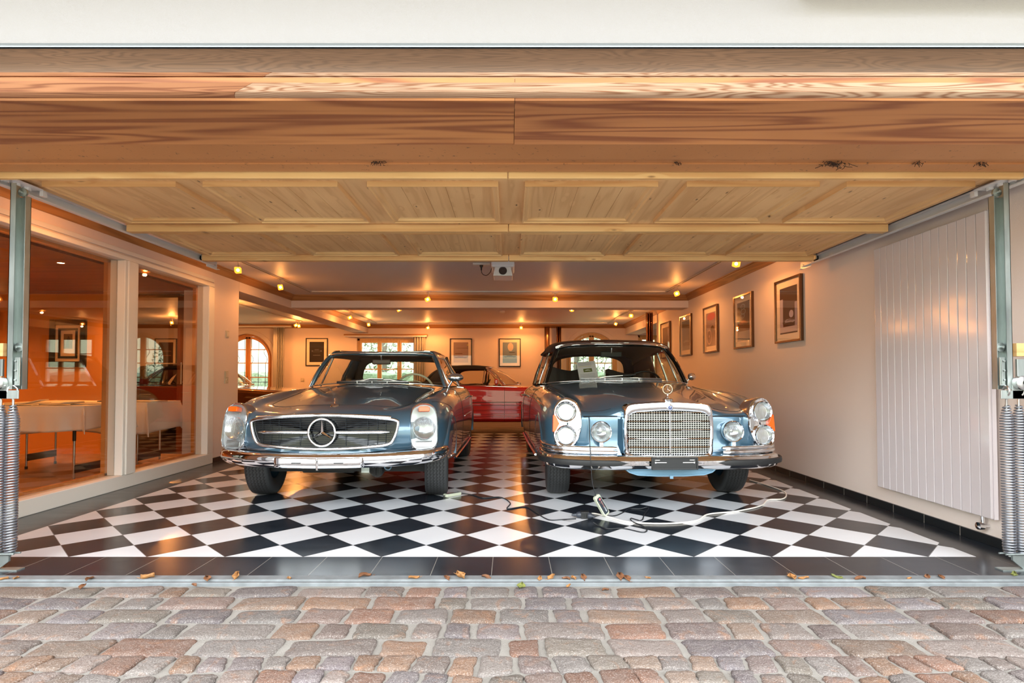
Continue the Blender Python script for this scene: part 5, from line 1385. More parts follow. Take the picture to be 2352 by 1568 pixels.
# things seen below the bumper
m = MB(); m.box((-.25, .20, .29), (.25, .42, .335)); m.box((-.22, .22, .275), (.18, .40, .29)); m.build('splash_guard', M_under, c1, bevel=.01)
m = MB(); m.box((.24, .20, .28), (.30, .26, .35))
for k in range(8): m.box((.243 + k * .007, .195, .29), (.246 + k * .007, .2, .34))
m.build('oil_cooler', M_steel, c1)
m = MB(); m.lathe([(.001, .0), (.052, .004), (.058, -.01), (.05, -.04), (.02, -.05)], 24, T(.345, .24, .292) @ RZ(-.3) @ RX(PI / 2))
for k in range(9): m.box((.300 + k * .011, .228, .252 + abs(k - 4) * .004), (.304 + k * .011, .236, .332 - abs(k - 4) * .004))
m.build('horn', M_black, c1, smooth=40)
m = MB(); ring(m, (.44, .22, .325), .026, .006, 20, 6); m.build('tow_eye', M_blue, c1, smooth=60)
m = MB(); m.box((-.66, .62, .22), (.66, .72, .28)); m.cyl((-.6, .79, .30), (.6, .79, .30), .03, 12); m.cyl((.50, .5, .30), (.50, .56, .34), .03, 12); m.cyl((-.34, 2.9, .2), (-.34, 1.0, .2), .03, 10); m.box((-.55, .9, .20), (.55, 3.0, .24)); m.build('underbody', M_under, c1)
# cowl vent, wipers, screen, cabin
m = MB(); vp = [Vector((x, 1.455 + .16 * abs(x) ** 2, .966 - .03 * abs(x) ** 2)) for x in [-.36 + .72 * k / 24 for k in range(25)]]
m.sweep(vp, [(-.0, -.014), (.0, .012), (-.05, .014), (-.05, -.014)]); cv_ = m.build('cowl_vent', M_black, c1)
m = MB(); m.tube([p + Vector((0, -.002, .013)) for p in vp], .0035, 6); m.tube([p + Vector((0, -.004, -.010)) for p in vp], .003, 6)
for k in (7, 12, 17): m.tube([vp[k] + Vector((0, -.004, -.010)), vp[k] + Vector((0, -.002, .013))], .003, 6)
m.build('vent_trim', M_chrome, cv_, smooth=60)
rws, _ = windscreen(c1, [(0, 1.50, .962), (.35, 1.545, .955), (.60, 1.625, .935), (.70, 1.70, .918)], [(0, 1.80, 1.268), (.30, 1.815, 1.268), (.48, 1.85, 1.262), (.553, 1.89, 1.248)], M_blue, M_carglass, pr=.024, top_r=.018)
wiper(c1, (-.16, 1.50, .975), (.10, 1.49, 1.0), (-.22, 1.515, .985), (.10, 1.51, .992)); wiper(c1, (.30, 1.54, .965), (.02, 1.51, .995), (.32, 1.56, .975), (.0, 1.52, 1.0))
# hardtop: nearly flat roof with raised edges
rt = []
for y, zc, hw_, sd in ((1.835, 1.292, .548, 1.258), (1.95, 1.300, .560, 1.262), (2.3, 1.305, .565, 1.268), (2.7, 1.300, .560, 1.265), (2.98, 1.285, .545, 1.255), (3.05, 1.268, .53, 1.245)):
    rt.append([Vector((x * hw_, y + (.05 * abs(x) ** 2 if y < 1.9 else -.03 * abs(x) ** 3 if y > 3 else 0), z)) for x, z in ((-1.03, sd - .035), (-1.02, sd), (-.97, zc - .002), (-.9, zc + .006), (-.6, zc), (-.3, zc - .006), (0, zc - .008), (.3, zc - .006), (.6, zc), (.9, zc + .006), (.97, zc - .002), (1.02, sd), (1.03, sd - .035))])
A = np.array([[tuple(p) for p in r_] for r_ in rt]); A, _q = _interp(A, 5); A, _q = _interp(np.swapaxes(A, 0, 1).copy(), 4); A = np.swapaxes(A, 0, 1)
m = MB(); m.grid([[Vector(p) for p in r_] for r_ in A]); ht = m.build('hardtop', [M_blue, M_liner], c1, smooth=60)
s_ = ht.modifiers.new('s', 'SOLIDIFY'); s_.thickness = .03; s_.offset = -1; s_.material_offset = 1
m = MB(); m.tube([Vector(p) + Vector((0, -.008, -.002)) for p in A[0][10:-10]], .008, 6); m.build('roof_trim', M_chrome, ht, smooth=60)
# rear: C pillars, band round the back window
def band3(P_out, P_in, th, mats, name, parent):
    m = MB(); m.grid([[a, b] for a, b in zip(P_out, P_in)]); o = m.build(name, mats, parent, smooth=60); s_ = o.modifiers.new('s', 'SOLIDIFY'); s_.thickness = th; s_.offset = 0; return o
for sg in (-1, 1):
    P_ = [[Vector((sg * .57, 2.72, 1.262)), Vector((sg * .55, 2.96, 1.262))], [Vector((sg * .625, 2.74, 1.16)), Vector((sg * .60, 3.06, 1.17))], [Vector((sg * .70, 2.76, 1.04)), Vector((sg * .66, 3.16, 1.06))], [Vector((sg * .74, 2.78, .91)), Vector((sg * .70, 3.25, .93))]]
    m = MB(); m.grid([[r_[0].lerp(r_[1], t) + Vector((sg * .012 * math.sin(PI * t), 0, 0)) for t in (0, .25, .5, .75, 1)] for r_ in P_]); o = m.build('rear_pillar', M_blue, ht, smooth=60); s_ = o.modifiers.new('s', 'SOLIDIFY'); s_.thickness = .03
    # side window frame and glass
    m = MB(); a = Vector((sg * .70, 1.70, .92)); b = Vector((sg * .560, 1.90, 1.24)); c_ = Vector((sg * .565, 2.72, 1.245)); d_ = Vector((sg * .735, 2.76, .915))
    m.tube([a + Vector((0, .03, 0)), b + Vector((0, .03, 0)), b.lerp(c_, .5) + Vector((sg * .01, 0, .008)), c_, d_], .010, 6); e1 = a.lerp(d_, .30); e2 = b.lerp(c_, .12); m.tube([e1, e2], .010, 6)
    m.build('side_window_frame', M_chrome, c1, smooth=50)
    m = MB(); m.grid([[a.lerp(d_, t), b.lerp(c_, t)] for t in (0, .5, 1)]); m.build('side_window', M_carglass, c1)
# back window surround (upper strip, lower strip) and glass
def rw(x, v): return Vector((x * (.57 + .10 * (1 - v)), 3.02 + .22 * (1 - v) - .06 * abs(x) ** 2, .935 + .335 * v))
m = MB(); inner = cat_poly([(-.80, .08), (-.84, .45), (-.74, .80), (-.4, .86), (0, .87), (.4, .86), (.74, .80), (.84, .45), (.80, .08), (.4, .06), (0, .06), (-.4, .06)], 4)
outer = []
for p in inner:
    s_ = min(1.0 / max(1e-3, abs(p.x)), (.5) / max(1e-3, abs(p.y - .5))); outer.append(Vector((p.x * s_, .5 + (p.y - .5) * s_)))
m.grid([[rw(a.x, a.y), rw((a.x + b.x) / 2, (a.y + b.y) / 2), rw(b.x, b.y)] for a, b in zip(outer, inner)], cu=True); rs_ = m.build('rear_window_surround', [M_liner], ht, smooth=60); s_ = rs_.modifiers.new('s', 'SOLIDIFY'); s_.thickness = .03; s_.offset = 0
m = MB(); m.add([rw(0, .5)] + [rw(p.x, p.y) for p in inner], [(0, 1 + i, 1 + (i + 1) % len(inner)) for i in range(len(inner))]); m.build('rear_window', M_carglass, ht)
m = MB(); m.box((-.60, 1.68, .80), (.60, 1.86, .915)); m.box((-.60, 1.66, .72), (.60, 1.74, .80)); m.build('dashboard', simple('brown_dash', rgb(92, 62, 46), .5), c1, bevel=.03, seg=4)
seat(c1, -.33, 2.62, .52, .48, M_leather, .36); seat(c1, .33, 2.62, .52, .48, M_leather, .36)
steering(c1, (.34, 1.98, .875), .20, M_ivory, M_ivory)
rear_mirror(c1, (-.02, 1.93, 1.185), .20, .058, .07, simple('mirror_back', rgb(84, 54, 44), .3))
mirror(c1, (.74, 1.62, .915), 1)
m = MB(); m.box((.884, 1.95, .60), (.888, 3.0, .606)); m.tube([(.868, 1.10, .27), (.872, 2.2, .265), (.868, 2.88, .27)], .014, 8, squash=.6); m.tube([(-.868, 1.10, .27), (-.872, 2.2, .265), (-.868, 2.88, .27)], .014, 8, squash=.6); m.build('sill_trim', M_chrome, c1, smooth=50)
m = MB(); m.tube(crs([(.862, 2.62, .79), (.895, 2.64, .792), (.898, 2.74, .792), (.864, 2.76, .79)], 5), .008, 8); m.tube([(.79, 2.0, .912), (.86, 2.02, .905)], .008, 6); m.build('door_handle', M_chrome, c1, smooth=50)
rb = bump_path([(0, 4.27), (.4, 4.25), (.60, 4.20), (.71, 4.11), (.765, 4.0)]); m = MB(); m.sweep([bz(p, .48) for p in rb][::-1], prof); m.build('rear_bumper', M_chrome, c1, smooth=45)

# ------------------------------------------------------------------------------------------------ the right car
c2 = thing('vintage_convertible', (1.198, 4.13, 0), 'steel-blue vintage four-seat convertible with closed aubergine soft top and upright chrome grille, right front', 'car', rz=math.radians(1.8))
rows2 = [
 (.185, [(0, .800), (.22, .790), (.33, .755), (.42, .722), (.50, .716), (.56, .708), (.595, .68), (.61, .61), (.605, .54), (.57, .48), (.4, .465), (.2, .46), (0, .46)]),
 (.205, [(0, .815), (.24, .803), (.36, .765), (.46, .735), (.56, .728), (.635, .722), (.70, .695), (.725, .62), (.72, .53), (.68, .47), (.5, .45), (.25, .445), (0, .445)]),
 (.25, [(0, .828), (.25, .816), (.37, .780), (.48, .750), (.60, .742), (.70, .755), (.79, .735), (.825, .65), (.82, .53), (.78, .455), (.55, .43), (.28, .43), (0, .43)]),
 (.34, [(0, .842), (.26, .832), (.38, .798), (.49, .772), (.61, .765), (.725, .805), (.83, .790), (.882, .69), (.885, .55), (.85, .44), (.6, .41), (.3, .41), (0, .41)]),
 (.52, [(0, .865), (.27, .857), (.40, .832), (.51, .808), (.625, .796), (.745, .846), (.85, .825), (.905, .72), (.912, .56), (.885, .40), (.62, .35), (.3, .35), (0, .35)]),
 (.85, [(0, .905), (.29, .900), (.44, .878), (.55, .858), (.65, .838), (.765, .885), (.862, .852), (.915, .74), (.922, .56), (.895, .33), (.64, .27), (.3, .27), (0, .27)]),
 (1.20, [(0, .945), (.31, .940), (.48, .920), (.60, .902), (.68, .882), (.775, .900), (.868, .860), (.918, .75), (.924, .56), (.895, .29), (.64, .24), (.3, .24), (0, .24)]),
 (1.48, [(0, .975), (.33, .970), (.52, .952), (.64, .932), (.70, .912), (.785, .908), (.872, .865), (.918, .75), (.924, .56), (.89, .27), (.64, .22), (.3, .22), (0, .22)]),
 (1.70, [(0, .985), (.33, .980), (.53, .965), (.66, .950), (.73, .935), (.80, .915), (.876, .865), (.918, .75), (.924, .56), (.89, .27), (.64, .22), (.3, .22), (0, .22)]),
 (2.60, [(0, .95), (.33, .95), (.53, .948), (.66, .945), (.74, .935), (.80, .915), (.876, .865), (.918, .75), (.924, .56), (.89, .27), (.64, .22), (.3, .22), (0, .22)]),
 (3.60, [(0, .95), (.33, .95), (.53, .945), (.66, .94), (.74, .925), (.80, .900), (.87, .85), (.912, .75), (.918, .57), (.885, .30), (.64, .25), (.3, .25), (0, .25)]),
 (4.20, [(0, .90), (.33, .898), (.52, .893), (.64, .885), (.71, .872), (.77, .85), (.83, .80), (.87, .70), (.872, .57), (.84, .38), (.6, .34), (.3, .34), (0, .34)]),
 (4.72, [(0, .80), (.30, .798), (.47, .793), (.57, .788), (.64, .78), (.70, .76), (.75, .72), (.78, .65), (.78, .57), (.74, .46), (.55, .42), (.3, .42), (0, .42)]),
 (4.86, [(0, .68), (.25, .68), (.38, .678), (.46, .675), (.52, .67), (.57, .66), (.61, .64), (.63, .60), (.63, .56), (.60, .51), (.45, .49), (.25, .49), (0, .49)]),
]
L2 = Loft(rows2, 6, 5)
AX1, AX2 = .86, 3.61
body = L2.mesh('body', M_blue2, c2)
cs = []
for ay, rr in ((AX1, .35), (AX2, .34)):
    for sg in (-1, 1): cs.append(cyl_cutter(sg * .62, sg * 1.0, ay, .335, rr, M_blue2))
ck = MB(); ck.box((-.68, 1.84, .42), (.68, 3.5, 1.3)); cs.append(ck.build('c', M_leather))
cut(body, cs, True); resmooth(body, 38)
for ay, rr in ((AX1, .35), (AX2, .34)):
    for sg in (-1, 1):
        m = MB(); rows = []
        for k in range(25):
            a = math.radians(-4 + (172 if ay < 1.5 else 188) * k / 24); q = []
            for dr, dx in ((-.012, -.02), (-.004, .016), (.008, .020), (.03, .006), (.05, -.012)):
                q.append(Vector((sg * ((.912 if ay < 1.5 else .902) + dx - .014 * (1 - math.sin(max(0, a)))), ay + (rr + dr) * math.cos(a), .335 + (rr + dr) * math.sin(a))))
            rows.append(q)
        m.grid(rows); m.build('wheel_arch', M_blue2, c2, smooth=60)
for sg in (-1, 1):
    wheel(c2, sg * .755, AX1, .325, .185, sg, steer=math.radians(-3), disc=M_blue2)
    wheel(c2, sg * .755, AX2, .325, .185, sg, disc=M_blue2)
g_ = []
for sg in (-1, 1):
    p = []
    edge = [(1.9, 2.3), (2.05, 3.0), (2.1, 3.8), (2.2, 4.25), (2.6, 4.42), (3.5, 4.5), (5.0, 4.45), (6.5, 4.35), (7.6, 4.1)]
    for (a, b) in zip(edge, edge[1:]): p += L2.line(a, b, 8, sg, .0006)[:-1]
    g_.append(p)
    g_.append(L2.line((8.1, 5.0), (8.35, 9.0), 24, sg, .0006)); g_.append(L2.line((9.5, 5.0), (9.5, 9.0), 24, sg, .0006))
gap(c2, g_, .0022)
# front panels beside the grille, below the bonnet lip
for sg in (-1, 1):
    m = MB(); rows = []
    for k in range(9):
        x = .345 + (.64 - .345) * k / 8
        yb = .165 + .012 * k / 8 + .05 * max(0, (k - 6) / 2) ** 2
        rows.append([Vector((sg * x, yb + .03, .712)), Vector((sg * x, yb + .006, .708)), Vector((sg * x, yb, .69)), Vector((sg * x, yb + .002, .60)), Vector((sg * x, yb + .004, .50)), Vector((sg * x, yb - .02, .455)), Vector((sg * x, yb - .03, .42))])
    m.grid(rows); o = m.build('front_panel', M_blue2, c2, smooth=60)
    # grille-side cheeks
    m = MB(); rows = []
    for k in range(9):
        z = .44 + .255 * k / 8; rows.append([Vector((sg * (.335 + .0 * k), .10, z)), Vector((sg * .352, .14, z)), Vector((sg * .372, .175, z)), Vector((sg * .42, .20, z))])
    m.grid(rows); m.build('grille_cheek', M_blue2, c2, smooth=60)
    m = MB(); m.tube([Vector((sg * (.37 + .26 * k / 12), .168 + .012 * k / 12, .7135)) for k in range(13)], .004, 6); m.build('panel_gap', M_gap, c2, smooth=60)
# ---- grille shell
GY = .075
def gsh(t_in):  # outline of the shell, inset t_in
    w_, zt_, zb_ = .343 - t_in, .822 - t_in * 1.0, .412 + t_in * .8
    P = [(-w_ * .93, zb_), (-w_ * .985, zb_ + .10), (-w_, zb_ + .20), (-w_ * .985, zt_ - .10), (-w_ * .955, zt_ - .045), (-w_ * .86, zt_ - .014), (-w_ * .5, zt_ - .001), (0, zt_ + .006), (w_ * .5, zt_ - .001), (w_ * .86, zt_ - .014), (w_ * .955, zt_ - .045), (w_ * .985, zt_ - .10), (w_, zb_ + .20), (w_ * .985, zb_ + .10), (w_ * .93, zb_), (w_ * .5, zb_ - .006), (0, zb_ - .010), (-w_ * .5, zb_ - .006)]
    return cat_poly(P, 4)
def gy2(x): return GY - .018 * (1 - abs(x) / .34)
def goff(P, dz): return [(p[0], p[1]) for p in P]
o0, o1, o2 = gsh(0.0), gsh(.006), gsh(.030)
# top band is deeper than the sides: shift the inner outline down at the top
def inner_shift(p): return Vector((p[0], p[1] - (.034 if p[1] > .72 else 0) * min(1, (p[1] - .72) / .04 if p[1] > .72 else 0)))
o2 = [inner_shift(p) for p in o2]; o3 = [Vector((p.x * .985, p.y - .002 if p.y > .6 else p.y + .003)) for p in o2]
gr = MB()
gr.grid([[Vector((p[0], .20, p[1])) for p in o0], [Vector((p[0], gy2(p[0]) + .035, p[1])) for p in o0], [Vector((p[0], gy2(p[0]) + .012, p[1] )) for p in o0], [Vector((p[0], gy2(p[0]), p[1])) for p in o1], [Vector((p[0], gy2(p[0]) - .006, p[1])) for p in [a.lerp(b, .5) for a, b in zip(o1, o2)]], [Vector((p[0], gy2(p[0]) + .004, p[1])) for p in o2], [Vector((p[0], gy2(p[0]) + .03, p[1])) for p in o3]], cv=True)
shell = gr.build('grille_shell', M_chrome, c2, smooth=35)
m = MB(); m.add([Vector((0, GY + .045, .6))] + [Vector((p[0] * 1.0, GY + .045, p[1])) for p in o3], [(0, 1 + i, 1 + (i + 1) % len(o3)) for i in range(len(o3))]); m.build('radiator_shade', M_black, shell)
zt_, zb_ = .752, .436
def hw2(z):
    xs = []
    for i in range(len(o3)):
        a, b = o3[i], o3[(i + 1) % len(o3)]
        if (a.y - z) * (b.y - z) <= 0 and abs(a.y - b.y) > 1e-6: xs.append(abs(a.x + (b.x - a.x) * (z - a.y) / (b.y - a.y)))
    return (max(xs) if xs else .30) + .002
M_grid = simple('bright_grille_mesh', (.62, .62, .62, 1), .3, .9)
m = MB(); nv = 16
for sg in (-1, 1):
    for k in range(1, nv + 1):
        x = k * .0186; z0, z1_ = zb_ - .006, zt_ + .004
        while z0 < .6 and hw2(z0) < x: z0 += .004
        while z1_ > .6 and hw2(z1_) < x: z1_ -= .004
        if z1_ - z0 < .05: continue
        m.box((sg * (x - .0018), gy2(x) + .008, z0), (sg * (x + .0018), gy2(x) + .016, z1_))
nh = 20
for k in range(nh):
    z = zb_ + .006 + (zt_ - zb_ - .012) * k / (nh - 1)
    if k % 4 == 3: continue
    h = hw2(z); m.grid([[Vector((s_ * h, gy2(s_ * h) + .004, z - .0017)), Vector((s_ * h, gy2(s_ * h) + .004, z + .0017)), Vector((s_ * h, gy2(s_ * h) + .014, z + .0017)), Vector((s_ * h, gy2(s_ * h) + .014, z - .0017))] for s_ in (-1, 0, 1)], cv=True)
m.build('grille_mesh', M_grid, shell)
for k in range(3, nh, 4):
    z = zb_ + .006 + (zt_ - zb_ - .012) * k / (nh - 1)
    h = hw2(z); m = MB(); m.grid([[Vector((s_ * h, gy2(s_ * h) - .001, z - .0034)), Vector((s_ * h, gy2(s_ * h) - .003, z)), Vector((s_ * h, gy2(s_ * h) - .001, z + .0034)), Vector((s_ * h, gy2(s_ * h) + .012, z + .0034)), Vector((s_ * h, gy2(s_ * h) + .012, z - .0034))] for s_ in (-1, 0, 1)], cv=True); m.build('grille_bar', M_chrome, shell)
m = MB(); m.box((-.0045, GY - .024, zb_ - .02), (.0045, GY + .01, zt_ + .006)); m.build('grille_spine', M_chrome, shell, bevel=.0015)
m = MB(); m.lathe([(.001, .004), (.019, .003), (.024, .0), (.024, -.006)], 28, T(0, GY - .026, .785) @ RX(PI / 2)); bdg = m.build('grille_badge', M_chrome, shell, smooth=40)
m = MB(); m.lathe([(.001, .0046), (.0185, .0036)], 28, T(0, GY - .026, .785) @ RX(PI / 2), 0); star3(m, (0, GY - .0335, .785), .0155, .002, .20, mi=1); ring(m, (0, GY - .0305, .785), .0155, .0011, 28, 6, 1); m.build('badge_star', [simple('badge_blue', rgb(70, 90, 150), .3), M_chrome], bdg, smooth=40)
# star ornament on its cap
m = MB(); m.x = T(0, .105, .834); m.lathe([(.034, -.012), (.038, .0), (.040, .012), (.036, .017), (.020, .021), (.010, .028), (.005, .036), (.004, .052)], 28); om = m.build('star_ornament', M_chrome, c2, smooth=35)
m = MB(); ring(m, (0, .105, .834 + .052 + .036), .036, .0022, 44, 6); star3(m, (0, .105, .834 + .052 + .036), .0355, .003, .10); m.build('star', M_chrome, om, smooth=40)
# lower intake mesh and valance
m = MB()
for k in range(30):
    x = -.30 + .60 * k / 29; m.box((x - .0015, .03, .395), (x + .0015, .034, .425))
for z in (.40, .41, .42): m.box((-.31, .029, z - .001), (.31, .033, z + .001))
m.build('intake_mesh', M_grid, c2)
m = MB(); m.box((-.31, .05, .38), (.31, .055, .43)); m.build('intake_shade', M_black, c2)
m = MB(); vp = [(-.34, .33), (-.31, .305), (-.25, .285), (-.10, .277), (.10, .277), (.25, .285), (.31, .305), (.34, .33)]
m.grid([[Vector((x, .02, .365)), Vector((x, .035, z + .02)), Vector((x, .04, z)), Vector((x, .10, z - .004)), Vector((x, .30, z))] for x, z in vp]); m.tube([Vector((x, .035, z + .004)) for x, z in vp], .006, 6)
m.box((-.012, .02, .262), (.012, .032, .285)); m.build('valance', simple('valance_blue', rgb(110, 144, 166), .5, .2), c2, smooth=30)
m = MB(); m.box((-.66, .62, .24), (.66, .75, .30)); m.cyl((-.6, .86, .30), (.6, .86, .30), .03, 12); m.cyl((.3, 3.4, .21), (.3, 1.0, .21), .03, 10); m.box((-.55, .95, .21), (.55, 3.4, .25)); m.lathe([(.001, .0), (.05, .004), (.055, -.02)], 20, T(-.12, .14, .33) @ RX(PI / 2)); m.lathe([(.001, .0), (.05, .004), (.055, -.02)], 20, T(.04, .14, .33) @ RX(PI / 2)); m.build('underbody', M_under, c2, smooth=40)
# ---- headlamp clusters
def cluster(sg):
    M = T(sg * .748, .196, .655) @ RZ(sg * .16) @ RX(math.radians(-7))
    out = cat_poly([(.030 * sg, .195), (.075 * sg, .165), (.104 * sg, .10), (.108 * sg, .0), (.102 * sg, -.10), (.082 * sg, -.160), (.03 * sg, -.186), (-.03 * sg, -.180), (-.072 * sg, -.135), (-.098 * sg, -.06), (-.108 * sg, .02), (-.098 * sg, .09), (-.068 * sg, .155), (-.02 * sg, .190)], 5)
    u = lambda p, y, s_=1.0: M @ Vector((p[0] * s_, y, p[1] * s_))
    m = MB(); m.grid([[u(p, y, s_) for p in out] for y, s_ in ((.12, 1.02), (.0, 1.04), (-.018, 1.03), (-.026, .99), (-.022, .955), (-.010, .945))], cv=True); h = m.build('headlamp_housing', M_chrome, c2, smooth=40)
    m = MB(); m.grid([[u(p, -.010, .95) for p in out], [u(p, -.004, .6) for p in out], [u(p, -.006, .05) for p in out]], cv=True); m.build('bezel_plate', M_chrome, h, smooth=60)
    for cz in (.092, -.090):
        P_ = M @ Vector((sg * .012, -.030, cz)); round_lamp(h, tuple(P_), .073, 'headlamp', yaw=sg * .16, rim_w=.008)
    # amber marker outside, clear lamp inside, wedge shaped
    a = MB(); w_ = [(.062, .0), (.092, .062), (.110, .066), (.112, -.062), (.092, -.060)]
    if sg < 0: w_ = [(-x, z) for x, z in w_][::-1]
    a.add([u(p, -.028) for p in w_] + [u((p[0] * 1.08, p[1]), .05) for p in w_], [(0, 1, 2, 3, 4)] + [(i, i + 5, (i + 1) % 5 + 5, (i + 1) % 5) for i in range(5)]); a.build('turn_signal', M_amber, h, bevel=.003)
    a = MB(); w_ = [(-.052, .0), (-.070, .058), (-.098, .030), (-.100, -.030), (-.078, -.056)]
    if sg < 0: w_ = [(-x, z) for x, z in w_][::-1]
    a.add([u(p, -.024) for p in w_] + [u(p, -.004) for p in w_], [(0, 1, 2, 3, 4)] + [(i, i + 5, (i + 1) % 5 + 5, (i + 1) % 5) for i in range(5)]); a.build('parking_lamp', M_reflector, h, bevel=.003)
cluster(-1); cluster(1)
for sg in (-1, 1):
    fl2 = round_lamp(c2, (sg * .505, .115, .600), .074, 'fog_lamp', rim_w=.008, bulge=.03)
    m = MB(); m.lathe([(.080, .0), (.070, .03), (.04, .055), (.001, .06)], 28, T(sg * .505, .125, .600) @ RX(-PI / 2)); m.box((sg * .505 - .013, .10, .490), (sg * .505 + .013, .125, .522)); m.build('lamp_bowl', M_chrome, fl2, smooth=50)
# ---- bumpers
bp = bump_path([(0, .0), (.30, .002), (.55, .022), (.73, .07), (.85, .155), (.908, .27), (.92, .40), (.918, .50)])
prof2 = [(-.03, .050), (.000, .056), (.030, .052), (.040, .040), (.044, .024), (.052, .018), (.052, -.018), (.044, -.024), (.036, -.044), (.016, -.058), (-.03, -.060)]
m = MB(); m.sweep([bz(p, .382) for p in bp], [(a - .03, b * .92) for a, b in prof2]); bumper = m.build('front_bumper', M_chrome, c2, smooth=45)
for sg in (-1, 1):
    m = MB(); pp = [bz(p, .382) for p in bp if p.x * sg > .33]
    if sg < 0: pp = pp[::-1]
    rows = []
    n_ = len(pp)
    for i, p in enumerate(pp):
        t = (pp[min(i + 1, n_ - 1)] - pp[max(i - 1, 0)]).normalized(); s_ = Vector((t.y, -t.x, 0)) * (1 if sg > 0 else -1); s_.z = 0
        if s_.y > 0 and abs(p.x) < .8: s_ = -s_
        if s_.x * sg < -0.01: s_ = -s_
        e = math.sin(min(1, i / 3.0) * PI / 2)
        rows.append([p + s_ * .020 + Vector((0, 0, .022 * e)), p + s_ * (.024 + .014 * e) + Vector((0, 0, .018 * e)), p + s_ * (.024 + .018 * e), p + s_ * (.024 + .014 * e) + Vector((0, 0, -.018 * e)), p + s_ * .020 + Vector((0, 0, -.022 * e))])
    m.grid(rows); m.build('rubber_strip', M_rubber, bumper, smooth=60)
    # upper double bar
    up = [bz(p, .468) + Vector((0, .055, 0)) for p in bp if p.x * sg > .395]
    if sg < 0: up = up[::-1]
    if sg > 0: pth = up
    else: pth = up[::-1]
    m = MB(); N_ = len(pth)
    m.tube([p + Vector((0, 0, .014)) for p in pth], [.016 if 0 < i < N_ - 1 else .010 for i in range(N_)], 10); m.tube([p + Vector((0, -.012, -.014)) for p in pth], [.015 if 0 < i < N_ - 1 else .010 for i in range(N_)], 10)
    m.tube([p + Vector((0, .01, -.05)) for p in pth], .020, 8)
    m.build('upper_bumper_bar', M_chrome, bumper, smooth=60)
# number plate holder
pl = thing('number_plate_holder', (0, 0, 0), None, None); pl.parent = c2; pl.location = (0, 0, 0)
bpy.data.objects.remove(pl)
m = MB(); m.box((-.170, -.052, .318), (.170, -.040, .408)); m.box((-.170, -.060, .318), (-.160, -.040, .408)); m.box((.160, -.060, .318), (.170, -.040, .408)); m.box((-.170, -.060, .400), (.170, -.040, .408)); m.box((-.170, -.060, .318), (.170, -.040, .326)); m.box((-.20, -.052, .362), (.20, -.045, .366))
ph = m.build('number_plate_holder', simple('black_plastic', rgb(36, 37, 40), .35), bumper, bevel=.002); ph.location.z = .022
m = MB(); m.box((-.145, -.0535, .368), (-.060, -.0515, .373)); m.box((.060, -.0535, .368), (.145, -.0535 + .002, .373)); m.box((-.145, -.0535, .386), (-.11, -.0515, .390)); m.box((.11, -.0535, .386), (.145, -.0515, .390)); m.build('slot', M_whitemetal, ph)
m = MB()
for x in (-.142, .142): m.lathe([(.001, .006), (.006, .005), (.008, .0)], 14, T(x, -.053, .370) @ RX(PI / 2))
m.build('screw', M_chrome, ph, smooth=40)
rb = bump_path([(0, 4.96), (.5, 4.93), (.68, 4.88), (.755, 4.80), (.775, 4.70)]); m = MB(); m.sweep([bz(p, .46) for p in rb][::-1], prof2); m.build('rear_bumper', M_chrome, c2, smooth=45)
# ---- cowl, screen, soft top
m = MB(); vp = [Vector((x, 1.59 + .15 * abs(x) ** 2, .996 - .035 * abs(x) ** 2)) for x in [-.42 + .84 * k / 24 for k in range(25)]]
m.sweep(vp, [(.0, -.016), (.0, .012), (-.05, .014), (-.05, -.016)]); cv_ = m.build('cowl_vent', M_black, c2)
m = MB(); m.tube([p + Vector((0, -.003, .013)) for p in vp], .0035, 6); m.tube([p + Vector((0, -.006, -.012)) for p in vp], .0035, 6); m.tube([p + Vector((0, -.005, .0)) for p in vp], .002, 6)
for k in (7, 12, 17): m.tube([vp[k] + Vector((0, -.006, -.012)), vp[k] + Vector((0, -.003, .013))], .003, 6)
m.build('vent_trim', M_chrome, cv_, smooth=60)
rws2, _ = windscreen(c2, [(0, 1.64, .985), (.38, 1.68, .980), (.65, 1.77, .965), (.762, 1.87, .950)], [(0, 2.00, 1.378), (.32, 2.015, 1.375), (.52, 2.05, 1.360), (.605, 2.10, 1.335)], M_black_gloss, M_carglass_t, pr=.026, top_r=.018)
wiper(c2, (-.34, 1.63, .985), (.02, 1.64, 1.035), (-.14, 1.655, 1.015), (.16, 1.665, 1.045)); wiper(c2, (.34, 1.63, .985), (.0, 1.64, 1.01), (-.16, 1.63, .998), (.22, 1.64, 1.008))
rt = []
for y, zc, hw_, sd in ((2.03, 1.398, .615, 1.340), (2.12, 1.425, .64, 1.347), (2.45, 1.462, .665, 1.352), (2.9, 1.465, .665, 1.335), (3.3, 1.425, .63, 1.29), (3.55, 1.355, .59, 1.23)):
    rt.append([Vector((x * hw_, y + (.06 * abs(x) ** 2 if y < 2.1 else 0), z)) for x, z in ((-1.045, sd - .045), (-1.03, sd), (-.96, sd + (zc - sd) * .45), (-.85, sd + (zc - sd) * .70), (-.6, sd + (zc - sd) * .90), (-.3, zc - .004), (0, zc), (.3, zc - .004), (.6, sd + (zc - sd) * .90), (.85, sd + (zc - sd) * .70), (.96, sd + (zc - sd) * .45), (1.03, sd), (1.045, sd - .045))])
A = np.array([[tuple(p) for p in r_] for r_ in rt]); A, _q = _interp(A, 5); A, _q = _interp(np.swapaxes(A, 0, 1).copy(), 4); A = np.swapaxes(A, 0, 1)
m = MB(); m.grid([[Vector(p) for p in r_] for r_ in A]); st = m.build('soft_top', [M_softtop, M_leather], c2, smooth=60)
s_ = st.modifiers.new('s', 'SOLIDIFY'); s_.thickness = .02; s_.offset = -1; s_.material_offset = 1
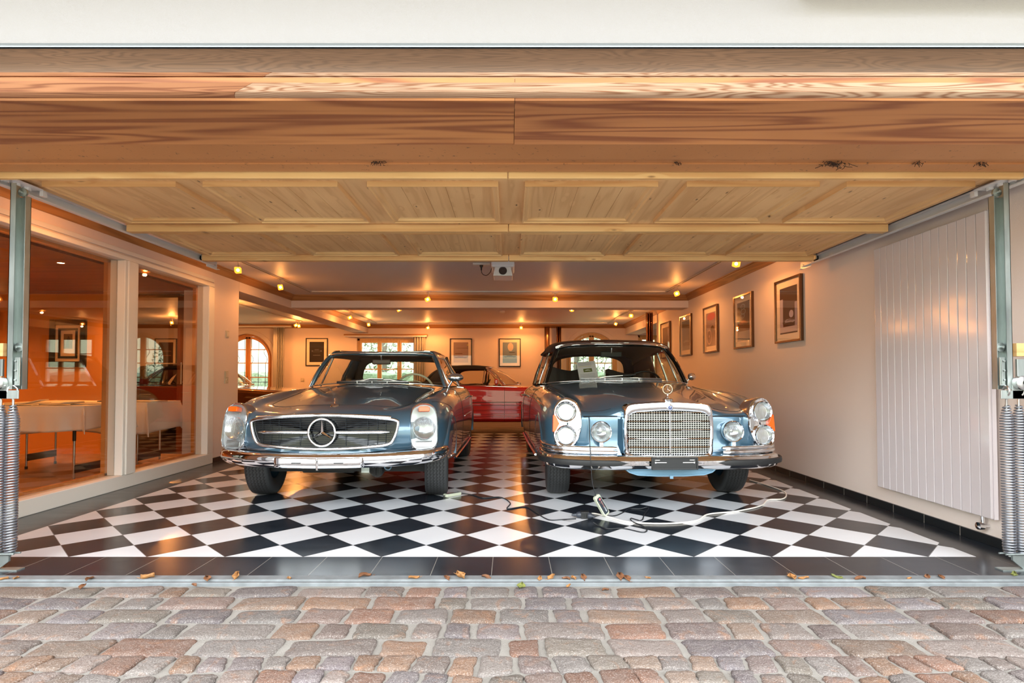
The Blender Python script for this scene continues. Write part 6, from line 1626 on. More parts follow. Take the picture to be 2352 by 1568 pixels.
m = MB(); m.tube([Vector(p) + Vector((0, -.012, .0)) for p in A[0][5:-5]], .008, 6); m.tube([Vector(p) + Vector((0, -.016, -.014)) for p in A[0][5:-5]], .005, 6); m.build('header_trim', M_chrome, st, smooth=60)
for sg in (-1, 1):
    P_ = [[Vector((sg * .685, 2.95, 1.30)), Vector((sg * .60, 3.56, 1.235))], [Vector((sg * .73, 2.98, 1.18)), Vector((sg * .655, 3.68, 1.16))], [Vector((sg * .765, 3.0, 1.06)), Vector((sg * .70, 3.80, 1.06))], [Vector((sg * .79, 3.02, .92)), Vector((sg * .74, 3.92, .93))]]
    m = MB(); m.grid([[r_[0].lerp(r_[1], t) + Vector((sg * .02 * math.sin(PI * t), 0, 0)) for t in (0, .25, .5, .75, 1)] for r_ in P_]); o = m.build('quarter_panel', M_softtop, st, smooth=60); s_ = o.modifiers.new('s', 'SOLIDIFY'); s_.thickness = .02
    m = MB(); a = Vector((sg * .755, 1.90, .95)); b = Vector((sg * .615, 2.13, 1.325)); c_ = Vector((sg * .685, 2.95, 1.295)); d_ = Vector((sg * .79, 3.0, .94))
    m.tube([a + Vector((0, .04, 0)), b + Vector((0, .03, 0)), b.lerp(c_, .5) + Vector((sg * .015, 0, .015)), c_, d_], .010, 6); m.tube([a.lerp(d_, .58), b.lerp(c_, .52)], .012, 6); m.tube([a.lerp(d_, .22), b.lerp(c_, .06)], .009, 6); m.build('side_window_frame', M_chrome, c2, smooth=50)
    m = MB(); m.grid([[a.lerp(d_, t), b.lerp(c_, t)] for t in (0, .5, 1)]); m.build('side_window', M_carglass_t, c2)
    m = MB(); m.tube([b + Vector((sg * .02, 0, .01)), b.lerp(c_, .5) + Vector((sg * .03, 0, .022)), c_ + Vector((sg * .012, 0, .01))], .022, 8, squash=.7); m.build('roof_rail', M_softtop, st, smooth=60)
def rw2(x, v): return Vector((x * (.60 + .12 * (1 - v)), 3.56 + .34 * (1 - v) - .05 * abs(x) ** 2, .945 + .41 * v - .10 * v * abs(x) ** 3))
inner = cat_poly([(-.74, .10), (-.78, .45), (-.72, .80), (-.4, .89), (0, .90), (.4, .89), (.72, .80), (.78, .45), (.74, .10), (.4, .06), (0, .06), (-.4, .06)], 4); outer = []
for p in inner:
    s_ = min(1.0 / max(1e-3, abs(p.x)), (.5) / max(1e-3, abs(p.y - .5))); outer.append(Vector((p.x * s_, .5 + (p.y - .5) * s_)))
m = MB(); m.grid([[rw2(a.x, a.y), rw2((a.x + b.x) / 2, (a.y + b.y) / 2), rw2(b.x, b.y)] for a, b in zip(outer, inner)], cu=True); o = m.build('rear_window_surround', M_softtop, st, smooth=60); s_ = o.modifiers.new('s', 'SOLIDIFY'); s_.thickness = .02; s_.offset = 0
m = MB(); m.add([rw2(0, .5)] + [rw2(p.x, p.y) for p in inner], [(0, 1 + i, 1 + (i + 1) % len(inner)) for i in range(len(inner))]); m.build('rear_window', M_carglass, st)
m = MB(); m.box((-.66, 1.86, .80), (.66, 2.02, .955)); m.build('dashboard', simple('walnut_dash', rgb(70, 42, 26), .35), c2, bevel=.03, seg=4)
seat(c2, -.37, 2.75, .56, .54, M_leather, .66, waved=True); seat(c2, .37, 2.75, .56, .54, M_leather, .62, waved=True)
m = MB(); m.box((-.6, 3.15, .5), (.6, 3.5, .62)); m.box((-.6, 3.40, .6), (.6, 3.5, .95)); m.build('rear_bench', M_leather, c2, bevel=.04, seg=3)
steering(c2, (.38, 2.20, .90), .21, M_black_gloss, M_chrome)
rear_mirror(c2, (0, 2.10, 1.275), .24, .065, .07, M_black)
mirror(c2, (.765, 1.93, .925), 1, yaw=1.1)
m = MB()
for sg in (-1, 1):
    m.tube([(sg * .915, 1.18, .29), (sg * .918, 2.3, .285), (sg * .912, 3.28, .29)], .018, 8, squash=.6)
    m.tube(crs([(sg * .91, 2.88, .80), (sg * .945, 2.90, .80), (sg * .948, 3.02, .80), (sg * .912, 3.04, .80)], 5), .009, 8)
    m.tube([L2.pt(4 + 4.4 * k / 20, 6.6, sg, .004) for k in range(21)], .004, 6)
m.build('side_trim', M_chrome, c2, smooth=50)

# information sheet standing behind the windscreen
p = at(1350, 856, 6.02)
sh = thing('information_sheet', (p.x, 6.02, p.z), 'white printed sheet with a small car photo standing inside the convertible windscreen', 'paper sheet', rz=math.radians(2)); sh.rotation_euler = (math.radians(-28), math.radians(-5), math.radians(3))
m = MB(); m.box((-.102, -.0006, -.138), (.102, .0006, .140)); m.build('sheet', simple('printed_paper', rgb(222, 214, 222), .8), sh)
m = MB()
def ink(a, b, c_, d_, mi): m.add([(a, -.0012, b), (c_, -.0012, b), (c_, -.0012, d_), (a, -.0012, d_)], [(0, 1, 2, 3)], mi)
ink(-.042, .010, .052, .052, 1)
rs2 = random.Random(4)
for k, z in enumerate((.122, .112, .102, .092)): ink(-.088, z, .088 - .03 * (k % 2), z + .0035, 0)
ink(-.088, .078, .05, .082, 2)
for k in range(11): ink(-.088, -.015 - k * .0105, .085 - rs2.uniform(0, .03), -.0125 - k * .0105, 0)
m.add([(.005 + .034 * x, -.0016, .028 + .016 * z) for x, z in silhouette('car')], [list(range(14))], 3)
m.build('printing', [simple('grey_ink', rgb(150, 140, 160), .8), simple('photo_green', rgb(96, 100, 40), .6), simple('yellow_line', rgb(210, 180, 90), .7), simple('photo_white', rgb(220, 214, 214), .6)], sh, recalc=False)

# ------------------------------------------------------------------------------------------------ roadsters seen from the side
def side_roadster(name, loc, rz, label, pmat, tint, soft):
    c = thing(name, loc, label, 'car', rz=rz)
    st_ = [(.0, .30, .50, .70, .40), (.04, .55, .46, .73, .38), (.14, .80, .42, .76, .33), (.35, .875, .34, .79, .26), (.80, .895, .25, .82, .20), (1.5, .900, .19, .855, .17), (2.2, .900, .18, .875, .17), (3.0, .900, .18, .885, .17), (3.6, .885, .24, .88, .22), (4.1, .84, .34, .85, .32), (4.30, .78, .42, .80, .40), (4.36, .5, .48, .72, .48)]
    rows = []
    for y, w_, zlo, zt_, zb_ in st_:
        h = zt_ - zb_
        rows.append((y, [(0, zt_ + .015), (w_ * .3, zt_ + .014), (w_ * .6, zt_ + .006), (w_ * .8, zt_ + .004), (w_ * .92, zt_ - .004), (w_ * .975, zt_ - .03), (w_ * .99, zb_ + h * .72), (w_, zb_ + h * .50), (w_ * .985, zb_ + h * .28), (w_ * .97, zb_ + h * .06), (w_ * .8, zb_), (w_ * .4, zb_), (0, zb_)]))
    Lr = Loft(rows, 5, 4); b = Lr.mesh('body', pmat, c)
    cs = []
    for ay in (.80, 3.26):
        for sg in (-1, 1): cs.append(cyl_cutter(sg * .64, sg * 1.0, ay, .325, .345, M_under))
    ck = MB(); ck.box((-.66, 1.85, .42), (.66, 3.1, 1.2)); cs.append(ck.build('c', M_leather))
    cut(b, cs, True); resmooth(b, 35)
    for sg in (-1, 1):
        for ay in (.80, 3.26): wheel(c, sg * .765, ay, .318, .19, sg, disc=M_satin)
        m = MB()
        for z, t_, n_ in ((.56, .010, 'x'), (.50, .006, 'x')):
            m.tube([Vector((sg * .902, y, z)) for y in (1.2, 2.0, 2.86)], t_, 6, squash=.5)
        m.build('side_strip', M_rubber, c, smooth=50)
        m = MB()
        for z in (.42, .345, .30, .25): m.box((sg * .880, 1.16, z - .008), (sg * .9045, 2.90, z + .008))
        m.build('lower_cladding', pmat, c, bevel=.004)
        m = MB(); m.tube([Lr.pt(5.0 + 3.9 * k / 12, 4.6, sg, .004) for k in range(13)], .005, 6); m.build('belt_trim', M_chrome, c, smooth=50)
        gap(c, [Lr.line((5.35, 4.8), (5.35, 9.2), 16, sg, .0005), Lr.line((6.75, 4.8), (6.75, 9.2), 16, sg, .0005)], .003)
        m = MB(); m.tube(crs([(sg * .895, 2.62, .74), (sg * .925, 2.64, .74), (sg * .925, 2.78, .74), (sg * .895, 2.80, .74)], 4), .009, 8); m.build('door_handle', M_chrome, c, smooth=50)
    windscreen(c, [(0, 1.42, .885), (.40, 1.48, .885), (.66, 1.62, .88), (.745, 1.76, .875)], [(0, 1.98, 1.235), (.35, 2.0, 1.235), (.53, 2.05, 1.225), (.60, 2.11, 1.215)], M_chrome, tint, pr=.018, top_r=.016)
    rt = []
    for y, zc, hw_, sd in ((2.02, 1.250, .60, 1.222), (2.3, 1.275, .625, 1.235), (2.7, 1.272, .63, 1.225), (2.98, 1.235, .61, 1.19), (3.18, 1.13, .61, 1.08), (3.34, .94, .64, .90)):
        rt.append([Vector((x * hw_, y + (.08 * abs(x) ** 2 if y < 2.1 else 0), z)) for x, z in ((-1.04, sd - .04), (-1.02, sd), (-.95, sd + (zc - sd) * .5), (-.6, sd + (zc - sd) * .9), (0, zc), (.6, sd + (zc - sd) * .9), (.95, sd + (zc - sd) * .5), (1.02, sd), (1.04, sd - .04))])
    A = np.array([[tuple(p) for p in r_] for r_ in rt]); A, _q = _interp(A, 5); A, _q = _interp(np.swapaxes(A, 0, 1).copy(), 4); A = np.swapaxes(A, 0, 1)
    m = MB(); m.grid([[Vector(p) for p in r_] for r_ in A]); top = m.build('soft_top', soft, c, smooth=60); s_ = top.modifiers.new('s', 'SOLIDIFY'); s_.thickness = .02; s_.offset = -1
    for sg in (-1, 1):
        # fabric side: frame round the side window
        I = [(1.80, .895), (2.10, 1.19), (2.60, 1.195), (2.80, 1.15), (2.82, .90)]
        win = cat_poly([(2.16, .905), (2.12, 1.05), (2.12, 1.165), (2.35, 1.18), (2.62, 1.165), (2.74, 1.08), (2.72, .905), (2.4, .90)], 4)
        def fx(y, z): return Vector((sg * (.755 - .16 * (z - .88) / .34), y, z))
        out = []
        cx, cz = 2.55, 1.03
        for p in win:
            d = p - Vector((cx, cz)); k = 1e9
            if d.x > 1e-4: k = min(k, (3.22 - .16 - cx - (0) ) / d.x if d.y < 0 else (3.02 - cx) / d.x)
            if d.x < -1e-4: k = min(k, (2.09 - cx) / d.x)
            if d.y > 1e-4: k = min(k, (1.225 - cz) / d.y)
            if d.y < -1e-4: k = min(k, (.885 - cz) / d.y)
            out.append(Vector((cx, cz)) + d * k)
        m = MB(); m.grid([[fx(*a), fx(*((a + b) / 2)), fx(*b)] for a, b in zip(out, win)], cu=True)
        m.grid([[fx(3.0, 1.22), fx(3.30, .885)], [fx(2.9, 1.22), fx(2.9, .885)]])
        o = m.build('side_panel', soft, top, smooth=50); s_ = o.modifiers.new('s', 'SOLIDIFY'); s_.thickness = .012; s_.offset = 0
        m = MB(); m.add([fx(cx, cz)] + [fx(*p) for p in win], [(0, 1 + i, 1 + (i + 1) % len(win)) for i in range(len(win))]); m.add([fx(1.83, .90), fx(2.10, .90), fx(2.10, 1.17)], [(0, 1, 2)]); m.build('side_window', tint, c)
        m = MB(); m.tube([fx(1.83, .895), fx(2.10, 1.20), fx(2.13, 1.19), fx(2.16, .895)], .009, 6); m.build('quarter_light_frame', M_chrome, c, smooth=50)
    m = MB(); m.box((-.105, -.05, -.05), (.0, .03, .05)); m.x = Matrix.Identity(4)
    m = MB(); m.box((-.98, 1.86, .90), (-.80, 1.93, 1.0)); m.box((-.84, 1.88, .87), (-.80, 1.92, .92)); m.build('door_mirror', pmat, c, bevel=.018, seg=3)
    m = MB(); m.box((-.62, 1.80, .72), (.62, 1.98, .885)); m.build('dashboard', M_black, c, bevel=.03, seg=3)
    seat(c, -.36, 2.75, .50, .50, M_leather_tan, .50); seat(c, .36, 2.75, .50, .50, M_leather_tan, .50)
    steering(c, (-.36, 2.12, .82), .19, M_black_gloss, M_chrome)
    bpth = bump_path([(0, -.06), (.4, -.04), (.7, .04), (.86, .16), (.92, .34)]); m = MB(); m.sweep([bz(p, .42) for p in bpth], prof); m.build('front_bumper', M_chrome, c, smooth=45)
    bpth = bump_path([(0, 4.42), (.4, 4.41), (.7, 4.35), (.86, 4.24), (.91, 4.0)]); m = MB(); m.sweep([bz(p, .48) for p in bpth][::-1], prof); m.build('rear_bumper', M_chrome, c, smooth=45)
    m = MB(); m.box((-.6, -.012, .46), (.6, .04, .62)); gl = m.build('grille', M_black, c, bevel=.01)
    m = MB(); m.tube([(-.6, -.02, .54), (.6, -.02, .54)], .012, 8); ring(m, (0, -.03, .54), .085, .008, 32, 8); star3(m, (0, -.03, .54), .08, .012, .15); m.build('grille_star', M_chrome, gl, smooth=50)
    for sg in (-1, 1):
        m = MB(); m.box((sg * .62, .005, .47), (sg * .82, .10, .63)); m.build('headlamp', M_reflector, c, bevel=.015, seg=3)
    m = MB(); m.box((-.6, .5, .16), (.6, 3.6, .22)); m.build('underbody', M_under, c)
    for sg in (-1, 1): wiper(c, (sg * .25, 1.42, .90), (sg * .25 - .3, 1.46, .93), (sg * .25 - .42, 1.50, .925), (sg * .25 - .05, 1.47, .925))
    return c
M_tint_pale = glass('pale_car_glass', (.88, .86, .78, 1), 1.0, 1.5)
side_roadster('roadster', (1.64, 11.50, 0), PI / 2, 'bright red roadster with black soft top parked crosswise behind the two blue cars', M_red, M_tint_pale, M_softblack)
side_roadster('roadster', (-3.42, 10.30, 0), PI / 2, 'dark copper roadster with black soft top in the gallery left of the white pier', M_copper, M_tint_pale, M_softblack)

# ================================================================== side room behind the glass
def folding_table(cx, cy, lx, ly, label, clabel, hang, legs_y):
    t = thing('folding_table', (cx, cy, 0), label, 'table', 'folding tables in the side room')
    m = MB(); m.box((-lx / 2, -ly / 2, .715), (lx / 2, ly / 2, .738)); m.build('tabletop', M_whitewood, t, bevel=.004)
    for sx in (-1, 1):
        X = sx * (lx / 2 - .16)
        for sy in (-1, 1):
            m = MB(); m.tube([(X, sy * ly * .33, .0), (X, sy * ly * .33, .42)], .011, 10); m.tube([(X, sy * ly * .33, .40), (X, sy * ly * .33, .70)], .015, 10, mi=1); m.tube([(X, sy * ly * .33, .0), (X, sy * ly * .33, .03)], .014, 10, mi=1)
            m.tube([(X, sy * ly * .33, .50), (X - sx * .14, sy * ly * .33, .70)], .009, 8, mi=1); m.build('leg', [M_satin, M_black], t, smooth=50)
        m = MB(); m.box((X - .012, -ly * .34, .09), (X + .012, ly * .34, .165)); m.build('cross_brace', M_black, t, bevel=.004)
    # cloth
    m = MB(); nx, ny = 60, 30; top = .742
    ex, ey = lx / 2 + .012, ly / 2 + .012; P = []
    H = hang
    for i in range(-14, nx + 15):
        row = []
        for j in range(-14, ny + 15):
            u = min(max(i / nx, 0), 1); v = min(max(j / ny, 0), 1); x = -ex + 2 * ex * u; y = -ey + 2 * ey * v
            du = max(0, -i, i - nx) / 14; dv = max(0, -j, j - ny) / 14; sx = -1 if i < 0 else 1; sy = -1 if j < 0 else 1
            d = max(du, dv); z = top - H * d * (1 + .06 * math.sin(x * 5 + y * 4))
            fold = .018 * math.sin(x * 17 + y * 13) * d + .010 * math.sin(x * 41 + 1) * d * d
            if du > 0 and dv > 0: out = .02 + .035 * min(du, dv); z = top - H * (max(du, dv) + .12 * min(du, dv))
            else: out = .012
            x += sx * (out * min(1, du * 4) + (fold if du >= dv and du > 0 else 0)) if du > 0 else 0
            y += sy * (out * min(1, dv * 4) + (fold if dv >= du and dv > 0 else 0)) if dv > 0 else 0
            row.append(Vector((x, y, z + (.0015 * math.sin(x * 9) if d == 0 else 0))))
        P.append(row)
    m.grid(P); o = m.build('tablecloth', M_cloth, smooth=70); o.location = (cx, cy, 0)
    s_ = o.modifiers.new('s', 'SOLIDIFY'); s_.thickness = .002
    tag(o, clabel, 'tablecloth', 'white tablecloths in the side room')
    return t
folding_table(-5.03, 5.62, 1.95, .60, 'folding table nearest the doorway behind the glass, with black cross brace', 'white cloth over the nearer folding table behind the glass', .235, 0)
folding_table(-4.75, 6.42, 1.55, .60, 'folding table farther back behind the glass, by the second pane', 'white cloth hanging long over the farther folding table behind the glass', .33, 0)
M_paper = simple('printed_magazine', rgb(214, 206, 196), .5)
M_paper2 = simple('dark_magazine_cover', rgb(70, 56, 46), .35)
def paper(x, y, z, w_, d_, h_, rz, label, mat=M_paper, bend=.0):
    m = MB(); P = []
    for i in range(9):
        u = i / 8 - .5; P.append([Vector((u * w_, v * d_, bend * (u + .5) ** 2)) for v in (-.5, .5)])
    m.grid(P); o = m.build('magazine', mat, smooth=60, recalc=False); s_ = o.modifiers.new('s', 'SOLIDIFY'); s_.thickness = h_; s_.offset = 1
    o.location = (x, y, z + .001); o.rotation_euler = (0, 0, rz); return tag(o, label, 'magazine', 'brochures on the side-room tables')
paper(-4.72, 5.45, .745, .30, .21, .008, .3, 'open pale brochure on the nearer table, lifted at one end', bend=.045)
paper(-4.42, 5.52, .745, .30, .21, .012, -.2, 'thick white magazine near the right end of the nearer table', bend=.02)
paper(-4.25, 5.66, .745, .28, .20, .006, .5, 'white leaflet at the right edge of the nearer table')
paper(-5.30, 5.50, .745, .30, .21, .006, -.4, 'pale leaflet on the nearer table beside the spring post')
paper(-4.95, 5.75, .745, .30, .21, .010, .1, 'white booklet at the back of the nearer table')
paper(-4.45, 6.40, .745, .36, .26, .010, .15, 'dark glossy brochure in front of the wire basket on the farther table', M_paper2)
paper(-4.12, 6.35, .745, .32, .24, .008, -.1, 'pale brochure at the right end of the farther table')
wb_ = thing('wire_basket', (-4.60, 6.50, .745), 'small black wire mesh pen basket on the farther table', 'basket')
m = MB()
for k in range(24):
    a = 2 * PI * k / 24; m.tube([(.045 * math.cos(a), .045 * math.sin(a), .0), (.058 * math.cos(a), .058 * math.sin(a), .125)], .0012, 4)
for z in [.002 + .0123 * k for k in range(11)]: m.tube([((.045 + .013 * z / .125) * math.cos(2 * PI * i / 24), (.045 + .013 * z / .125) * math.sin(2 * PI * i / 24), z) for i in range(24)], .0013 if z < .12 else .003, 4, closed=True)
m.build('mesh', M_black, wb_, smooth=60)
# recessed lamps of the side room
def recessed(x, y, label, e=ROOM):
    t = thing('recessed_downlight', (x, y, 2.145), label, 'downlight', 'recessed downlights of the side room')
    m = MB(); m.lathe([(.028, -.002), (.040, -.005), (.044, 0)], 24); m.build('bezel', M_chrome, t, smooth=40)
    m = MB(); m.lathe([(.001, -.002), (.028, -.0015)], 20); m.build('lamp', M_bulb, t)
    ld = bpy.data.lights.new('downlight_glow', 'SPOT'); ld.energy = e; ld.color = (1, .36, .07); ld.shadow_soft_size = .04; ld.spot_size = math.radians(150); ld.spot_blend = .8
    lo = bpy.data.objects.new('downlight_glow', ld); COL.objects.link(lo); lo.parent = t; lo.location = (0, 0, -.01)
p = onz(140, 604, 2.143)
recessed(p.x, p.y, 'small glowing recessed downlight in the wooden ceiling, seen through the left pane', ROOM * .25)
recessed(-5.9, 4.1, 'recessed downlight in the wooden ceiling farther left', ROOM * 1.8)
recessed(-7.4, 6.4, 'recessed downlight in the wooden ceiling in the far left corner', ROOM * 1.4)
recessed(-5.0, 7.0, 'recessed downlight in the wooden ceiling before the gallery door', ROOM * .8)

# ================================================================== things lying on the floor
M_beige = simple('pale_green_plastic', rgb(176, 180, 160), .35)
def charger(name, M, label, cat='battery charger'):
    t = bpy.data.objects.new(name, None); COL.objects.link(t); t.matrix_world = M; tag(t, label, cat, 'pale battery chargers')
    m = MB(); m.prism([(-.092, -.022), (-.080, -.032), (.080, -.032), (.092, -.022), (.092, .022), (.080, .032), (-.080, .032), (-.092, .022)], .030, T(0, 0, .002)); m.build('housing', M_beige, t, bevel=.006, seg=3)
    m = MB(); m.prism([(-.070, -.014), (-.060, -.024), (.068, -.024), (.076, -.016), (.076, .016), (.068, .024), (-.060, .024), (-.070, .014)], .0012, T(0, 0, .0320)); pa = m.build('label_panel', simple('charger_label', rgb(40, 48, 58), .3), t)
    m = MB()
    m.lathe([(.001, .0016), (.010, .0016)], 16, T(-.052, .004, .0325)); m.build('red_emblem', simple('label_red', rgb(190, 90, 96), .4), pa)
    m = MB(); m.tube([(-.10, 0, .015), (-.088, 0, .015)], .006, 8); m.tube([(.10, 0, .015), (.088, 0, .015)], .006, 8); m.build('cable_gland', M_black, t, smooth=50)
    for txt, x, sz, col_ in (('MULTI XS', -.034, .013, (226, 160, 140)), ('5.0', -.034, .007, (214, 120, 60)), ('CTEK', .022, .017, (225, 228, 232))):
        cu = bpy.data.curves.new('lettering', 'FONT'); cu.body = txt; cu.size = sz; cu.extrude = .0002; cu.align_y = 'CENTER'
        cu.materials.append(simple('label_ink', rgb(*col_), .4)); to = bpy.data.objects.new('lettering', cu); COL.objects.link(to)
        me_ = bpy.data.meshes.new_from_object(to); bpy.data.objects.remove(to); to = bpy.data.objects.new('lettering', me_); COL.objects.link(to)
        to.parent = pa; to.location = (x, .006 if txt != '5.0' else -.012, .0334)
    return t
pa_ = onz(1018, 1143, 0); pb_ = onz(1059, 1136, 0); mid = (pa_ + pb_) / 2; ang = math.atan2(pb_.y - pa_.y, pb_.x - pa_.x)
charger('battery_charger', T(mid.x, mid.y + .01, 0) @ RZ(ang) @ Matrix.Scale(.88, 4), 'pale charger lying flat on the tiles by the left car tyre')
# the hanging one: lower end on the floor, upper end held by its cable
lo_ = onz(1394, 1184, .008); A_ = Vector((lo_.x, lo_.y, .012)); up_ = at(1368, 1137, lo_.y - .02); ax = (A_ - up_).normalized()
nrm_ = Vector((.30, -.80, .55)); nrm_ = (nrm_ - ax * nrm_.dot(ax)).normalized(); by = nrm_.cross(ax)
Mh = Matrix((( ax.x, by.x, nrm_.x, 0), (ax.y, by.y, nrm_.y, 0), (ax.z, by.z, nrm_.z, 0), (0, 0, 0, 1)))
midc = (A_ + up_) / 2
charger('battery_charger', T(*midc) @ Mh @ T(0, 0, -.016) @ Matrix.Scale((A_ - up_).length / .19, 4), 'pale charger hanging tilted from its cable before the right car, one end on the tiles')
def cable(label, pts, r, mat, name='cable'):
    o = MB().tube(crs(pts, 10), r, 8).build(name, mat, smooth=60); return tag(o, label, 'cable')
def fz(px, py, z=.0045): return onz(px, py, z)
M_cord = simple('black_cord', rgb(30, 32, 36), .4)
M_cordw = simple('white_cord', rgb(224, 216, 206), .45)
top_c = at(1355, 985, 4.26); topc2 = at(1354, 1048, 4.055)
cable('thin black cable hanging from the bonnet of the right car to the tilted charger', [at(1352, 950, 4.345), at(1353, 962, 4.28), topc2.lerp(top_c, .55), at(1356, 1040, 4.06), at(1358, 1080, 4.05), at(1361, 1110, 4.05 * .3 + up_.y * .7), up_], .0032, M_cord)
cable('black cable looping from the tilted charger over the tiles to the plug', [A_ + ax * .012 + Vector((0, 0, .005)), fz(1412, 1184), fz(1432, 1176), fz(1448, 1168), fz(1470, 1168), fz(1488, 1164, .02), fz(1480, 1180), fz(1470, 1195), fz(1450, 1190), fz(1452, 1197, .010), fz(1480, 1210, .012), fz(1486, 1218), fz(1478, 1222), fz(1430, 1213), fz(1395, 1214), fz(1375, 1207), fz(1362, 1199, .02)], .0042, M_cord)
cable('black cable running from the left charger across the tiles to the plug', [pb_ + Vector((.005, .01, .012)), fz(1085, 1136), fz(1110, 1143), fz(1145, 1141), fz(1172, 1155), fz(1166, 1168), fz(1205, 1163), fz(1230, 1176), fz(1265, 1194), fz(1290, 1193), fz(1306, 1192, .018), fz(1323, 1191, .026)], .0045, M_cord)
cable('thick white extension cable curving over the tiles towards the right wall', [fz(1348, 1181, .02), fz(1365, 1179, .006), fz(1395, 1186, .006), fz(1440, 1198, .006), fz(1500, 1202, .006), fz(1555, 1201, .006), fz(1600, 1195, .006), fz(1626, 1181, .006), fz(1690, 1174, .006), fz(1748, 1161, .006), fz(1768, 1147, .006), fz(1795, 1146, .006), fz(1803, 1130, .006), fz(1780, 1120, .006), fz(1750, 1110, .006), fz(1722, 1102, .006)], .0058, M_cordw)
# three-way coupler with two plugs
p = fz(1343, 1190, 0); q = thing('cable_coupler', (p.x, p.y, 0), 'black multi-socket cable coupler with plugs lying on the tiles before the right car', 'coupler')
m = MB(); m.box((-.028, -.025, .002), (.03, .03, .050)); 
for k in range(4): m.box((-.02 + k * .012, -.028, .01), (-.014 + k * .012, -.024, .045))
m.build('socket_block', M_black, q, bevel=.006, seg=2)
m = MB(); m.lathe([(.001, 0), (.021, 0), (.023, .012), (.019, .030), (.012, .036), (.010, .055), (.006, .07), (.001, .07)], 18, T(-.025, 0, .026) @ RZ(.1) @ RY(-PI / 2)); m.build('plug', simple('grey_plug', rgb(46, 50, 58), .4), q, smooth=40)
m = MB(); m.lathe([(.001, 0), (.022, 0), (.024, .008), (.018, .022), (.010, .034), (.006, .05), (.001, .05)], 18, T(.028, -.022, .024) @ RZ(-.7) @ RY(PI / 2)); m.build('plug', simple('grey_plug', rgb(46, 50, 58), .4), q, smooth=40)
m = MB(); m.lathe([(.001, 0), (.016, 0), (.016, .02), (.007, .03), (.006, .04)], 14, T(.0, .025, .03) @ RX(-PI / 2)); m.build('plug', M_cordw, q, smooth=40)

# ================================================================== garden seen through the back windows
M_hedge = simple('clipped_hedge', rgb(92, 104, 80), .9, var=.45, vscale=18, bump=.9, bscale=40)
M_bark = simple('bark', rgb(96, 84, 72), .9, var=.2)
M_needles = simple('pale_conifer', rgb(112, 122, 100), .9, var=.35, vscale=6)
def blobby(c, sc, seed, mat, name='foliage', parent=None, n=3):
    bm = bmesh.new(); bmesh.ops.create_icosphere(bm, subdivisions=n, radius=1)
    rr = random.Random(seed)
    for v in bm.verts:
        k = 1 + rr.uniform(-.16, .16); v.co = Vector((v.co.x * sc[0] * k, v.co.y * sc[1] * k, v.co.z * sc[2] * k)) + Vector(c)
    me = bpy.data.meshes.new(name); bm.to_mesh(me); bm.free(); me.materials.append(mat); o = bpy.data.objects.new(name, me); COL.objects.link(o); o.parent = parent; return o
hb = MB(); P = []
for i in range(91):
    row = []
    for j, (y, z) in enumerate([(19, -.3), (18.9, .3), (18.95, .8), (19.0, 1.15), (19.3, 1.22), (19.8, 1.2), (20.1, 1.1), (20.2, -.3)]):
        row.append(Vector((-14 + 24 * i / 90, y + R.uniform(-.09, .09), z + R.uniform(-.06, .06) if z > 0 else z)))
    P.append(row)
hb.grid(P); tag(hb.build('hedge', M_hedge, smooth=None), 'clipped green hedge beyond the back windows', 'hedge')
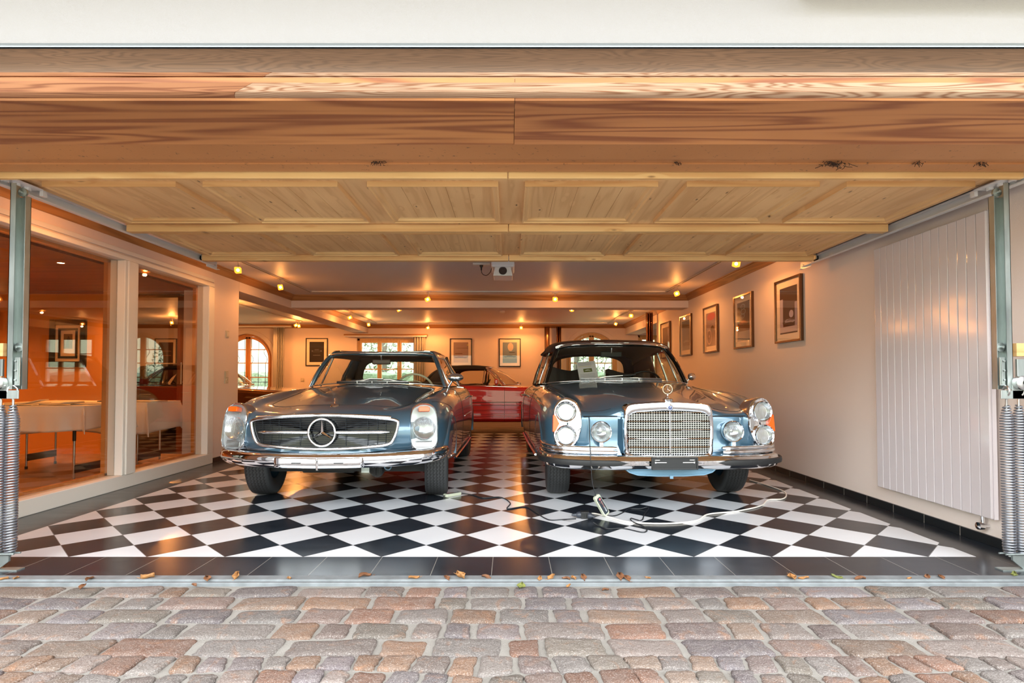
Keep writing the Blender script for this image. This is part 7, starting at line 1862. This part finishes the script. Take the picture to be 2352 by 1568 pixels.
def tree(x, y, h, s, label, seed, conifer=True):
    t = thing('tree', (x, y, -.3), label, 'tree', 'trees beyond the back windows')
    m = MB(); m.tube([(0, 0, 0), (.05, 0, h * .5), (0, .05, h)], [.14, .10, .03], 8)
    rr = random.Random(seed)
    for k in range(9):
        a = rr.uniform(0, 6.28); z = h * rr.uniform(.35, .9); m.tube([(0, 0, z), (math.cos(a) * s * .7, math.sin(a) * s * .5, z + .5), (math.cos(a) * s * 1.1, math.sin(a) * s * .7, z + .7)], [.04, .025, .008], 5)
    m.build('trunk', M_bark, t, smooth=60)
    if conifer:
        # loose foliage of many small leaf cards grown round the branches
        fm = MB()
        for k in range(3200):
            z = rr.random() ** .8 * h; rad = s * (1.05 - z / h) * rr.uniform(.3, 1.0) + .1; a = rr.uniform(0, 6.28)
            c = Vector((math.cos(a) * rad, math.sin(a) * rad, z + .3)); e1 = Vector((rr.uniform(-1, 1), rr.uniform(-1, 1), rr.uniform(-1, .3))).normalized() * .10; e2 = Vector((rr.uniform(-1, 1), rr.uniform(-1, 1), rr.uniform(-1, 1))).normalized() * .035
            fm.add([c - e1, c + e2, c + e1, c - e2], [(0, 1, 2, 3)])
        fm.build('foliage', M_needles, t, recalc=False)
tree(-8.2, 22.5, 6.5, 1.4, 'loose green conifer outside the orange arched window', 1)
tree(-5.2, 23.0, 7.5, 1.4, 'green conifer outside the left light of the three-light window', 2)
tree(-3.4, 26.0, 8.0, .9, 'bare dark tree outside the middle of the three-light window', 3, False)
tree(-1.6, 27.0, 8.0, 1.0, 'bare tree outside the right light of the three-light window', 4, False)
tree(2.6, 22.0, 6.0, 1.7, 'green conifer outside the pale arched window', 5)
tree(6.4, 23.5, 6.0, 1.6, 'green conifer outside the far right window', 6)
hs = thing('house', (-3.6, 40.0, -.3), 'brown gabled house far beyond the hedge', 'house')
m = MB(); M_ = Matrix(((1, 0, 0, 0), (0, 0, -1, 6), (0, 1, 0, 0), (0, 0, 0, 1))); m.prism([(-3.0, 0), (3.0, 0), (3.0, 2.6), (0, 4.1), (-3.0, 2.6)], 6, M_); m.build('walls', simple('timber_cladding', rgb(176, 142, 120), .8), hs)
m = MB()
for s_ in (-1, 1): m.prism([(0, 4.25), (s_ * 3.5, 2.45), (s_ * 3.5, 2.6), (0, 4.4)] if s_ > 0 else [(0, 4.4), (-3.5, 2.6), (-3.5, 2.45), (0, 4.25)], 6.8, Matrix(((1, 0, 0, 0), (0, 0, -1, 6.4), (0, 1, 0, 0), (0, 0, 0, 1))))
m.build('roof', simple('roof_tiles', rgb(120, 88, 76), .8), hs)
m = MB()
for x in (-1.6, 0, 1.6): m.box((x - .35, -.03, 1.0), (x + .35, .02, 2.0))
m.build('window', M_black_gloss, hs)

bpy.context.view_layer.update()
